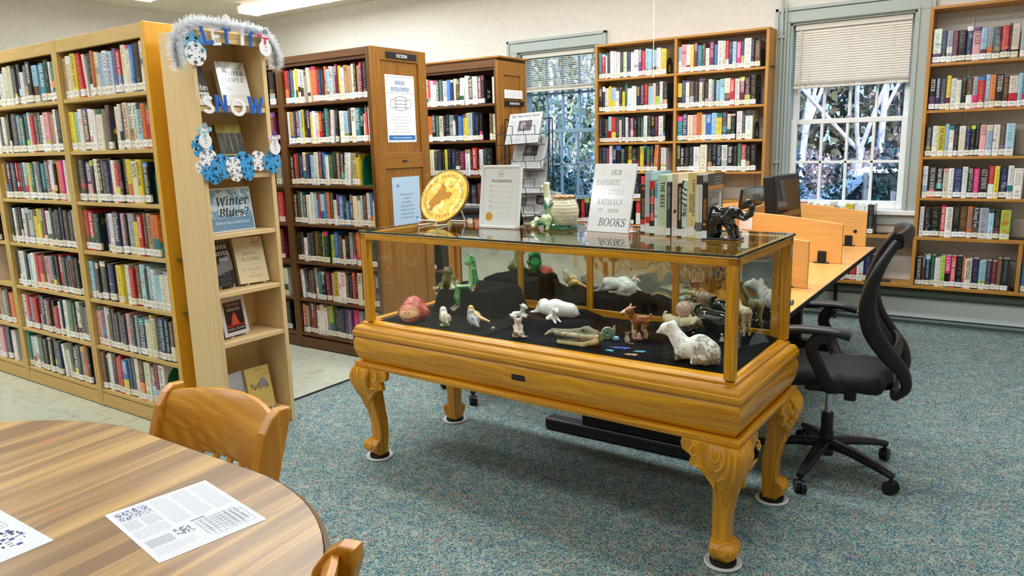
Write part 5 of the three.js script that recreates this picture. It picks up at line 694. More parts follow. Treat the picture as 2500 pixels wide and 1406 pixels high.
{ const pw = (w, h, x, y, z, ry) => { const g = new THREE.PlaneGeometry(w, h); return at(g, x, y, z, 0, ry, 0); }, H = pT - 0.03 - pB;
  part('front_glass', pw(2 * (tl - ps), H, tx, pB + H / 2, td - ps / 2, 0), M.pane, disp);
  for (const s of [-1, 1]) part('end_glass', pw(2 * (td - ps), H, tx + s * (tl - ps / 2), pB + H / 2, 0, PI / 2), M.pane, disp);
  const tg = new THREE.PlaneGeometry(2 * tl + 0.012, 2 * td + 0.012); tg.rotateX(-PI / 2); tg.translate(tx, pT + 0.0105, 0); part('top_glass', tg, M.paneGreen, disp);
  const e = 0.006, ge = phys({ color: 0x0c2f28, roughness: 0.08, clearcoat: 1 }), a = tl + e, b = td + e;
  part('glass_edge', [bx(tx - a, tx + a, pT + 0.001, pT + 0.0102, b - 0.003, b, 0.001), bx(tx - a, tx + a, pT + 0.001, pT + 0.0102, -b, -b + 0.003, 0.001), bx(tx - a, tx - a + 0.003, pT + 0.001, pT + 0.0102, -b, b, 0.001), bx(tx + a - 0.003, tx + a, pT + 0.001, pT + 0.0102, -b, b, 0.001)], ge, disp);
  // back: two doors of old mirror glass, slightly wavy
  const wav = dataTex(512, 512, (u, v) => { const n = 255 * (0.7 * vnoise(u * 7, v * 5, 7, 5, 61) + 0.3 * vnoise(u * 15, v * 8, 15, 8, 62)); return [n, n, n]; }, false);
  const mir = std({ color: 0xc9cdc6, metalness: 1, roughness: 0.03, bumpMap: wav, bumpScale: 0.001 }), zb = -td + 0.012;
  [[-tl + ps, -0.015, 0], [-0.035, tl - ps, 0.022]].forEach(([a0, a1, dz], k) => { const d = new THREE.Group(); d.name = partName('mirror_door', disp); disp.add(d); const z = zb + dz, m = (a0 + a1) / 2;
    part('frame', [bx(tx + a0, tx + a0 + 0.03, pB + 0.001, pT - 0.03, z - 0.009, z + 0.009, 0.002, 1), bx(tx + a1 - 0.03, tx + a1, pB + 0.001, pT - 0.03, z - 0.009, z + 0.009, 0.002, 1), bx(tx + m - 0.014, tx + m + 0.014, pB + 0.025, pT - 0.05, z - 0.009, z + 0.009, 0.002, 1), bx(tx + a0 + 0.03, tx + a1 - 0.03, pB + 0.001, pB + 0.034, z - 0.009, z + 0.009, 0.002, 0), bx(tx + a0 + 0.03, tx + a1 - 0.03, pT - 0.05, pT - 0.03, z - 0.009, z + 0.009, 0.002, 0)], M.caseOak, d);
    for (const [p, q] of [[a0 + 0.03, m - 0.014], [m + 0.014, a1 - 0.03]]) { const g = new THREE.PlaneGeometry(q - p, pT - pB - 0.084, 1, 1); g.translate(tx + (p + q) / 2, (pT + pB) / 2 - 0.008, z + 0.001); part('mirror', g, mir, d); } });
  part('name_plate', bx(-0.004, 0.062, 0.563, 0.587, hd - 0.004, hd + 0.001, 0.001), M.blackMatt, disp);
  part('plate_print', [0, 1].map((i) => plain(0.026, 0.003, 0.0004, 0.014 + i * 0.031, 0.575, hd + 0.0012)), std({ color: 0x4a463c, roughness: 0.5 }), disp);
  for (const z of [td - 0.03, -td + 0.03]) { part('hinge', [bx(tx + tl, tx + tl + 0.003, 1.035, 1.085, z - 0.007, z + 0.007, 0.001), cyl(0.003, 0.003, 0.05, tx + tl + 0.003, 1.035, z, 8)], M.steel, disp); }
  part('catch', [bx(tx + tl, tx + tl + 0.012, 0.84, 0.862, -td - 0.004, -td + 0.02, 0.003)], M.steel, disp);
}
// cabriole legs: square section swept down a curve, leaf carving in relief, scroll foot
const caseLegs = [['front', 1, 1], ['back', 1, -1], ['front', -1, 1], ['back', -1, -1]];
for (const [, sx, sz] of caseLegs) {
  const leg = new THREE.Group(); leg.name = partName('leg', disp); disp.add(leg); leg.position.set(sx * 0.868, 0, sz * 0.286);
  // [height, half size, outward offset of the centre]
  const S = [[0.474, 0.056, 0.02], [0.455, 0.06, 0.027], [0.43, 0.061, 0.032], [0.4, 0.058, 0.033], [0.36, 0.05, 0.028], [0.31, 0.041, 0.017], [0.25, 0.034, 0.006], [0.19, 0.031, -0.002], [0.13, 0.03, -0.004], [0.1, 0.031, -0.002], [0.094, 0.04, 0.008], [0.078, 0.046, 0.014], [0.058, 0.046, 0.015], [0.04, 0.039, 0.01], [0.024, 0.031, 0.002], [0.012, 0.03, 0.0]];
  const rings = S.map(([y, h, o]) => { const ox = sx * o, oz = sz * o, b = min(0.006, h * 0.15); return [[1, -1], [1, 1], [-1, 1], [-1, -1]].flatMap(([a, c], i) => { const X = ox + a * h, Z = oz + c * h; return (i % 2 ? [[X, Z - c * b], [X - a * b, Z]] : [[X - a * b, Z], [X, Z - c * b]]).map(([p, q]) => [p, y, q]); }); });
  let g = loft(rings.reverse()); g = toCreasedNormals(g, 0.7); part('shaft', boxUV(g, 1), M.caseOak, leg);
  // ears beside the knee, one along each apron
  const ear = [[0, 0.474], [0.125, 0.474], [0.13, 0.455], [0.122, 0.432], [0.104, 0.42], [0.086, 0.416], [0.094, 0.4], [0.098, 0.378], [0.075, 0.376], [0.05, 0.362], [0.02, 0.33], [0.0, 0.3]];
  for (const ax of [0, 1]) { const e = ext(ear, 0.026, 0.004, [], 2); const f = e.attributes.position; for (let i = 0; i < f.count; i++) { const u = f.getX(i), y = f.getY(i), w = f.getZ(i); ax ? f.setXYZ(i, sx * (0.073 - 0.003 - w), y, -sz * (u + 0.01)) : f.setXYZ(i, -sx * (u + 0.01), y, sz * (0.073 - 0.003 - w)); } if ((ax ? sx * sz : -sx * -sz) > 0 === Boolean(ax)) { const ix = e.attributes.position.array; for (let i = 0; i < ix.length; i += 9) for (let k = 0; k < 3; k++) { const t = ix[i + 3 + k]; ix[i + 3 + k] = ix[i + 6 + k]; ix[i + 6 + k] = t; } } e.computeVertexNormals(); part('ear', boxUV(e, 1), M.caseOak, leg); }
  // carved acanthus relief: raised ribs that follow the knee faces
  const offAt = (y) => { for (let i = 1; i < S.length; i++) if (y >= S[i][0]) { const t = (y - S[i][0]) / (S[i - 1][0] - S[i][0]); return mix(S[i][2] + S[i][1], S[i - 1][2] + S[i - 1][1], t); } return 0.03; };
  const rib = (pts, r, ax) => { const P = smooth(pts.map(([u, y]) => [u, y, 0]), 16).map(([u, y]) => { const f = (u < -0.075 + 0.06 ? max(offAt(max(y, 0.2)), u < -0.06 ? 0.071 : 0) : offAt(y)) - r * 0.25; return ax ? [sx * f, y, sz * u] : [sx * u, y, sz * f]; }); return sweep(P, (t) => [r * (0.35 + 0.9 * sin(PI * min(1, t * 0.9 + 0.1))), r * 0.75], { n: 8, up: ax ? [sx, 0, 0] : [0, 0, sz] }); };
  const carv = []; for (const ax of [0, 1]) { carv.push(rib([[0.07, 0.462], [0.068, 0.4], [0.045, 0.33], [0.028, 0.262]], 0.0055, ax), rib([[0.05, 0.46], [0.046, 0.41], [0.026, 0.35], [0.012, 0.27], [0.02, 0.235]], 0.006, ax), rib([[0.028, 0.465], [0.03, 0.43], [0.012, 0.392], [-0.006, 0.385]], 0.006, ax), rib([[0.01, 0.462], [0.012, 0.436], [-0.002, 0.418], [-0.016, 0.43], [-0.012, 0.447]], 0.005, ax), rib([[0.038, 0.4], [0.02, 0.36], [-0.004, 0.34]], 0.006, ax), rib([[0.036, 0.35], [0.018, 0.315], [0.0, 0.3]], 0.0055, ax), rib([[0.03, 0.315], [0.016, 0.29], [0.004, 0.272]], 0.005, ax), rib([[-0.07, 0.464], [-0.088, 0.455], [-0.094, 0.436], [-0.08, 0.425], [-0.068, 0.436], [-0.076, 0.447]], 0.0045, ax), rib([[-0.03, 0.366], [-0.052, 0.385], [-0.084, 0.388]], 0.005, ax), rib([[0.04, 0.098], [0.02, 0.096], [0.004, 0.082], [0.012, 0.062], [0.03, 0.06], [0.036, 0.074], [0.026, 0.08]], 0.0045, ax), rib([[0.05, 0.058], [0.03, 0.044], [0.01, 0.05]], 0.004, ax)); }
  part('carving', carv, M.caseOak, leg);
  const cup = lathe([[0, 0.0005], [0.062, 0.0005], [0.066, 0.004], [0.066, 0.012], [0.061, 0.013], [0.058, 0.007], [0, 0.006]], 40), pad = lathe([[0, 0.006], [0.047, 0.006], [0.048, 0.018], [0.042, 0.021], [0, 0.021]], 32);
  const t = thing('furniture_cup', `white round furniture cup with black pad under the ${sz > 0 ? 'front' : 'back'} ${sx > 0 ? 'right' : 'left'} display case leg`, 'furniture cup', [0, 0, 0], 0, 'furniture cups under the display case');
  const wp = V(sx * 0.872, 0, sz * 0.29).applyAxisAngle(V(0, 1, 0), CYAW).add(V(CX, 0, CZ0)); t.position.copy(wp); part('cup', cup, M.whitePlastic, t); part('pad', pad, M.blackMatt, t);
}
// ================================================================ things in and on the case; (u, v) lie along and across it
const cw = (u, y, v) => [-1.6032 + u * cos(0.0106) - v * sin(0.0106), y, -2.748 + u * sin(0.0106) + v * cos(0.0106)];
const bump = (u, v, cu, cv, ru, rv) => sstep(1, 0.55, sqrt(((u - cu) / ru) ** 2 + ((v - cv) / rv) ** 2));
const blk = (u, v) => sstep(0, 0.05, min(min(u + 0.755, -0.385 - u), min(v + 0.32, 0.035 - v)));
const clothY = (u, v) => 0.703 + 0.115 * blk(u, v) + 0.052 * bump(u, v, -0.05, -0.02, 0.3, 0.24) * (1 - blk(u, v)) + 0.012 * bump(u, v, 0.55, -0.22, 0.4, 0.12);
{ const g = new THREE.PlaneGeometry(1.69, 0.575, 190, 70); g.rotateX(-PI / 2); const p = g.attributes.position;
  for (let i = 0; i < p.count; i++) { const u = p.getX(i), v = p.getZ(i), n = vnoise(u * 9 + v * 4 + 20, v * 7 + 20, 64, 64, 81), n2 = vnoise(u * 26 + v * 16 + 40, v * 12 - u * 6 + 40, 128, 128, 82), edge = sstep(0, 0.05, min(0.845 - abs(u), 0.287 - abs(v))); p.setY(i, clothY(u, v) + edge * (0.006 * n + 0.006 * n2 ** 2) - 0.001); const w = cw(u, p.getY(i), v); p.setXYZ(i, ...w); }
  g.computeVertexNormals(); solo('velvet_cloth', g, M.velvet, 'crumpled black velvet cloth lining the display case', 'cloth'); }
const FIG = (rough, coat = 0.6) => phys({ vertexColors: true, roughness: rough, clearcoat: coat, clearcoatRoughness: 0.1 });
const china = FIG(0.25, 0.9), satin = FIG(0.45, 0.25), bisque = FIG(0.7, 0);
const blackChina = phys({ color: 0x060608, roughness: 0.12, clearcoat: 1 });
const eyeM = phys({ color: 0x0a0a0a, roughness: 0.1, clearcoat: 1 }), eyeW = phys({ color: 0xdfe0d8, roughness: 0.15, clearcoat: 1 });
function figure(name, label, cat, u, v, y, ry, group) { return thing(name, label, cat, cw(u, y, v), ry, group); }
const spots = (x, y, z, s, n) => clamp(0.5 + 1.7 * ((vnoise(x * s + 50, y * s + 50, 512, 512, n) + vnoise(y * s + 90, z * s + 50, 512, 512, n + 1) + vnoise(z * s + 70, x * s + 30, 512, 512, n + 2)) / 3 - 0.5));
{ // orangutan head, looking to the left front
  const t = figure('orangutan_head', 'red-haired ceramic orangutan head at the left end of the case', 'figurine', -0.69, 0.225, 0.706, -1.22);
  const face = (x, y, z) => x > 0.0 && ((y - 0.044) / 0.042) ** 2 + (z / 0.05) ** 2 < 1;
  part('head', blob([[-0.02, 0.05, 0, 0.052, 0.01, 0.045, 0, 0.05], [-0.012, 0.072, 0, 0.042, 0.005, 0.062, 0, 0.04], ...mirrored([[-0.01, 0.035, 0.045, 0.034, 0.01, 0.04, 0.03, 0.03]]), [0.045, 0.036, -0.012, 0.03, 0.045, 0.036, 0.012, 0.03], [0.03, 0.066, -0.02, 0.016, 0.03, 0.066, 0.02, 0.016]], { k: 0.022, cut: 0, res: 60, carve: (d, x, y, z) => max(d, -(max(abs(y - 0.022 - 6 * z * z) - 0.002, 0.066 - hypot(x, z * 0.4)))), color: (x, y, z) => abs(y - 0.022 - 6 * z * z) < 0.0028 && x > 0.05 ? 0x6a2c20 : y < 0.024 + 6 * z * z && x > 0.055 ? 0xc4685a : x > 0.062 - abs(z) * 0.2 && y < 0.06 ? 0xe6b27e : face(x, y, z) && x > 0.02 ? 0xd98e62 : vnoise(x * 200 + 99, y * 90 + 99, 512, 512, 4) > 0.6 ? 0xa63826 : 0xb8452f }), satin, t);
  for (const s of [-1, 1]) { part('eye', ball(0.0075, 0.047, 0.072, s * 0.021, 1, 0.8, 1), eyeW, t); part('pupil', ball(0.004, 0.052, 0.072, s * 0.022), eyeM, t); part('nostril', ball(0.004, 0.072, 0.052, s * 0.008, 0.6, 0.8, 1.2), std({ color: 0x7d3f2c, roughness: 0.6 }), t); }
}
function bird(label, u, v, y, ry, s, body, wing, head, tail, base) {
  const t = figure('bird_figurine', label, 'figurine', u, v, y, ry, 'bird figurines'), S = (b) => b.map((q) => q.map((x) => x * s));
  part('body', blob(S([[-0.01, 0.03, 0, 0.021, 0.01, 0.034, 0, 0.019], [0.018, 0.058, 0, 0.0125, 0.018, 0.06, 0, 0.0125], [0.012, 0.042, 0, 0.013, 0.017, 0.054, 0, 0.011], [-0.025, 0.026, 0, 0.012, -0.03 - tail, 0.018, 0, 0.005], ...mirrored([[-0.014, 0.034, 0.014, 0.009, -0.03, 0.024, 0.014, 0.004]])]), { k: 0.01 * s, res: 44, cut: 0.001, color: (x, y, z) => y > 0.052 * s ? head : x < -0.012 * s || abs(z) > 0.015 * s ? wing : body }), china, t);
  const bk = new THREE.ConeGeometry(0.0035 * s, 0.012 * s, 8); at(bk, 0.034 * s, 0.059 * s, 0, 0, 0, -PI / 2); part('beak', bk, std({ color: 0x6a5a3c, roughness: 0.4 }), t);
  for (const q of [-1, 1]) { part('eye', ball(0.0018 * s, 0.026 * s, 0.063 * s, q * 0.009 * s, 1, 1, 1, 8), eyeM, t); part('leg', rod([0, 0, q * 0.008 * s], [0, 0.014 * s, q * 0.008 * s], 0.0016 * s, 6), std({ color: 0x7a6a50, roughness: 0.5 }), t); }
  if (base) part('base', lathe([[0, 0], [0.026, 0], [0.022, 0.006], [0, 0.008]], 9), phys({ color: 0x9cc98a, roughness: 0.3, clearcoat: 0.8 }), t);
}
bird('small speckled china bird on a pale green leaf', -0.49, 0.235, 0.708, 2.5, 1.16, 0xd8d0b4, 0xa79a7c, 0xe0dccc, 0.012, 1);
bird('grey china bird below the tall green frog', -0.35, 0.21, 0.708, 2.6, 1.15, 0x8f8e88, 0x77767a, 0x9a9994, 0.03, 0);
bird('yellow china bird with long tail behind the grey bird', -0.405, 0.13, 0.712, 2.9, 1.05, 0xe3b87a, 0xd9a35a, 0xe0a75c, 0.075, 0);
{ const t = figure('frog_figurine', 'squat olive green frog figurine on the black block', 'figurine', -0.675, -0.035, 0.818, -1.35, 'frog figurines');
  part('body', blob([[-0.012, 0.03, 0, 0.03, 0.008, 0.07, 0, 0.021], [0.014, 0.088, -0.008, 0.015, 0.014, 0.088, 0.008, 0.015], [0.028, 0.084, -0.006, 0.01, 0.028, 0.084, 0.006, 0.01], ...mirrored([[-0.02, 0.018, 0.03, 0.017, 0.018, 0.014, 0.042, 0.012], [0.018, 0.012, 0.042, 0.009, 0.04, 0.004, 0.046, 0.006], [0.012, 0.055, 0.024, 0.01, 0.03, 0.022, 0.026, 0.007], [0.03, 0.02, 0.026, 0.006, 0.046, 0.004, 0.024, 0.007], [0.012, 0.1, 0.014, 0.007, 0.012, 0.1, 0.014, 0.007]])], { k: 0.012, cut: 0, res: 52, color: (x, y, z) => y < 0.01 ? 0xb9b878 : x > 0.018 && abs(z) < 0.02 && y < 0.075 ? 0x7d7a2c : spots(x, y, z, 120, 3) > 0.62 ? 0x53561c : 0x6f7224 }), satin, t);
  for (const s of [-1, 1]) part('eye', ball(0.004, 0.017, 0.102, s * 0.017), eyeM, t); }
{ // long-legged spotted frog seated on the edge of the block
  const t = figure('frog_figurine', 'tall bright green spotted frog sitting with dangling legs', 'figurine', -0.54, -0.045, 0.82, -2.2, 'frog figurines');
  const sp = (x, y, z) => spots(x, y, z, 95, 8) > 0.66;
  part('body', blob([[0, 0.012, 0, 0.024, -0.004, 0.05, 0, 0.023], [-0.004, 0.05, 0, 0.023, 0, 0.115, 0, 0.018], [0.004, 0.142, 0, 0.022, 0.014, 0.138, 0, 0.02], [0.03, 0.134, -0.007, 0.011, 0.03, 0.134, 0.007, 0.011], ...mirrored([[0.004, 0.16, 0.014, 0.009, 0.004, 0.162, 0.014, 0.009], [0.0, 0.1, 0.022, 0.009, -0.008, 0.06, 0.034, 0.0065], [-0.008, 0.06, 0.034, 0.0065, 0.002, 0.022, 0.036, 0.005], [0.002, 0.02, 0.036, 0.005, 0.008, 0.004, 0.034, 0.006], [0.005, 0.012, 0.014, 0.013, 0.072, 0.016, 0.013, 0.0115], [0.072, 0.016, 0.013, 0.0115, 0.082, -0.03, 0.017, 0.009], [0.082, -0.03, 0.017, 0.0105, 0.078, -0.07, 0.018, 0.005]])], { k: 0.008, res: 84, color: (x, y, z) => { if (y < 0.03 && abs(z) > 0.026 && x < 0.03) return 0xb5a084; if (x > 0.002 + abs(z) * 0.25 && y > 0.024 && y < 0.127) return 0xa6d88e; if (y > 0.12 && y < 0.136 && x > 0.01) return 0x92cc80; if (sp(x, y, z)) return 0x0d4a2c; return y > 0.12 ? 0x5bb268 : y < 0.03 && x > 0.02 ? 0x62b064 : 0x2f9a54; } }), satin, t);
  for (const s of [-1, 1]) { part('foot', blob([[0.078, -0.07, s * 0.018, 0.005, 0.09, -0.078, s * 0.018, 0.005], [0.088, -0.077, s * 0.018, 0.0035, 0.108, -0.088, s * 0.03, 0.0035], [0.088, -0.077, s * 0.018, 0.0035, 0.112, -0.09, s * 0.018, 0.0035], [0.088, -0.077, s * 0.018, 0.0035, 0.106, -0.088, s * 0.007, 0.0035]], { k: 0.004, res: 34, color: () => 0xb5a084 }), satin, t); part('eye', ball(0.0045, 0.01, 0.166, s * 0.018), eyeM, t); part('hand', blob([[0.008, 0.004, s * 0.034, 0.005, 0.018, 0.0, s * 0.034, 0.003], [0.008, 0.004, s * 0.034, 0.004, 0.016, 0.0, s * 0.042, 0.003], [0.008, 0.004, s * 0.034, 0.004, 0.016, 0.0, s * 0.026, 0.003]], { k: 0.003, res: 24, color: () => 0xb5a084 }), satin, t); } }
{ const t = figure('shell_figurine', 'small orange and white snail shell at the block corner', 'figurine', -0.722, 0.0, 0.812, 0.4); part('shell', blob([[0, 0.009, 0, 0.012, 0.006, 0.012, 0, 0.009], [-0.022, 0.004, 0, 0.005, 0.022, 0.004, 0, 0.006], [-0.024, 0.008, 0, 0.003, -0.026, 0.014, 0, 0.002]], { k: 0.006, cut: 0, color: (x, y) => y > 0.013 ? 0xc27a3c : 0xe7ddca }), china, t); }
{ const t = figure('rabbit_figurine', 'small cream rabbit figurine beside the tall frog', 'figurine', -0.63, -0.0, 0.818, 2.6); part('body', blob([[-0.008, 0.011, 0, 0.012, 0.004, 0.013, 0, 0.01], [0.013, 0.024, 0, 0.008, 0.014, 0.025, 0, 0.008], ...mirrored([[0.01, 0.03, 0.004, 0.003, 0.002, 0.042, 0.006, 0.0025], [0.012, 0.003, 0.006, 0.004, 0.02, 0.003, 0.006, 0.003]]), [-0.02, 0.01, 0, 0.005, -0.02, 0.01, 0, 0.005]], { k: 0.006, cut: 0, color: () => 0xe6d9b4 }), china, t); }
const WH = () => 0xf4f4f0;
{ // white greyhound lying curled, head down to the left
  const t = figure('dog_figurine', 'large white china hound lying curled on the black cloth', 'figurine', -0.03, 0.02, 0.753, 0.12 + PI, 'white china dogs');
  part('body', blob([[-0.06, 0.032, 0.01, 0.034, 0.0, 0.042, -0.012, 0.038], [0.0, 0.042, -0.012, 0.04, 0.052, 0.038, 0.0, 0.032], [0.06, 0.056, 0.008, 0.022, 0.082, 0.046, 0.03, 0.016], [0.082, 0.046, 0.03, 0.016, 0.098, 0.028, 0.036, 0.014], [0.098, 0.028, 0.036, 0.013, 0.112, 0.01, 0.04, 0.0075], [-0.06, 0.024, 0.02, 0.03, -0.03, 0.016, 0.046, 0.014], [-0.03, 0.01, 0.05, 0.009, 0.03, 0.008, 0.05, 0.007], [0.06, 0.02, 0.03, 0.013, 0.13, 0.008, 0.02, 0.007], [0.05, 0.02, 0.02, 0.012, 0.125, 0.008, 0.056, 0.006], [-0.09, 0.02, 0.01, 0.01, -0.085, 0.008, 0.05, 0.005], [-0.085, 0.008, 0.05, 0.005, -0.03, 0.006, 0.064, 0.004], ...[0.024, 0.044].map((z) => [0.088, 0.05, z, 0.006, 0.082, 0.068, z + (z > 0.03 ? 0.004 : -0.004), 0.003])], { k: 0.014, cut: 0, res: 80, color: WH }), china, t); }
for (const [l, u, v, y, ry] of [['small white china puppy left of the large hound', -0.165, 0.1, 0.751, 0.2], ['small white china puppy in front of the large hound', 0.005, 0.098, 0.752, -0.5]]) { const t = figure('puppy_figurine', l, 'figurine', u, v, y, ry, 'white china dogs'); part('body', blob([[-0.03, 0.014, 0, 0.014, 0.006, 0.018, 0, 0.013], [0.008, 0.03, 0, 0.011, 0.014, 0.05, 0, 0.012], [0.018, 0.05, 0, 0.01, 0.028, 0.047, 0, 0.006], ...mirrored([[0.012, 0.056, 0.009, 0.005, 0.004, 0.062, 0.014, 0.003], [0.014, 0.014, 0.01, 0.006, 0.034, 0.004, 0.012, 0.005], [-0.034, 0.008, 0.012, 0.009, -0.02, 0.005, 0.018, 0.006]]), [-0.04, 0.01, 0, 0.004, -0.05, 0.014, 0.01, 0.003]], { k: 0.008, cut: 0, res: 48, color: WH }), china, t); }
{ const t = figure('mouse_figurine', 'pale mother mouse figurine holding a baby mouse', 'figurine', -0.077, 0.25, 0.708, 2.3, 'mouse figurines'), col = (x, y, z) => spots(x, y, z, 90, 5) > 0.68 && y < 0.03 ? 0x6b5a4c : spots(x, y, z, 60, 7) > 0.72 ? 0xb9a08c : 0xe8d3c2;
  part('body', blob([[-0.008, 0.022, 0, 0.023, 0, 0.046, 0, 0.017], [0.004, 0.068, 0, 0.0145, 0.02, 0.066, 0, 0.007], ...mirrored([[0.0, 0.078, 0.012, 0.005, -0.002, 0.092, 0.018, 0.006], [0.006, 0.046, 0.016, 0.006, 0.024, 0.04, 0.008, 0.005], [0.006, 0.008, 0.016, 0.01, 0.024, 0.004, 0.016, 0.006]]), [-0.03, 0.008, 0.01, 0.004, -0.01, 0.005, 0.034, 0.003]], { k: 0.01, cut: 0, res: 50, color: col }), satin, t); part('baby', blob([[0.026, 0.03, 0.004, 0.011, 0.024, 0.04, 0.006, 0.009], [0.028, 0.052, 0.006, 0.009, 0.034, 0.05, 0.006, 0.005], [0.026, 0.06, 0.0, 0.004, 0.026, 0.062, -0.002, 0.004], [0.026, 0.06, 0.012, 0.004, 0.026, 0.062, 0.014, 0.004]], { k: 0.006, res: 34, color: col }), satin, t);
  for (const s of [-1, 1]) part('eye', ball(0.002, 0.014, 0.072, s * 0.009, 1, 1, 1, 8), eyeM, t); }
{ // alligator skull, jaws open
  const t = figure('alligator_skull', 'alligator skull with open toothy jaws on black cloth', 'skull', 0.2, 0.235, 0.708, PI + 0.12);
  const bone = (x, y, z) => spots(x, y, z, 70, 9) > 0.6 ? 0x8a8166 : y > 0.055 ? 0x7e775e : 0xbdb08a;
  part('skull', blob([[-0.075, 0.05, 0, 0.02, -0.04, 0.058, 0, 0.022], [-0.04, 0.058, 0, 0.02, 0.05, 0.05, 0, 0.011], [0.05, 0.05, 0, 0.011, 0.11, 0.052, 0, 0.009], ...mirrored([[-0.08, 0.045, 0.022, 0.01, -0.03, 0.046, 0.026, 0.008], [-0.03, 0.046, 0.026, 0.008, 0.09, 0.044, 0.012, 0.006], [-0.04, 0.07, 0.014, 0.009, -0.02, 0.068, 0.014, 0.007]])], { k: 0.01, res: 64, color: bone, carve: (d, x, y, z) => max(d, -(hypot(x + 0.032, (y - 0.066) * 1.2, abs(z) - 0.02) - 0.008)) }), bisque, t);
  part('lower_jaw', blob(mirrored([[-0.085, 0.03, 0.024, 0.013, -0.03, 0.012, 0.022, 0.01], [-0.03, 0.012, 0.022, 0.01, 0.085, 0.007, 0.006, 0.006], [-0.085, 0.035, 0.022, 0.01, -0.09, 0.05, 0.022, 0.008]]), { k: 0.006, cut: 0, res: 60, color: (x, y, z) => spots(x, y, z, 70, 9) > 0.66 ? 0xa39668 : 0xd6c48e }), bisque, t);
  const teeth = []; for (let i = 0; i < 13; i++) for (const s of [-1, 1]) { const x = -0.015 + i * 0.0085, zz = s * mix(0.024, 0.009, i / 12); const a = new THREE.ConeGeometry(0.0018, 0.008 + 0.004 * (i % 3 === 0), 6); at(a, x, mix(0.017, 0.014, i / 12) + 0.002, s * mix(0.02, 0.006, i / 12)); const b = new THREE.ConeGeometry(0.0018, 0.008 + 0.005 * (i % 4 === 1), 6); at(b, x + 0.01, 0.036, zz, PI); teeth.push(a, b); } part('tooth_row', teeth, std({ color: 0xece4c8, roughness: 0.35 }), t);
  part('neck_bones', blob([[0.1, 0.05, 0.0, 0.008, 0.128, 0.044, 0.004, 0.005], [0.115, 0.047, 0, 0.005, 0.14, 0.036, 0.012, 0.003], [0.115, 0.047, 0, 0.005, 0.142, 0.034, 0, 0.003], [0.115, 0.047, 0, 0.005, 0.138, 0.034, -0.012, 0.003]], { k: 0.006, res: 34, color: () => 0xa7a08a }), bisque, t); }
function quadruped(t, s, mat, col, o = {}) { // facing +x; o tunes the body
  const { leg = 0.07, body = 0.02, long = 0.05, neck = [0.06, 0.115], headR = 0.016, lr = 0.008, extra = [] } = o, S = (b) => b.map((q) => q.map((v) => v * s));
  part('body', blob(S([[-long * 0.7, leg + body * 0.9, 0, body, long * 0.6, leg + body, 0, body * 0.95], [long * 0.6, leg + body * 1.3, 0, body * 0.7, neck[0], neck[1], 0, headR * 0.75], [neck[0], neck[1] + headR * 0.4, 0, headR, neck[0] + headR * 1.8, neck[1] - headR * 0.2, 0, headR * 0.55], ...mirrored([[long * 0.6, leg + body * 0.6, body * 0.55, lr * 1.3, long * 0.62, leg * 0.5, body * 0.6, lr * 0.8], [long * 0.62, leg * 0.5, body * 0.6, lr * 0.8, long * 0.66, lr * 0.6, body * 0.65, lr * 0.75], [-long * 0.75, leg + body * 0.5, body * 0.5, lr * 1.7, -long * 0.62, leg * 0.6, body * 0.62, lr], [-long * 0.62, leg * 0.6, body * 0.62, lr * 0.9, -long * 0.86, leg * 0.36, body * 0.62, lr * 0.7], [-long * 0.86, leg * 0.36, body * 0.62, lr * 0.7, -long * 0.78, lr * 0.6, body * 0.65, lr * 0.75]]), ...extra]), { k: 0.008 * s, cut: 0, res: o.res ?? 60, color: col }), mat, t); }
{ const t = figure('fawn_figurine', 'brown and cream china fawn standing with head turned', 'figurine', 0.37, 0.03, 0.706, 3.9);
  const col = (x, y, z) => y < 0.045 ? (y < 0.006 ? 0x3c2a20 : 0xe9d5ae) : y < 0.07 && abs(z) < 0.012 ? 0xefdcb8 : spots(x, y, z, 130, 12) > 0.78 ? 0xf0dcb4 : y > 0.118 && x > 0.062 ? 0xe8c890 : 0xa75a24;
  quadruped(t, 0.95, china, col, { leg: 0.068, body: 0.019, long: 0.036, neck: [0.042, 0.124], headR: 0.0185, lr: 0.0075, extra: [...mirrored([[0.036, 0.142, 0.014, 0.007, 0.026, 0.152, 0.03, 0.004]]), [-0.042, 0.09, 0, 0.007, -0.052, 0.106, 0, 0.006]] });
  for (const s of [-1, 1]) part('eye', ball(0.0034, 0.056, 0.126, s * 0.0125, 1, 1.3, 0.8, 10), eyeM, t); }
const eleBones = (x, z, a, s) => { const c = cos(a), n = sin(a), T = (b) => [0, 4].flatMap((o) => [x + s * (b[o] * c + b[o + 2] * n), s * b[o + 1], z + s * (-b[o] * n + b[o + 2] * c), s * b[o + 3]]); return [[-0.02, 0.046, 0, 0.026, 0.012, 0.048, 0, 0.025], [0.034, 0.058, 0, 0.019, 0.044, 0.056, 0, 0.016], [0.054, 0.05, 0, 0.009, 0.066, 0.06, 0, 0.006], [0.066, 0.06, 0, 0.006, 0.06, 0.078, 0, 0.0045], [0.06, 0.078, 0, 0.0045, 0.048, 0.084, 0, 0.004], [-0.046, 0.05, 0, 0.003, -0.05, 0.026, 0, 0.002], ...mirrored([[0.016, 0.036, 0.014, 0.011, 0.018, 0.004, 0.015, 0.009], [-0.026, 0.036, 0.014, 0.012, -0.026, 0.004, 0.015, 0.009], [0.03, 0.062, 0.018, 0.006, 0.018, 0.05, 0.03, 0.005], [0.018, 0.05, 0.03, 0.005, 0.02, 0.036, 0.026, 0.004], [0.05, 0.046, 0.008, 0.003, 0.066, 0.042, 0.009, 0.0018]])].map(T); };
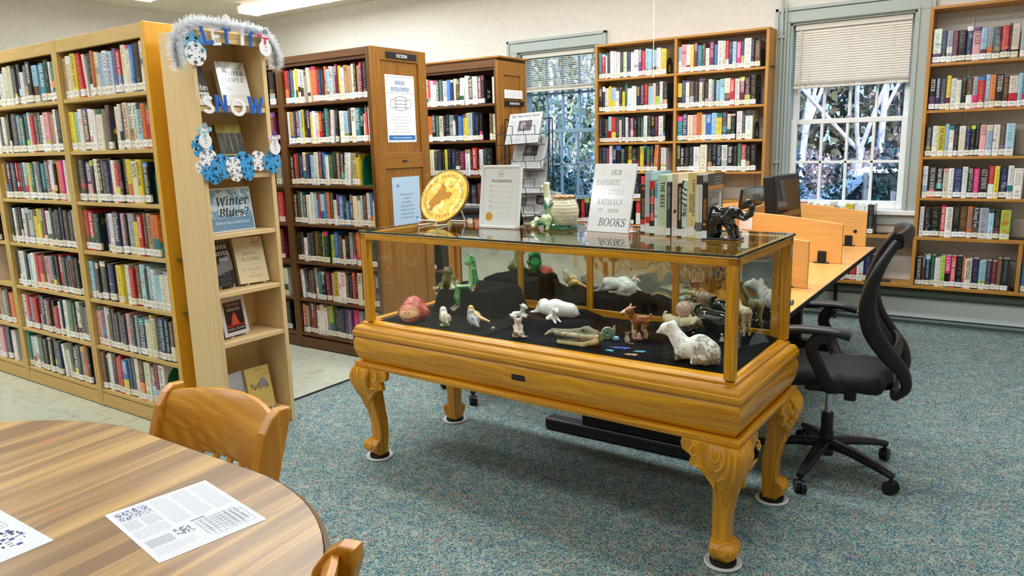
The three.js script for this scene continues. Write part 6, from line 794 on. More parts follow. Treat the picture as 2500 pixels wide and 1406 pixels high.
{ const t = figure('elephant_group', 'three cream elephants carrying a pink stone ball', 'figurine', 0.48, -0.15, 0.712, 0.1), col = (x, y, z) => spots(x, y, z, 60, 15) > 0.75 ? 0xbfae7a : 0xe2d7ac;
  [[-0.028, 0.012, 2.6], [0.03, 0.012, 0.4], [0.0, -0.034, 1.5]].forEach(([x, z, a]) => part('elephant', blob(eleBones(x, z, a, 0.95), { k: 0.008, cut: 0, res: 58, color: col }), satin, t)); part('ball', ball(0.034, 0.006, 0.098, -0.006, 1, 1, 1, 28), phys({ color: 0xe6bfa4, roughness: 0.2, clearcoat: 0.8 }), t); }
{ const t = figure('elephant_figurine', 'large glossy black elephant figurine with raised trunk in the case', 'figurine', 0.615, -0.17, 0.712, 2.9); part('body', blob(eleBones(0, 0, 0, 1.42), { k: 0.012, cut: 0, res: 72 }), blackChina, t); part('saddle_beads', Array.from({ length: 26 }, (_, i) => ball(0.0026, -0.012 + 0.036 * cos(i / 26 * 6.28) * 0.3, 0.066 + 0.036 * sin(i / 26 * 6.28), 0.0 + 0.037 * cos(i / 26 * 6.28), 1, 1, 1, 6)), blackChina, t); }
{ const t = figure('elephant_figurine', 'small glossy black elephant calf in front of cream elephants', 'figurine', 0.53, -0.075, 0.71, 0.6); part('body', blob(eleBones(0, 0, 0, 0.7), { k: 0.006, cut: 0, res: 50 }), blackChina, t); }
{ const t = figure('giraffe_figurine', 'tan giraffe figurine behind the right front corner post', 'figurine', 0.72, -0.2, 0.712, 2.55), col = (x, y, z) => spots(x, y, z, 110, 18) > 0.52 ? 0xb79d66 : 0xe0d2a6;
  quadruped(t, 1, satin, col, { leg: 0.088, body: 0.02, long: 0.034, neck: [0.06, 0.2], headR: 0.009, lr: 0.0075, res: 80, extra: [...mirrored([[0.056, 0.206, 0.004, 0.003, 0.052, 0.218, 0.006, 0.002]])] }); }
{ // long white weasel with grey-brown patches, nose to the left
  const t = figure('weasel_figurine', 'large white weasel figurine with grey patches at the front', 'figurine', 0.672, 0.222, 0.708, PI - 0.12);
  const col = (x, y, z) => { const n = spots(x, y, z, 150, 21); if (y < 0.03 && (x < -0.02 || (x > 0.03 && x < 0.07)) && n > 0.35) return 0x8f887a; if (x < -0.03 && z < 0.01 && n > 0.55) return 0xa9a394; if (x > 0.01 && x < 0.045 && n > 0.6) return 0xb8b2a2; return n > 0.8 ? 0xd0ccc0 : 0xeceae2; };
  part('body', blob([[-0.06, 0.045, 0, 0.045, -0.03, 0.06, 0, 0.044], [-0.03, 0.056, 0, 0.042, 0.03, 0.042, 0, 0.034], [0.03, 0.045, 0, 0.034, 0.058, 0.076, 0, 0.026], [0.058, 0.076, 0, 0.026, 0.088, 0.108, 0, 0.022], [0.088, 0.11, 0, 0.023, 0.11, 0.108, 0, 0.019], [0.11, 0.108, 0, 0.017, 0.142, 0.09, 0, 0.007], ...mirrored([[0.04, 0.03, 0.018, 0.014, 0.052, 0.006, 0.02, 0.009], [-0.06, 0.03, 0.026, 0.026, -0.02, 0.008, 0.034, 0.01], [0.088, 0.128, 0.014, 0.007, 0.086, 0.132, 0.016, 0.006]]), [-0.09, 0.012, 0.01, 0.012, -0.05, 0.008, 0.05, 0.007], [-0.05, 0.008, 0.05, 0.007, 0.01, 0.006, 0.055, 0.004]], { k: 0.018, cut: 0, res: 86, color: col }), bisque, t);
  for (const s of [-1, 1]) part('eye', ball(0.0025, 0.118, 0.114, s * 0.0145, 1, 1, 1, 8), eyeM, t); part('nose', ball(0.003, 0.148, 0.088, 0), std({ color: 0xb08a80, roughness: 0.4 }), t); }
{ const t = figure('metal_figurine', 'tiny shiny silver figurine near the black elephant', 'figurine', 0.683, -0.06, 0.71, 2); part('body', blob([[0, 0.01, 0, 0.01, 0, 0.028, 0, 0.006], [0, 0.036, 0, 0.006, 0.006, 0.036, 0, 0.004], ...mirrored([[0.002, 0.006, 0.008, 0.005, 0.012, 0.003, 0.009, 0.003]])], { k: 0.005, cut: 0 }), M.steel, t); }
{ const t = figure('snail_figurine', 'green leaf-shelled snail figurine with a pink head', 'figurine', 0.262, 0.1, 0.708, 0.5), tr = []; for (let i = 0; i < 46; i++) { const a = i / 46 * 14, r = 0.005 + 0.021 * (1 - i / 46); tr.push([r * cos(a), 0.028 + r * sin(a), 0.012 - 0.008 * i / 46 + 0.012 * i / 46]); } part('shell', [ball(0.027, 0, 0.028, 0, 1, 1, 0.55, 20), tube(tr, 0.0055, 70, 8)], phys({ color: 0x7fa487, roughness: 0.3, clearcoat: 0.8 }), t); part('body', blob([[-0.02, 0.006, 0, 0.007, 0.022, 0.007, 0, 0.008], [0.022, 0.01, 0, 0.008, 0.026, 0.044, 0, 0.008], [0.026, 0.048, 0.004, 0.002, 0.022, 0.06, 0.01, 0.002], [0.026, 0.048, -0.004, 0.002, 0.032, 0.06, -0.008, 0.002]], { k: 0.006, cut: 0, color: () => 0xd9a596 }), china, t); }
{ const t = figure('egg_figurine', 'small pale blue stone egg beside the snail', 'figurine', 0.306, 0.108, 0.709, 0); part('egg', ball(0.0125, 0, 0.011, 0, 1.15, 0.9, 0.9, 18), phys({ color: 0x86b9c9, roughness: 0.2, clearcoat: 1 }), t); }
{ const t = figure('mouse_figurine', 'tiny beige mouse figurine standing upright', 'figurine', 0.361, 0.118, 0.708, 2.6, 'mouse figurines'); part('body', blob([[0, 0.012, 0, 0.011, 0.002, 0.026, 0, 0.008], [0.004, 0.037, 0, 0.0075, 0.012, 0.036, 0, 0.004], ...mirrored([[0.0, 0.043, 0.006, 0.003, -0.002, 0.049, 0.009, 0.0025], [0.006, 0.022, 0.007, 0.003, 0.012, 0.02, 0.004, 0.0025]]), [-0.008, 0.004, 0, 0.003, -0.02, 0.003, 0.014, 0.002]], { k: 0.005, cut: 0, color: (x, y, z) => spots(x, y, z, 120, 4) > 0.7 ? 0x8a7660 : 0xcdb294 }), satin, t); }
{ const t = figure('tree_frog_figurine', 'little pink frog figurine at the fawn’s feet', 'figurine', 0.392, 0.075, 0.709, 2.2, 'frog figurines'); part('body', blob([[0, 0.016, 0, 0.009, 0.006, 0.03, 0, 0.008], ...mirrored([[-0.002, 0.014, 0.006, 0.005, 0.012, 0.012, 0.016, 0.003], [0.012, 0.012, 0.016, 0.003, 0.016, 0.002, 0.016, 0.003], [0.006, 0.024, 0.006, 0.003, 0.016, 0.004, 0.006, 0.002]])], { k: 0.005, cut: 0, color: () => 0xd68f86 }), china, t); }
const glassC = (c) => phys({ color: c, roughness: 0.05, clearcoat: 1, metalness: 0.3 });
[['long cobalt blue glass lizard lying on black cloth', 0.372, 0.205, 0.092, 0x274fd0, 0.1], ['small turquoise glass lizard left of the blue one', 0.352, 0.258, 0.046, 0x23a8b8, -0.2], ['small turquoise glass lizard right of the blue one', 0.46, 0.215, 0.05, 0x2fb0be, 0.15], ['tiny tan shell lizard nearest the case front', 0.45, 0.268, 0.055, 0xc99a6c, 0.05]].forEach(([l, u, v, L, c, a]) => { const t = figure('lizard_figurine', l, 'figurine', u, v, 0.7095, a, 'glass lizards'); part('body', blob([[-L * 0.5, 0.003, 0, 0.0015, -L * 0.15, 0.004, L * 0.05, 0.0035], [-L * 0.15, 0.004, L * 0.05, 0.0035, L * 0.25, 0.004, 0, 0.0045], [L * 0.25, 0.004, 0, 0.0045, L * 0.45, 0.006, 0, 0.003], ...mirrored([[L * 0.2, 0.004, 0, 0.002, L * 0.26, 0.002, L * 0.14, 0.0015], [-L * 0.1, 0.004, L * 0.02, 0.002, -L * 0.16, 0.002, L * 0.14, 0.0015]])], { k: 0.003, cut: 0, res: 44 }), glassC(c), t); });
{ const t = figure('stone_figurine', 'tiny dark speckled stone near the hound mound', 'figurine', -0.245, 0.2, 0.71, 0); part('body', blob([[0, 0.006, 0, 0.009, 0.008, 0.007, 0, 0.006]], { k: 0.004, cut: 0, color: (x, y, z) => spots(x, y, z, 200, 3) > 0.6 ? 0x8a8a86 : 0x2c2c2e }), satin, t); }
// ---------------------------------------------------------------- on the glass top
const TOPY = pT + 0.0108;
{ // gilded town token in a white wire easel
  const t = thing('souvenir_plate', 'round gold town token leaning in a white wire stand', 'plaque', cw(-0.712, TOPY + 0.012, 0.0), 0.02), tilt = -0.5, R0 = 0.138;
  const face = std({ map: canvasTex(768, 768, (x, w) => { const c = w / 2; x.fillStyle = '#e9c24c'; x.fillRect(0, 0, w, w); for (let i = 0; i < 6; i++) speck(x, w, w, 40, ['#efcd62', '#e3b63c', '#f3d67c', '#e5b83a', '#ecc654', '#f3d98c'][i], 10, 50, 60 + i); x.fillStyle = '#b67c12';
      const isl = [[300, 190], [330, 176], [352, 230], [392, 262], [386, 300], [420, 330], [452, 316], [500, 326], [520, 376], [498, 430], [452, 420], [420, 446], [370, 440], [352, 500], [300, 516], [262, 560], [236, 620], [176, 600], [196, 548], [140, 500], [186, 440], [220, 380], [262, 330], [256, 300], [290, 276]]; x.beginPath(); isl.forEach(([a, b], i) => i ? x.lineTo(a, b) : x.moveTo(a, b)); x.fill(); x.beginPath(); x.ellipse(470, 236, 40, 14, -0.3, 0, 7); x.fill(); x.beginPath(); x.ellipse(540, 500, 16, 8, 0.4, 0, 7); x.fill();
      x.strokeStyle = '#3a2a10'; x.lineWidth = 5; for (const [a, b, d, e] of [[392, 262, 420, 300], [352, 230, 380, 262], [500, 326, 520, 376], [236, 570, 250, 620], [386, 300, 420, 330]]) { x.beginPath(); x.moveTo(a, b); x.lineTo(d, e); x.stroke(); }
      const arc = (s, r, a0, a1, flip) => { x.fillStyle = '#9a6a12'; x.font = 'bold 62px sans-serif'; x.textAlign = 'center'; x.textBaseline = 'middle'; [...s].forEach((ch, i) => { const a = mix(a0, a1, i / (s.length - 1)); x.save(); x.translate(c + r * cos(a), c + r * sin(a)); x.rotate(a + (flip ? -PI / 2 : PI / 2)); x.fillText(ch, 0, 0); x.restore(); }); };
      arc('TOWN OF SHELTER ISLAND', 316, PI * 1.02, PI * 2.0 - 0.03, false); arc('HONORARY FERRY TOKEN', 316, PI * 0.97, 0.07, true); }), roughness: 0.35, metalness: 0.25 });
  const T = (g) => at(g, 0, 0, 0, tilt, 0, 0), disc = lathe([[0, -0.006], [R0, -0.006], [R0 + 0.004, -0.003], [R0 + 0.004, 0.004], [R0 - 0.002, 0.006], [R0 - 0.004, 0.004], [0, 0.004]], 64); disc.rotateX(PI / 2); disc.translate(0, R0, 0); part('disc', T(disc), std({ color: 0xb98a2c, roughness: 0.35, metalness: 0.4 }), t);
  part('beaded_rim', T(merge(Array.from({ length: 84 }, (_, i) => ball(0.0034, (R0 + 0.002) * cos(i / 84 * 2 * PI), R0 + (R0 + 0.002) * sin(i / 84 * 2 * PI), 0.004, 1, 1, 1, 6)))), std({ color: 0x2a1f12, roughness: 0.4 }), t);
  const f = new THREE.CircleGeometry(R0 - 0.005, 64); f.translate(0, R0, 0.0046); part('face', T(f), face, t);
  const e = thing('plate_easel', 'white wire stand holding the gold token', 'easel', cw(-0.712, TOPY, 0.0), 0.02); const W = (s) => wire([[s * 0.055, 0.03, 0.075], [s * 0.055, 0.006, 0.07], [s * 0.055, 0.004, 0.0], [s * 0.05, 0.004, -0.02], [s * 0.036, 0.15, -0.1], [s * 0.045, 0.004, -0.17]], 0.003, 8); part('side_wire', W(-1), M.wireWhite, e); part('side_wire', W(1), M.wireWhite, e); part('cross_wire', [rod([-0.055, 0.03, 0.075], [0.055, 0.03, 0.075], 0.003), rod([-0.036, 0.15, -0.1], [0.036, 0.15, -0.1], 0.003), rod([-0.045, 0.004, -0.17], [0.045, 0.004, -0.17], 0.003)], M.wireWhite, e); }
{ // framed proclamation
  const t = thing('picture_frame', 'white framed certificate with gold seal on the glass top', 'frame', cw(-0.34, TOPY + 0.001, 0.008), 0.04), k = (g) => at(g, 0, 0, 0, -0.16, 0, 0), w = 0.212, h = 0.285;
  part('frame', k(merge([bx(-w / 2, -w / 2 + 0.012, 0, h, -0.012, 0.006, 0.002), bx(w / 2 - 0.012, w / 2, 0, h, -0.012, 0.006, 0.002), bx(-w / 2, w / 2, 0, 0.012, -0.012, 0.006, 0.002), bx(-w / 2, w / 2, h - 0.012, h, -0.012, 0.006, 0.002)])), M.whitePlastic, t); part('backing', k(bx(-w / 2 + 0.004, w / 2 - 0.004, 0.004, h - 0.004, -0.014, 0, 0.001)), M.black, t);
  const f = new THREE.PlaneGeometry(w - 0.022, h - 0.022); f.translate(0, h / 2, 0.001); part('print', k(f), print(512, 700, (x, W, H) => { x.fillStyle = '#f4f5f4'; x.fillRect(0, 0, W, H); x.strokeStyle = '#e4e6e4'; x.lineWidth = 6; x.strokeRect(10, 10, W - 20, H - 20); x.strokeStyle = '#d9c98c'; x.lineWidth = 9; x.beginPath(); x.ellipse(256, 70, 34, 44, 0, 0, 7); x.stroke(); x.fillStyle = '#8fa9c4'; x.beginPath(); x.ellipse(256, 76, 14, 12, 0, 0, 7); x.fill(); put(x, 'Proclamation', 262, 176, 54, '#17171a', 'serif', 'italic bold', 'center', 290); for (let i = 0; i < 5; i++) { blurb(x, 90, 216 + i * 62, 360, 4, 12, '#c9cdd2', 2); x.fillStyle = '#7d8288'; x.fillRect(96, 214 + i * 62, 50, 5); } blurb(x, 220, 540, 210, 9, 12, '#d5d8dc', 2); x.fillStyle = '#d9a92c'; x.beginPath(); for (let i = 0; i < 48; i++) { const r = i % 2 ? 50 : 54; x.lineTo(110 + r * cos(i / 24 * PI), 590 + r * sin(i / 24 * PI)); } x.fill(); x.strokeStyle = '#c4931c'; x.lineWidth = 3; x.beginPath(); x.arc(110, 590, 32, 0, 7); x.stroke(); }), t);
  part('stand', at(bx(-0.05, 0.05, 0, 0.16, -0.006, 0, 0.002), 0.02, 0.002, -0.1, 0.32, 0.2, 0), M.blackMatt, t); }
{ // hand-lettered sign in a clear slanted holder
  const t = thing('handmade_sign', 'white handwritten animals-and-books sign in clear holder on the glass top', 'sign', cw(0.183, TOPY + 0.001, -0.05), -0.09), k = (g) => at(g, 0, 0, 0, -0.25, 0, 0), w = 0.2, h = 0.288;
  part('holder', [k(bx(-w / 2 - 0.003, w / 2 + 0.003, 0, h + 0.003, -0.004, 0.0, 0.001)), bx(-w / 2, w / 2, 0, 0.0025, -0.08, 0.0, 0.001)], phys({ color: 0xf3f5f5, roughness: 0.1 }), t);
  const f = new THREE.PlaneGeometry(w, h); f.translate(0, h / 2, 0.0012); part('print', k(f), print(512, 736, (x, W, H) => { x.fillStyle = '#f3f3f1'; x.fillRect(0, 0, W, H); x.strokeStyle = '#e2e3e0'; x.lineWidth = 5; for (const [a, b, r] of [[110, 90, 34], [420, 120, 40], [90, 560, 60], [430, 420, 46], [380, 250, 30]]) { x.beginPath(); for (let i = 0; i < 30; i++) x.lineTo(a + r * (1 - i / 34) * cos(i * 0.5), b + r * (1 - i / 34) * sin(i * 0.5)); x.stroke(); } const s = (q, X, Y, px, c, mw) => put(x, q, X, Y, px, c, 'serif', 'italic', 'center', mw); s('OUR', 276, 116, 74, '#3d3d3f', 130); s('FAVORITE', 190, 226, 78, '#7c7c7e', 300); s('LITTLE', 300, 330, 74, '#b5b5b6', 200); s('ANIMALS', 230, 440, 82, '#6c6c6f', 320); s('AND', 130, 510, 40, '#77777a', 70); s('THEIR', 290, 522, 48, '#5a5a5e', 140); s('BOOKS', 290, 672, 118, '#3f3f42', 340); }), t); }
{ // cream basket pot with two green frogs
  const t = thing('frog_vase', 'cream woven china pot carried by two green frogs', 'vase', cw(-0.07, TOPY + 0.001, -0.09), -0.25);
  const weave = dataTex(256, 256, (u, v) => { const r = floor(v * 10), p = (u * 16 + (r & 1) * 0.5) % 1, q = v * 10 - r, n = 255 * sin(PI * p) * sin(PI * q); return [n, n, n]; }, false); weave.repeat.set(3, 2);
  const prof = [[0, 0.006], [0.03, 0.008], [0.05, 0.022], [0.064, 0.05], [0.068, 0.078], [0.062, 0.104], [0.05, 0.122], [0.042, 0.13], [0.044, 0.138], [0.038, 0.14], [0.036, 0.13], [0.03, 0.1], [0, 0.08]];
  part('pot', at(lathe(prof, 48), 0.022, 0.004, 0), phys({ color: 0xf0e8c4, roughness: 0.25, clearcoat: 0.9, bumpMap: weave, bumpScale: 0.0025 }), t);
  const rim = Array.from({ length: 24 }, (_, i) => [0.022 + 0.043 * cos(i / 24 * 2 * PI), 0.142 + 0.002 * sin(i * 2.1), 0.043 * sin(i / 24 * 2 * PI)]); part('rim', tube(rim, 0.0055, 60, 8, true), phys({ color: 0xc98a34, roughness: 0.3, clearcoat: 0.8 }), t);
  part('base', blob([[-0.05, 0.006, 0.03, 0.02, 0.05, 0.006, 0.03, 0.02], [-0.05, 0.004, 0, 0.02, 0.06, 0.005, -0.02, 0.02]], { k: 0.02, cut: 0, color: (x, y, z) => y > 0.018 ? 0x9cc08a : 0x2f7d5c, carve: (d, x, y) => max(d, y - 0.016 - 0.004 * sin(x * 90)) }), china, t);
  const fc = (x, y, z) => y > 0.125 || x > -0.052 && y > 0.09 ? 0xdfe2bc : spots(x, y, z, 40, 30) > 0.58 ? 0x2f8368 : 0x8fb578;
  part('standing_frog', blob([[-0.06, 0.03, 0.01, 0.018, -0.07, 0.1, 0.005, 0.019], [-0.07, 0.1, 0.005, 0.019, -0.078, 0.165, 0.005, 0.014], [-0.082, 0.182, 0.005, 0.014, -0.1, 0.18, 0.008, 0.01], [-0.078, 0.196, 0.013, 0.008, -0.078, 0.196, 0.013, 0.008], [-0.078, 0.196, -0.005, 0.008, -0.078, 0.196, -0.005, 0.008], [-0.064, 0.12, 0.02, 0.01, -0.03, 0.106, 0.04, 0.007], [-0.03, 0.106, 0.04, 0.007, -0.01, 0.128, 0.045, 0.006], [-0.07, 0.03, 0.02, 0.014, -0.06, 0.008, 0.03, 0.012]], { k: 0.012, res: 70, color: fc }), china, t);
  part('lying_frog', blob([[-0.08, 0.026, 0.06, 0.016, -0.02, 0.044, 0.07, 0.021], [-0.02, 0.044, 0.07, 0.02, 0.006, 0.05, 0.078, 0.017], [0.004, 0.04, 0.09, 0.012, 0.01, 0.03, 0.094, 0.008], [-0.08, 0.03, 0.06, 0.012, -0.105, 0.02, 0.07, 0.01], [-0.105, 0.02, 0.07, 0.01, -0.085, 0.01, 0.085, 0.008], [0.0, 0.05, 0.062, 0.009, -0.006, 0.1, 0.066, 0.006], [-0.006, 0.1, 0.066, 0.006, 0.01, 0.116, 0.058, 0.006], [0.01, 0.03, 0.08, 0.008, 0.014, 0.008, 0.095, 0.008], [-0.1, 0.04, 0.05, 0.012, -0.1, 0.04, 0.05, 0.012]], { k: 0.012, cut: 0, res: 70, color: (x, y, z) => spots(x, y, z, 36, 33) > 0.56 ? 0x2c8a6a : 0xb7cc8e }), china, t);
  part('eye', [ball(0.003, -0.084, 0.2, 0.015, 1, 1, 1, 8), ball(0.003, -0.084, 0.2, -0.005, 1, 1, 1, 8), ball(0.004, 0.006, 0.05, 0.096, 1, 1, 1, 8)], eyeM, t); }
// row of animal books standing on the glass
const topSpine = (w, h, d) => print(w, h, d), vt = (x, s, X, Y, px, c, f = 'sans-serif', mw = 300, wt = 'bold') => { x.save(); x.translate(X, Y); x.rotate(PI / 2); x.textBaseline = 'middle'; x.textAlign = 'left'; x.font = `${wt} ${px}px ${f}`; x.fillStyle = c; x.fillText(s, 0, 0, mw); x.restore(); };
const bg = (x, w, h, c) => { x.fillStyle = c; x.fillRect(0, 0, w, h); }, tagRed = (x, w, h, y) => { x.fillStyle = '#d5252b'; x.fillRect(w * 0.08, y, w * 0.84, 44); x.fillStyle = '#f4f4f2'; x.fillRect(w * 0.04, y + 46, w * 0.92, 62); }, tagW = (x, w, h) => { x.fillStyle = '#f3f3f0'; x.fillRect(0, h - 66, w, 56); blurb(x, w * 0.3, h - 50, w * 0.4, 2, 9, '#9a9aa0', 3); };
[[0.322, 0.028, 0.2, -0.075, 0x2a1c1a, 'dark brown book with red sticker, first of the books on the glass', (x, w, h) => { bg(x, w, h, '#2b1c19'); x.fillStyle = '#e07a2c'; x.beginPath(); x.arc(w / 2, 34, 12, 0, 7); x.fill(); vt(x, 'ROMAN', w / 2, 120, 40, '#b98a5a', 'serif'); tagRed(x, w, h, h - 120); }, 0.14],
 [0.349, 0.028, 0.25, -0.062, 0xa9c6d6, 'tall pale blue book, second on the glass', (x, w, h) => { bg(x, w, h, '#b3cedb'); put(x, 'The VIE', w / 2, 40, 15, '#e8f1f4', 'serif', 'italic', 'center', w * 0.9); tagRed(x, w, h, h - 116); }, 0.19],
 [0.378, 0.024, 0.215, -0.042, 0x161214, 'black and red book with stacked lettering, third on the glass', (x, w, h) => { bg(x, w, h, '#171214'); x.fillStyle = '#c9271f'; for (const y of [0, 120, 250]) x.fillRect(0, y, w, 60); vt(x, 'WATER FOR ELEPHANTS', w / 2, 60, 26, '#f1ede2', 'serif', 250); tagW(x, w, h); }, 0.15],
 [0.403, 0.016, 0.212, -0.035, 0xe9e9e4, 'thin white and blue book, fourth on the glass', (x, w, h) => { bg(x, w, h, '#e9ebe8'); x.fillStyle = '#5aa7d0'; x.fillRect(0, 0, w, h * 0.3); vt(x, 'WHALE TALES', w / 2, 110, 18, '#5aa7d0'); x.fillRect(0, h * 0.62, w, 20); }, 0.14],
 [0.421, 0.042, 0.24, -0.022, 0xc2dcc0, 'mint green book titled with large black letters on the glass', (x, w, h) => { bg(x, w, h, '#c6dfc3'); vt(x, 'THE BEES', w / 2, 44, 44, '#17181a', 'sans-serif', 180); vt(x, 'LALINE PAULL', w / 2, 245, 34, '#d9cf7e', 'sans-serif', 150); x.fillStyle = '#efe9d2'; x.fillRect(0, h - 66, w, 60); }, 0.18],
 [0.466, 0.018, 0.213, -0.008, 0x2a3440, 'dark slate book right of the mint one', (x, w, h) => { bg(x, w, h, '#2c3743'); vt(x, 'SMALL CREATURES', w / 2, 30, 20, '#c5ced4'); tagW(x, w, h); }, 0.14],
 [0.486, 0.026, 0.246, -0.012, 0xe5d6bf, 'cream book with a tiny black bird on its spine', (x, w, h) => { bg(x, w, h, '#e7d8c2'); vt(x, 'PLATYPUS MEET', w / 2, 40, 24, '#b59d86', 'serif', 200); x.fillStyle = '#2a2422'; x.beginPath(); x.ellipse(w / 2, 250, 10, 14, 0.4, 0, 7); x.fill(); tagW(x, w, h); }, 0.18],
 [0.513, 0.02, 0.208, 0.0, 0x121214, 'black book with fine white lettering on the glass', (x, w, h) => { bg(x, w, h, '#131315'); vt(x, 'UNLIKELY FRIENDSHIPS', w / 2, 26, 22, '#e9e7df', 'serif', 260); tagW(x, w, h); }, 0.14],
 [0.534, 0.024, 0.222, 0.004, 0xcfe3d8, 'mint book with black swirling lines on the spine', (x, w, h) => { bg(x, w, h, '#d3e6db'); x.strokeStyle = '#15161a'; x.lineWidth = 9; for (let i = 0; i < 4; i++) { x.beginPath(); x.arc(w * 0.9, 30 + i * 26, 40 + i * 10, 1.6, 4.2); x.stroke(); } x.beginPath(); x.arc(w * 0.9, h - 120, 60, 1.6, 4.6); x.stroke(); vt(x, 'EELS', w / 2, 180, 40, '#15161a', 'sans-serif', 130); tagW(x, w, h); }, 0.15],
 [0.559, 0.036, 0.25, 0.008, 0xe6cd8a, 'pale yellow book with slim dark title lettering', (x, w, h) => { bg(x, w, h, '#ead594'); vt(x, 'A MOST REMARKABLE', w * 0.64, 40, 25, '#4a463c', 'sans-serif', 240); vt(x, 'CREATURE', w * 0.3, 130, 25, '#4a463c', 'sans-serif', 140); vt(x, 'JONATHAN MEIBURG', w * 0.5, 300, 20, '#bda667', 'sans-serif', 110); x.fillStyle = '#2d2a24'; x.beginPath(); x.moveTo(w, 290); x.lineTo(w * 0.7, 380); x.lineTo(w, 350); x.fill(); x.fillStyle = '#f3f0e4'; x.fillRect(0, h - 74, w * 0.8, 60); }, 0.18],
 [0.597, 0.026, 0.242, 0.02, 0xb9bdc0, 'grey book with white spine beside the horse racing book', (x, w, h) => { bg(x, w, h, '#eceeee'); x.fillStyle = '#3b3d42'; x.fillRect(0, 0, w, 60); vt(x, 'ELEPHANT COMPANY', w / 2, 80, 24, '#b5b9bd', 'sans-serif', 240); x.fillStyle = '#6b6e72'; x.fillRect(0, h - 110, w, 60); }, 0.17],
 [0.625, 0.021, 0.216, 0.032, 0x15140f, 'black book with orange spine title, last book before the elephant', (x, w, h) => { bg(x, w, h, '#16150f'); vt(x, 'SEABISCUIT', w / 2, 118, 28, '#e58a1f', 'sans-serif', 170); x.fillStyle = '#e58a1f'; x.beginPath(); x.arc(w / 2, 306, 12, 0, 7); x.fill(); tagW(x, w, h); }, 0.16]].forEach(([u, th, h, v, c, l, dr, d], i) => {
  const t = thing('book', l, 'book', cw(u, TOPY + 0.0005, v), -0.03, 'animal books on the glass top'), sm = std({ color: c, roughness: 0.4 }), W = round(th / h * 420);
  part('cover', [bx(0, 0.002, 0, h, -d, 0, 0.0008), bx(th - 0.0025, th - 0.0005, 0, h, -d, 0, 0.0008), bx(0, th - 0.0005, 0, h, -0.003, 0, 0.001)], sm, t); part('page_block', bx(0.002, th - 0.0025, 0.003, h - 0.004, -d + 0.004, -0.003, 0), M.pages, t);
  const f = new THREE.PlaneGeometry(th - 0.001, h - 0.002); f.translate(th / 2 - 0.0002, h / 2, 0.0005); part('spine_print', f, topSpine(max(24, W), 420, dr), t);
  if (i === 11) { const g = new THREE.PlaneGeometry(d - 0.004, h + 0.028); g.rotateY(PI / 2); g.translate(th, h / 2 + 0.014, -d / 2); part('cover', bx(th - 0.0006, th - 0.0002, 0, h + 0.03, -d, -0.001, 0), sm, t); part('cover_print', g, print(384, 560, (x, w, hh) => { bg(x, w, hh, '#8b8b86'); const r = rng(6); for (let k = 0; k < 1400; k++) { const q = 40 + r() * 180 | 0; x.fillStyle = `rgb(${q},${q},${q - 4})`; x.fillRect(r() * w, 150 + r() * 170, 6, 9); } x.fillStyle = '#3c433f'; x.fillRect(0, 0, w, 96); ['The National Bestseller', 'the true story of a racehorse', 'and the men around him'].forEach((s, k) => put(x, s, 250, 32 + k * 26, 17, '#dfe3dd', 'sans-serif', 'normal', 'center', 220)); x.fillStyle = '#e2921e'; x.fillRect(0, 98, w, 30); x.fillStyle = '#b9b8b2'; x.fillRect(90, 210, 190, 40); x.fillStyle = '#ecebe6'; x.beginPath(); x.ellipse(310, 190, 24, 34, 0, 0, 7); x.fill(); x.fillRect(284, 200, 60, 130); x.fillStyle = '#6e6c66'; x.beginPath(); x.ellipse(170, 400, 140, 90, 0, 0, 7); x.fill(); put(x, 'SEABISCUIT', 160, 440, 44, '#e58a1f', 'sans-serif', 'bold', 'center', 300); x.fillStyle = '#d9d8d2'; x.fillRect(0, 470, w, 90); }), t); }
});
{ // glass-black elephant bookend, trunk curled up
  const t = thing('elephant_bookend', 'glossy black elephant bookend with curled trunk on glass top', 'bookend', cw(0.7, TOPY + 0.001, 0.0), -0.1);
  part('elephant', blob([[-0.03, 0.085, 0, 0.032, 0.006, 0.09, 0, 0.031], [-0.034, 0.11, 0, 0.02, -0.034, 0.03, 0, 0.026], [0.03, 0.104, 0, 0.024, 0.044, 0.104, 0, 0.02], [0.05, 0.1, 0, 0.014, 0.078, 0.088, 0, 0.011], [0.078, 0.088, 0, 0.011, 0.1, 0.1, 0, 0.0095], [0.1, 0.1, 0, 0.0095, 0.106, 0.125, 0, 0.0085], [0.106, 0.125, 0, 0.0085, 0.09, 0.144, 0, 0.008], [0.09, 0.144, 0, 0.008, 0.07, 0.136, 0, 0.007], ...mirrored([[0.03, 0.112, 0.02, 0.012, 0.012, 0.085, 0.034, 0.01], [0.012, 0.085, 0.034, 0.01, 0.022, 0.07, 0.03, 0.006], [-0.04, 0.06, 0.018, 0.018, -0.04, 0.012, 0.02, 0.013], [0.012, 0.07, 0.016, 0.016, 0.034, 0.04, 0.02, 0.011], [0.034, 0.04, 0.02, 0.011, 0.044, 0.012, 0.02, 0.01], [0.06, 0.088, 0.012, 0.004, 0.084, 0.078, 0.016, 0.0025]])], { k: 0.013, res: 90, cut: 0.004 }), blackChina, t);
  part('base', bx(-0.066, 0.066, 0, 0.01, -0.036, 0.036, 0.004), blackChina, t); part('eye', [-1, 1].map((s) => ball(0.003, 0.05, 0.112, s * 0.016)), M.steel, t); }
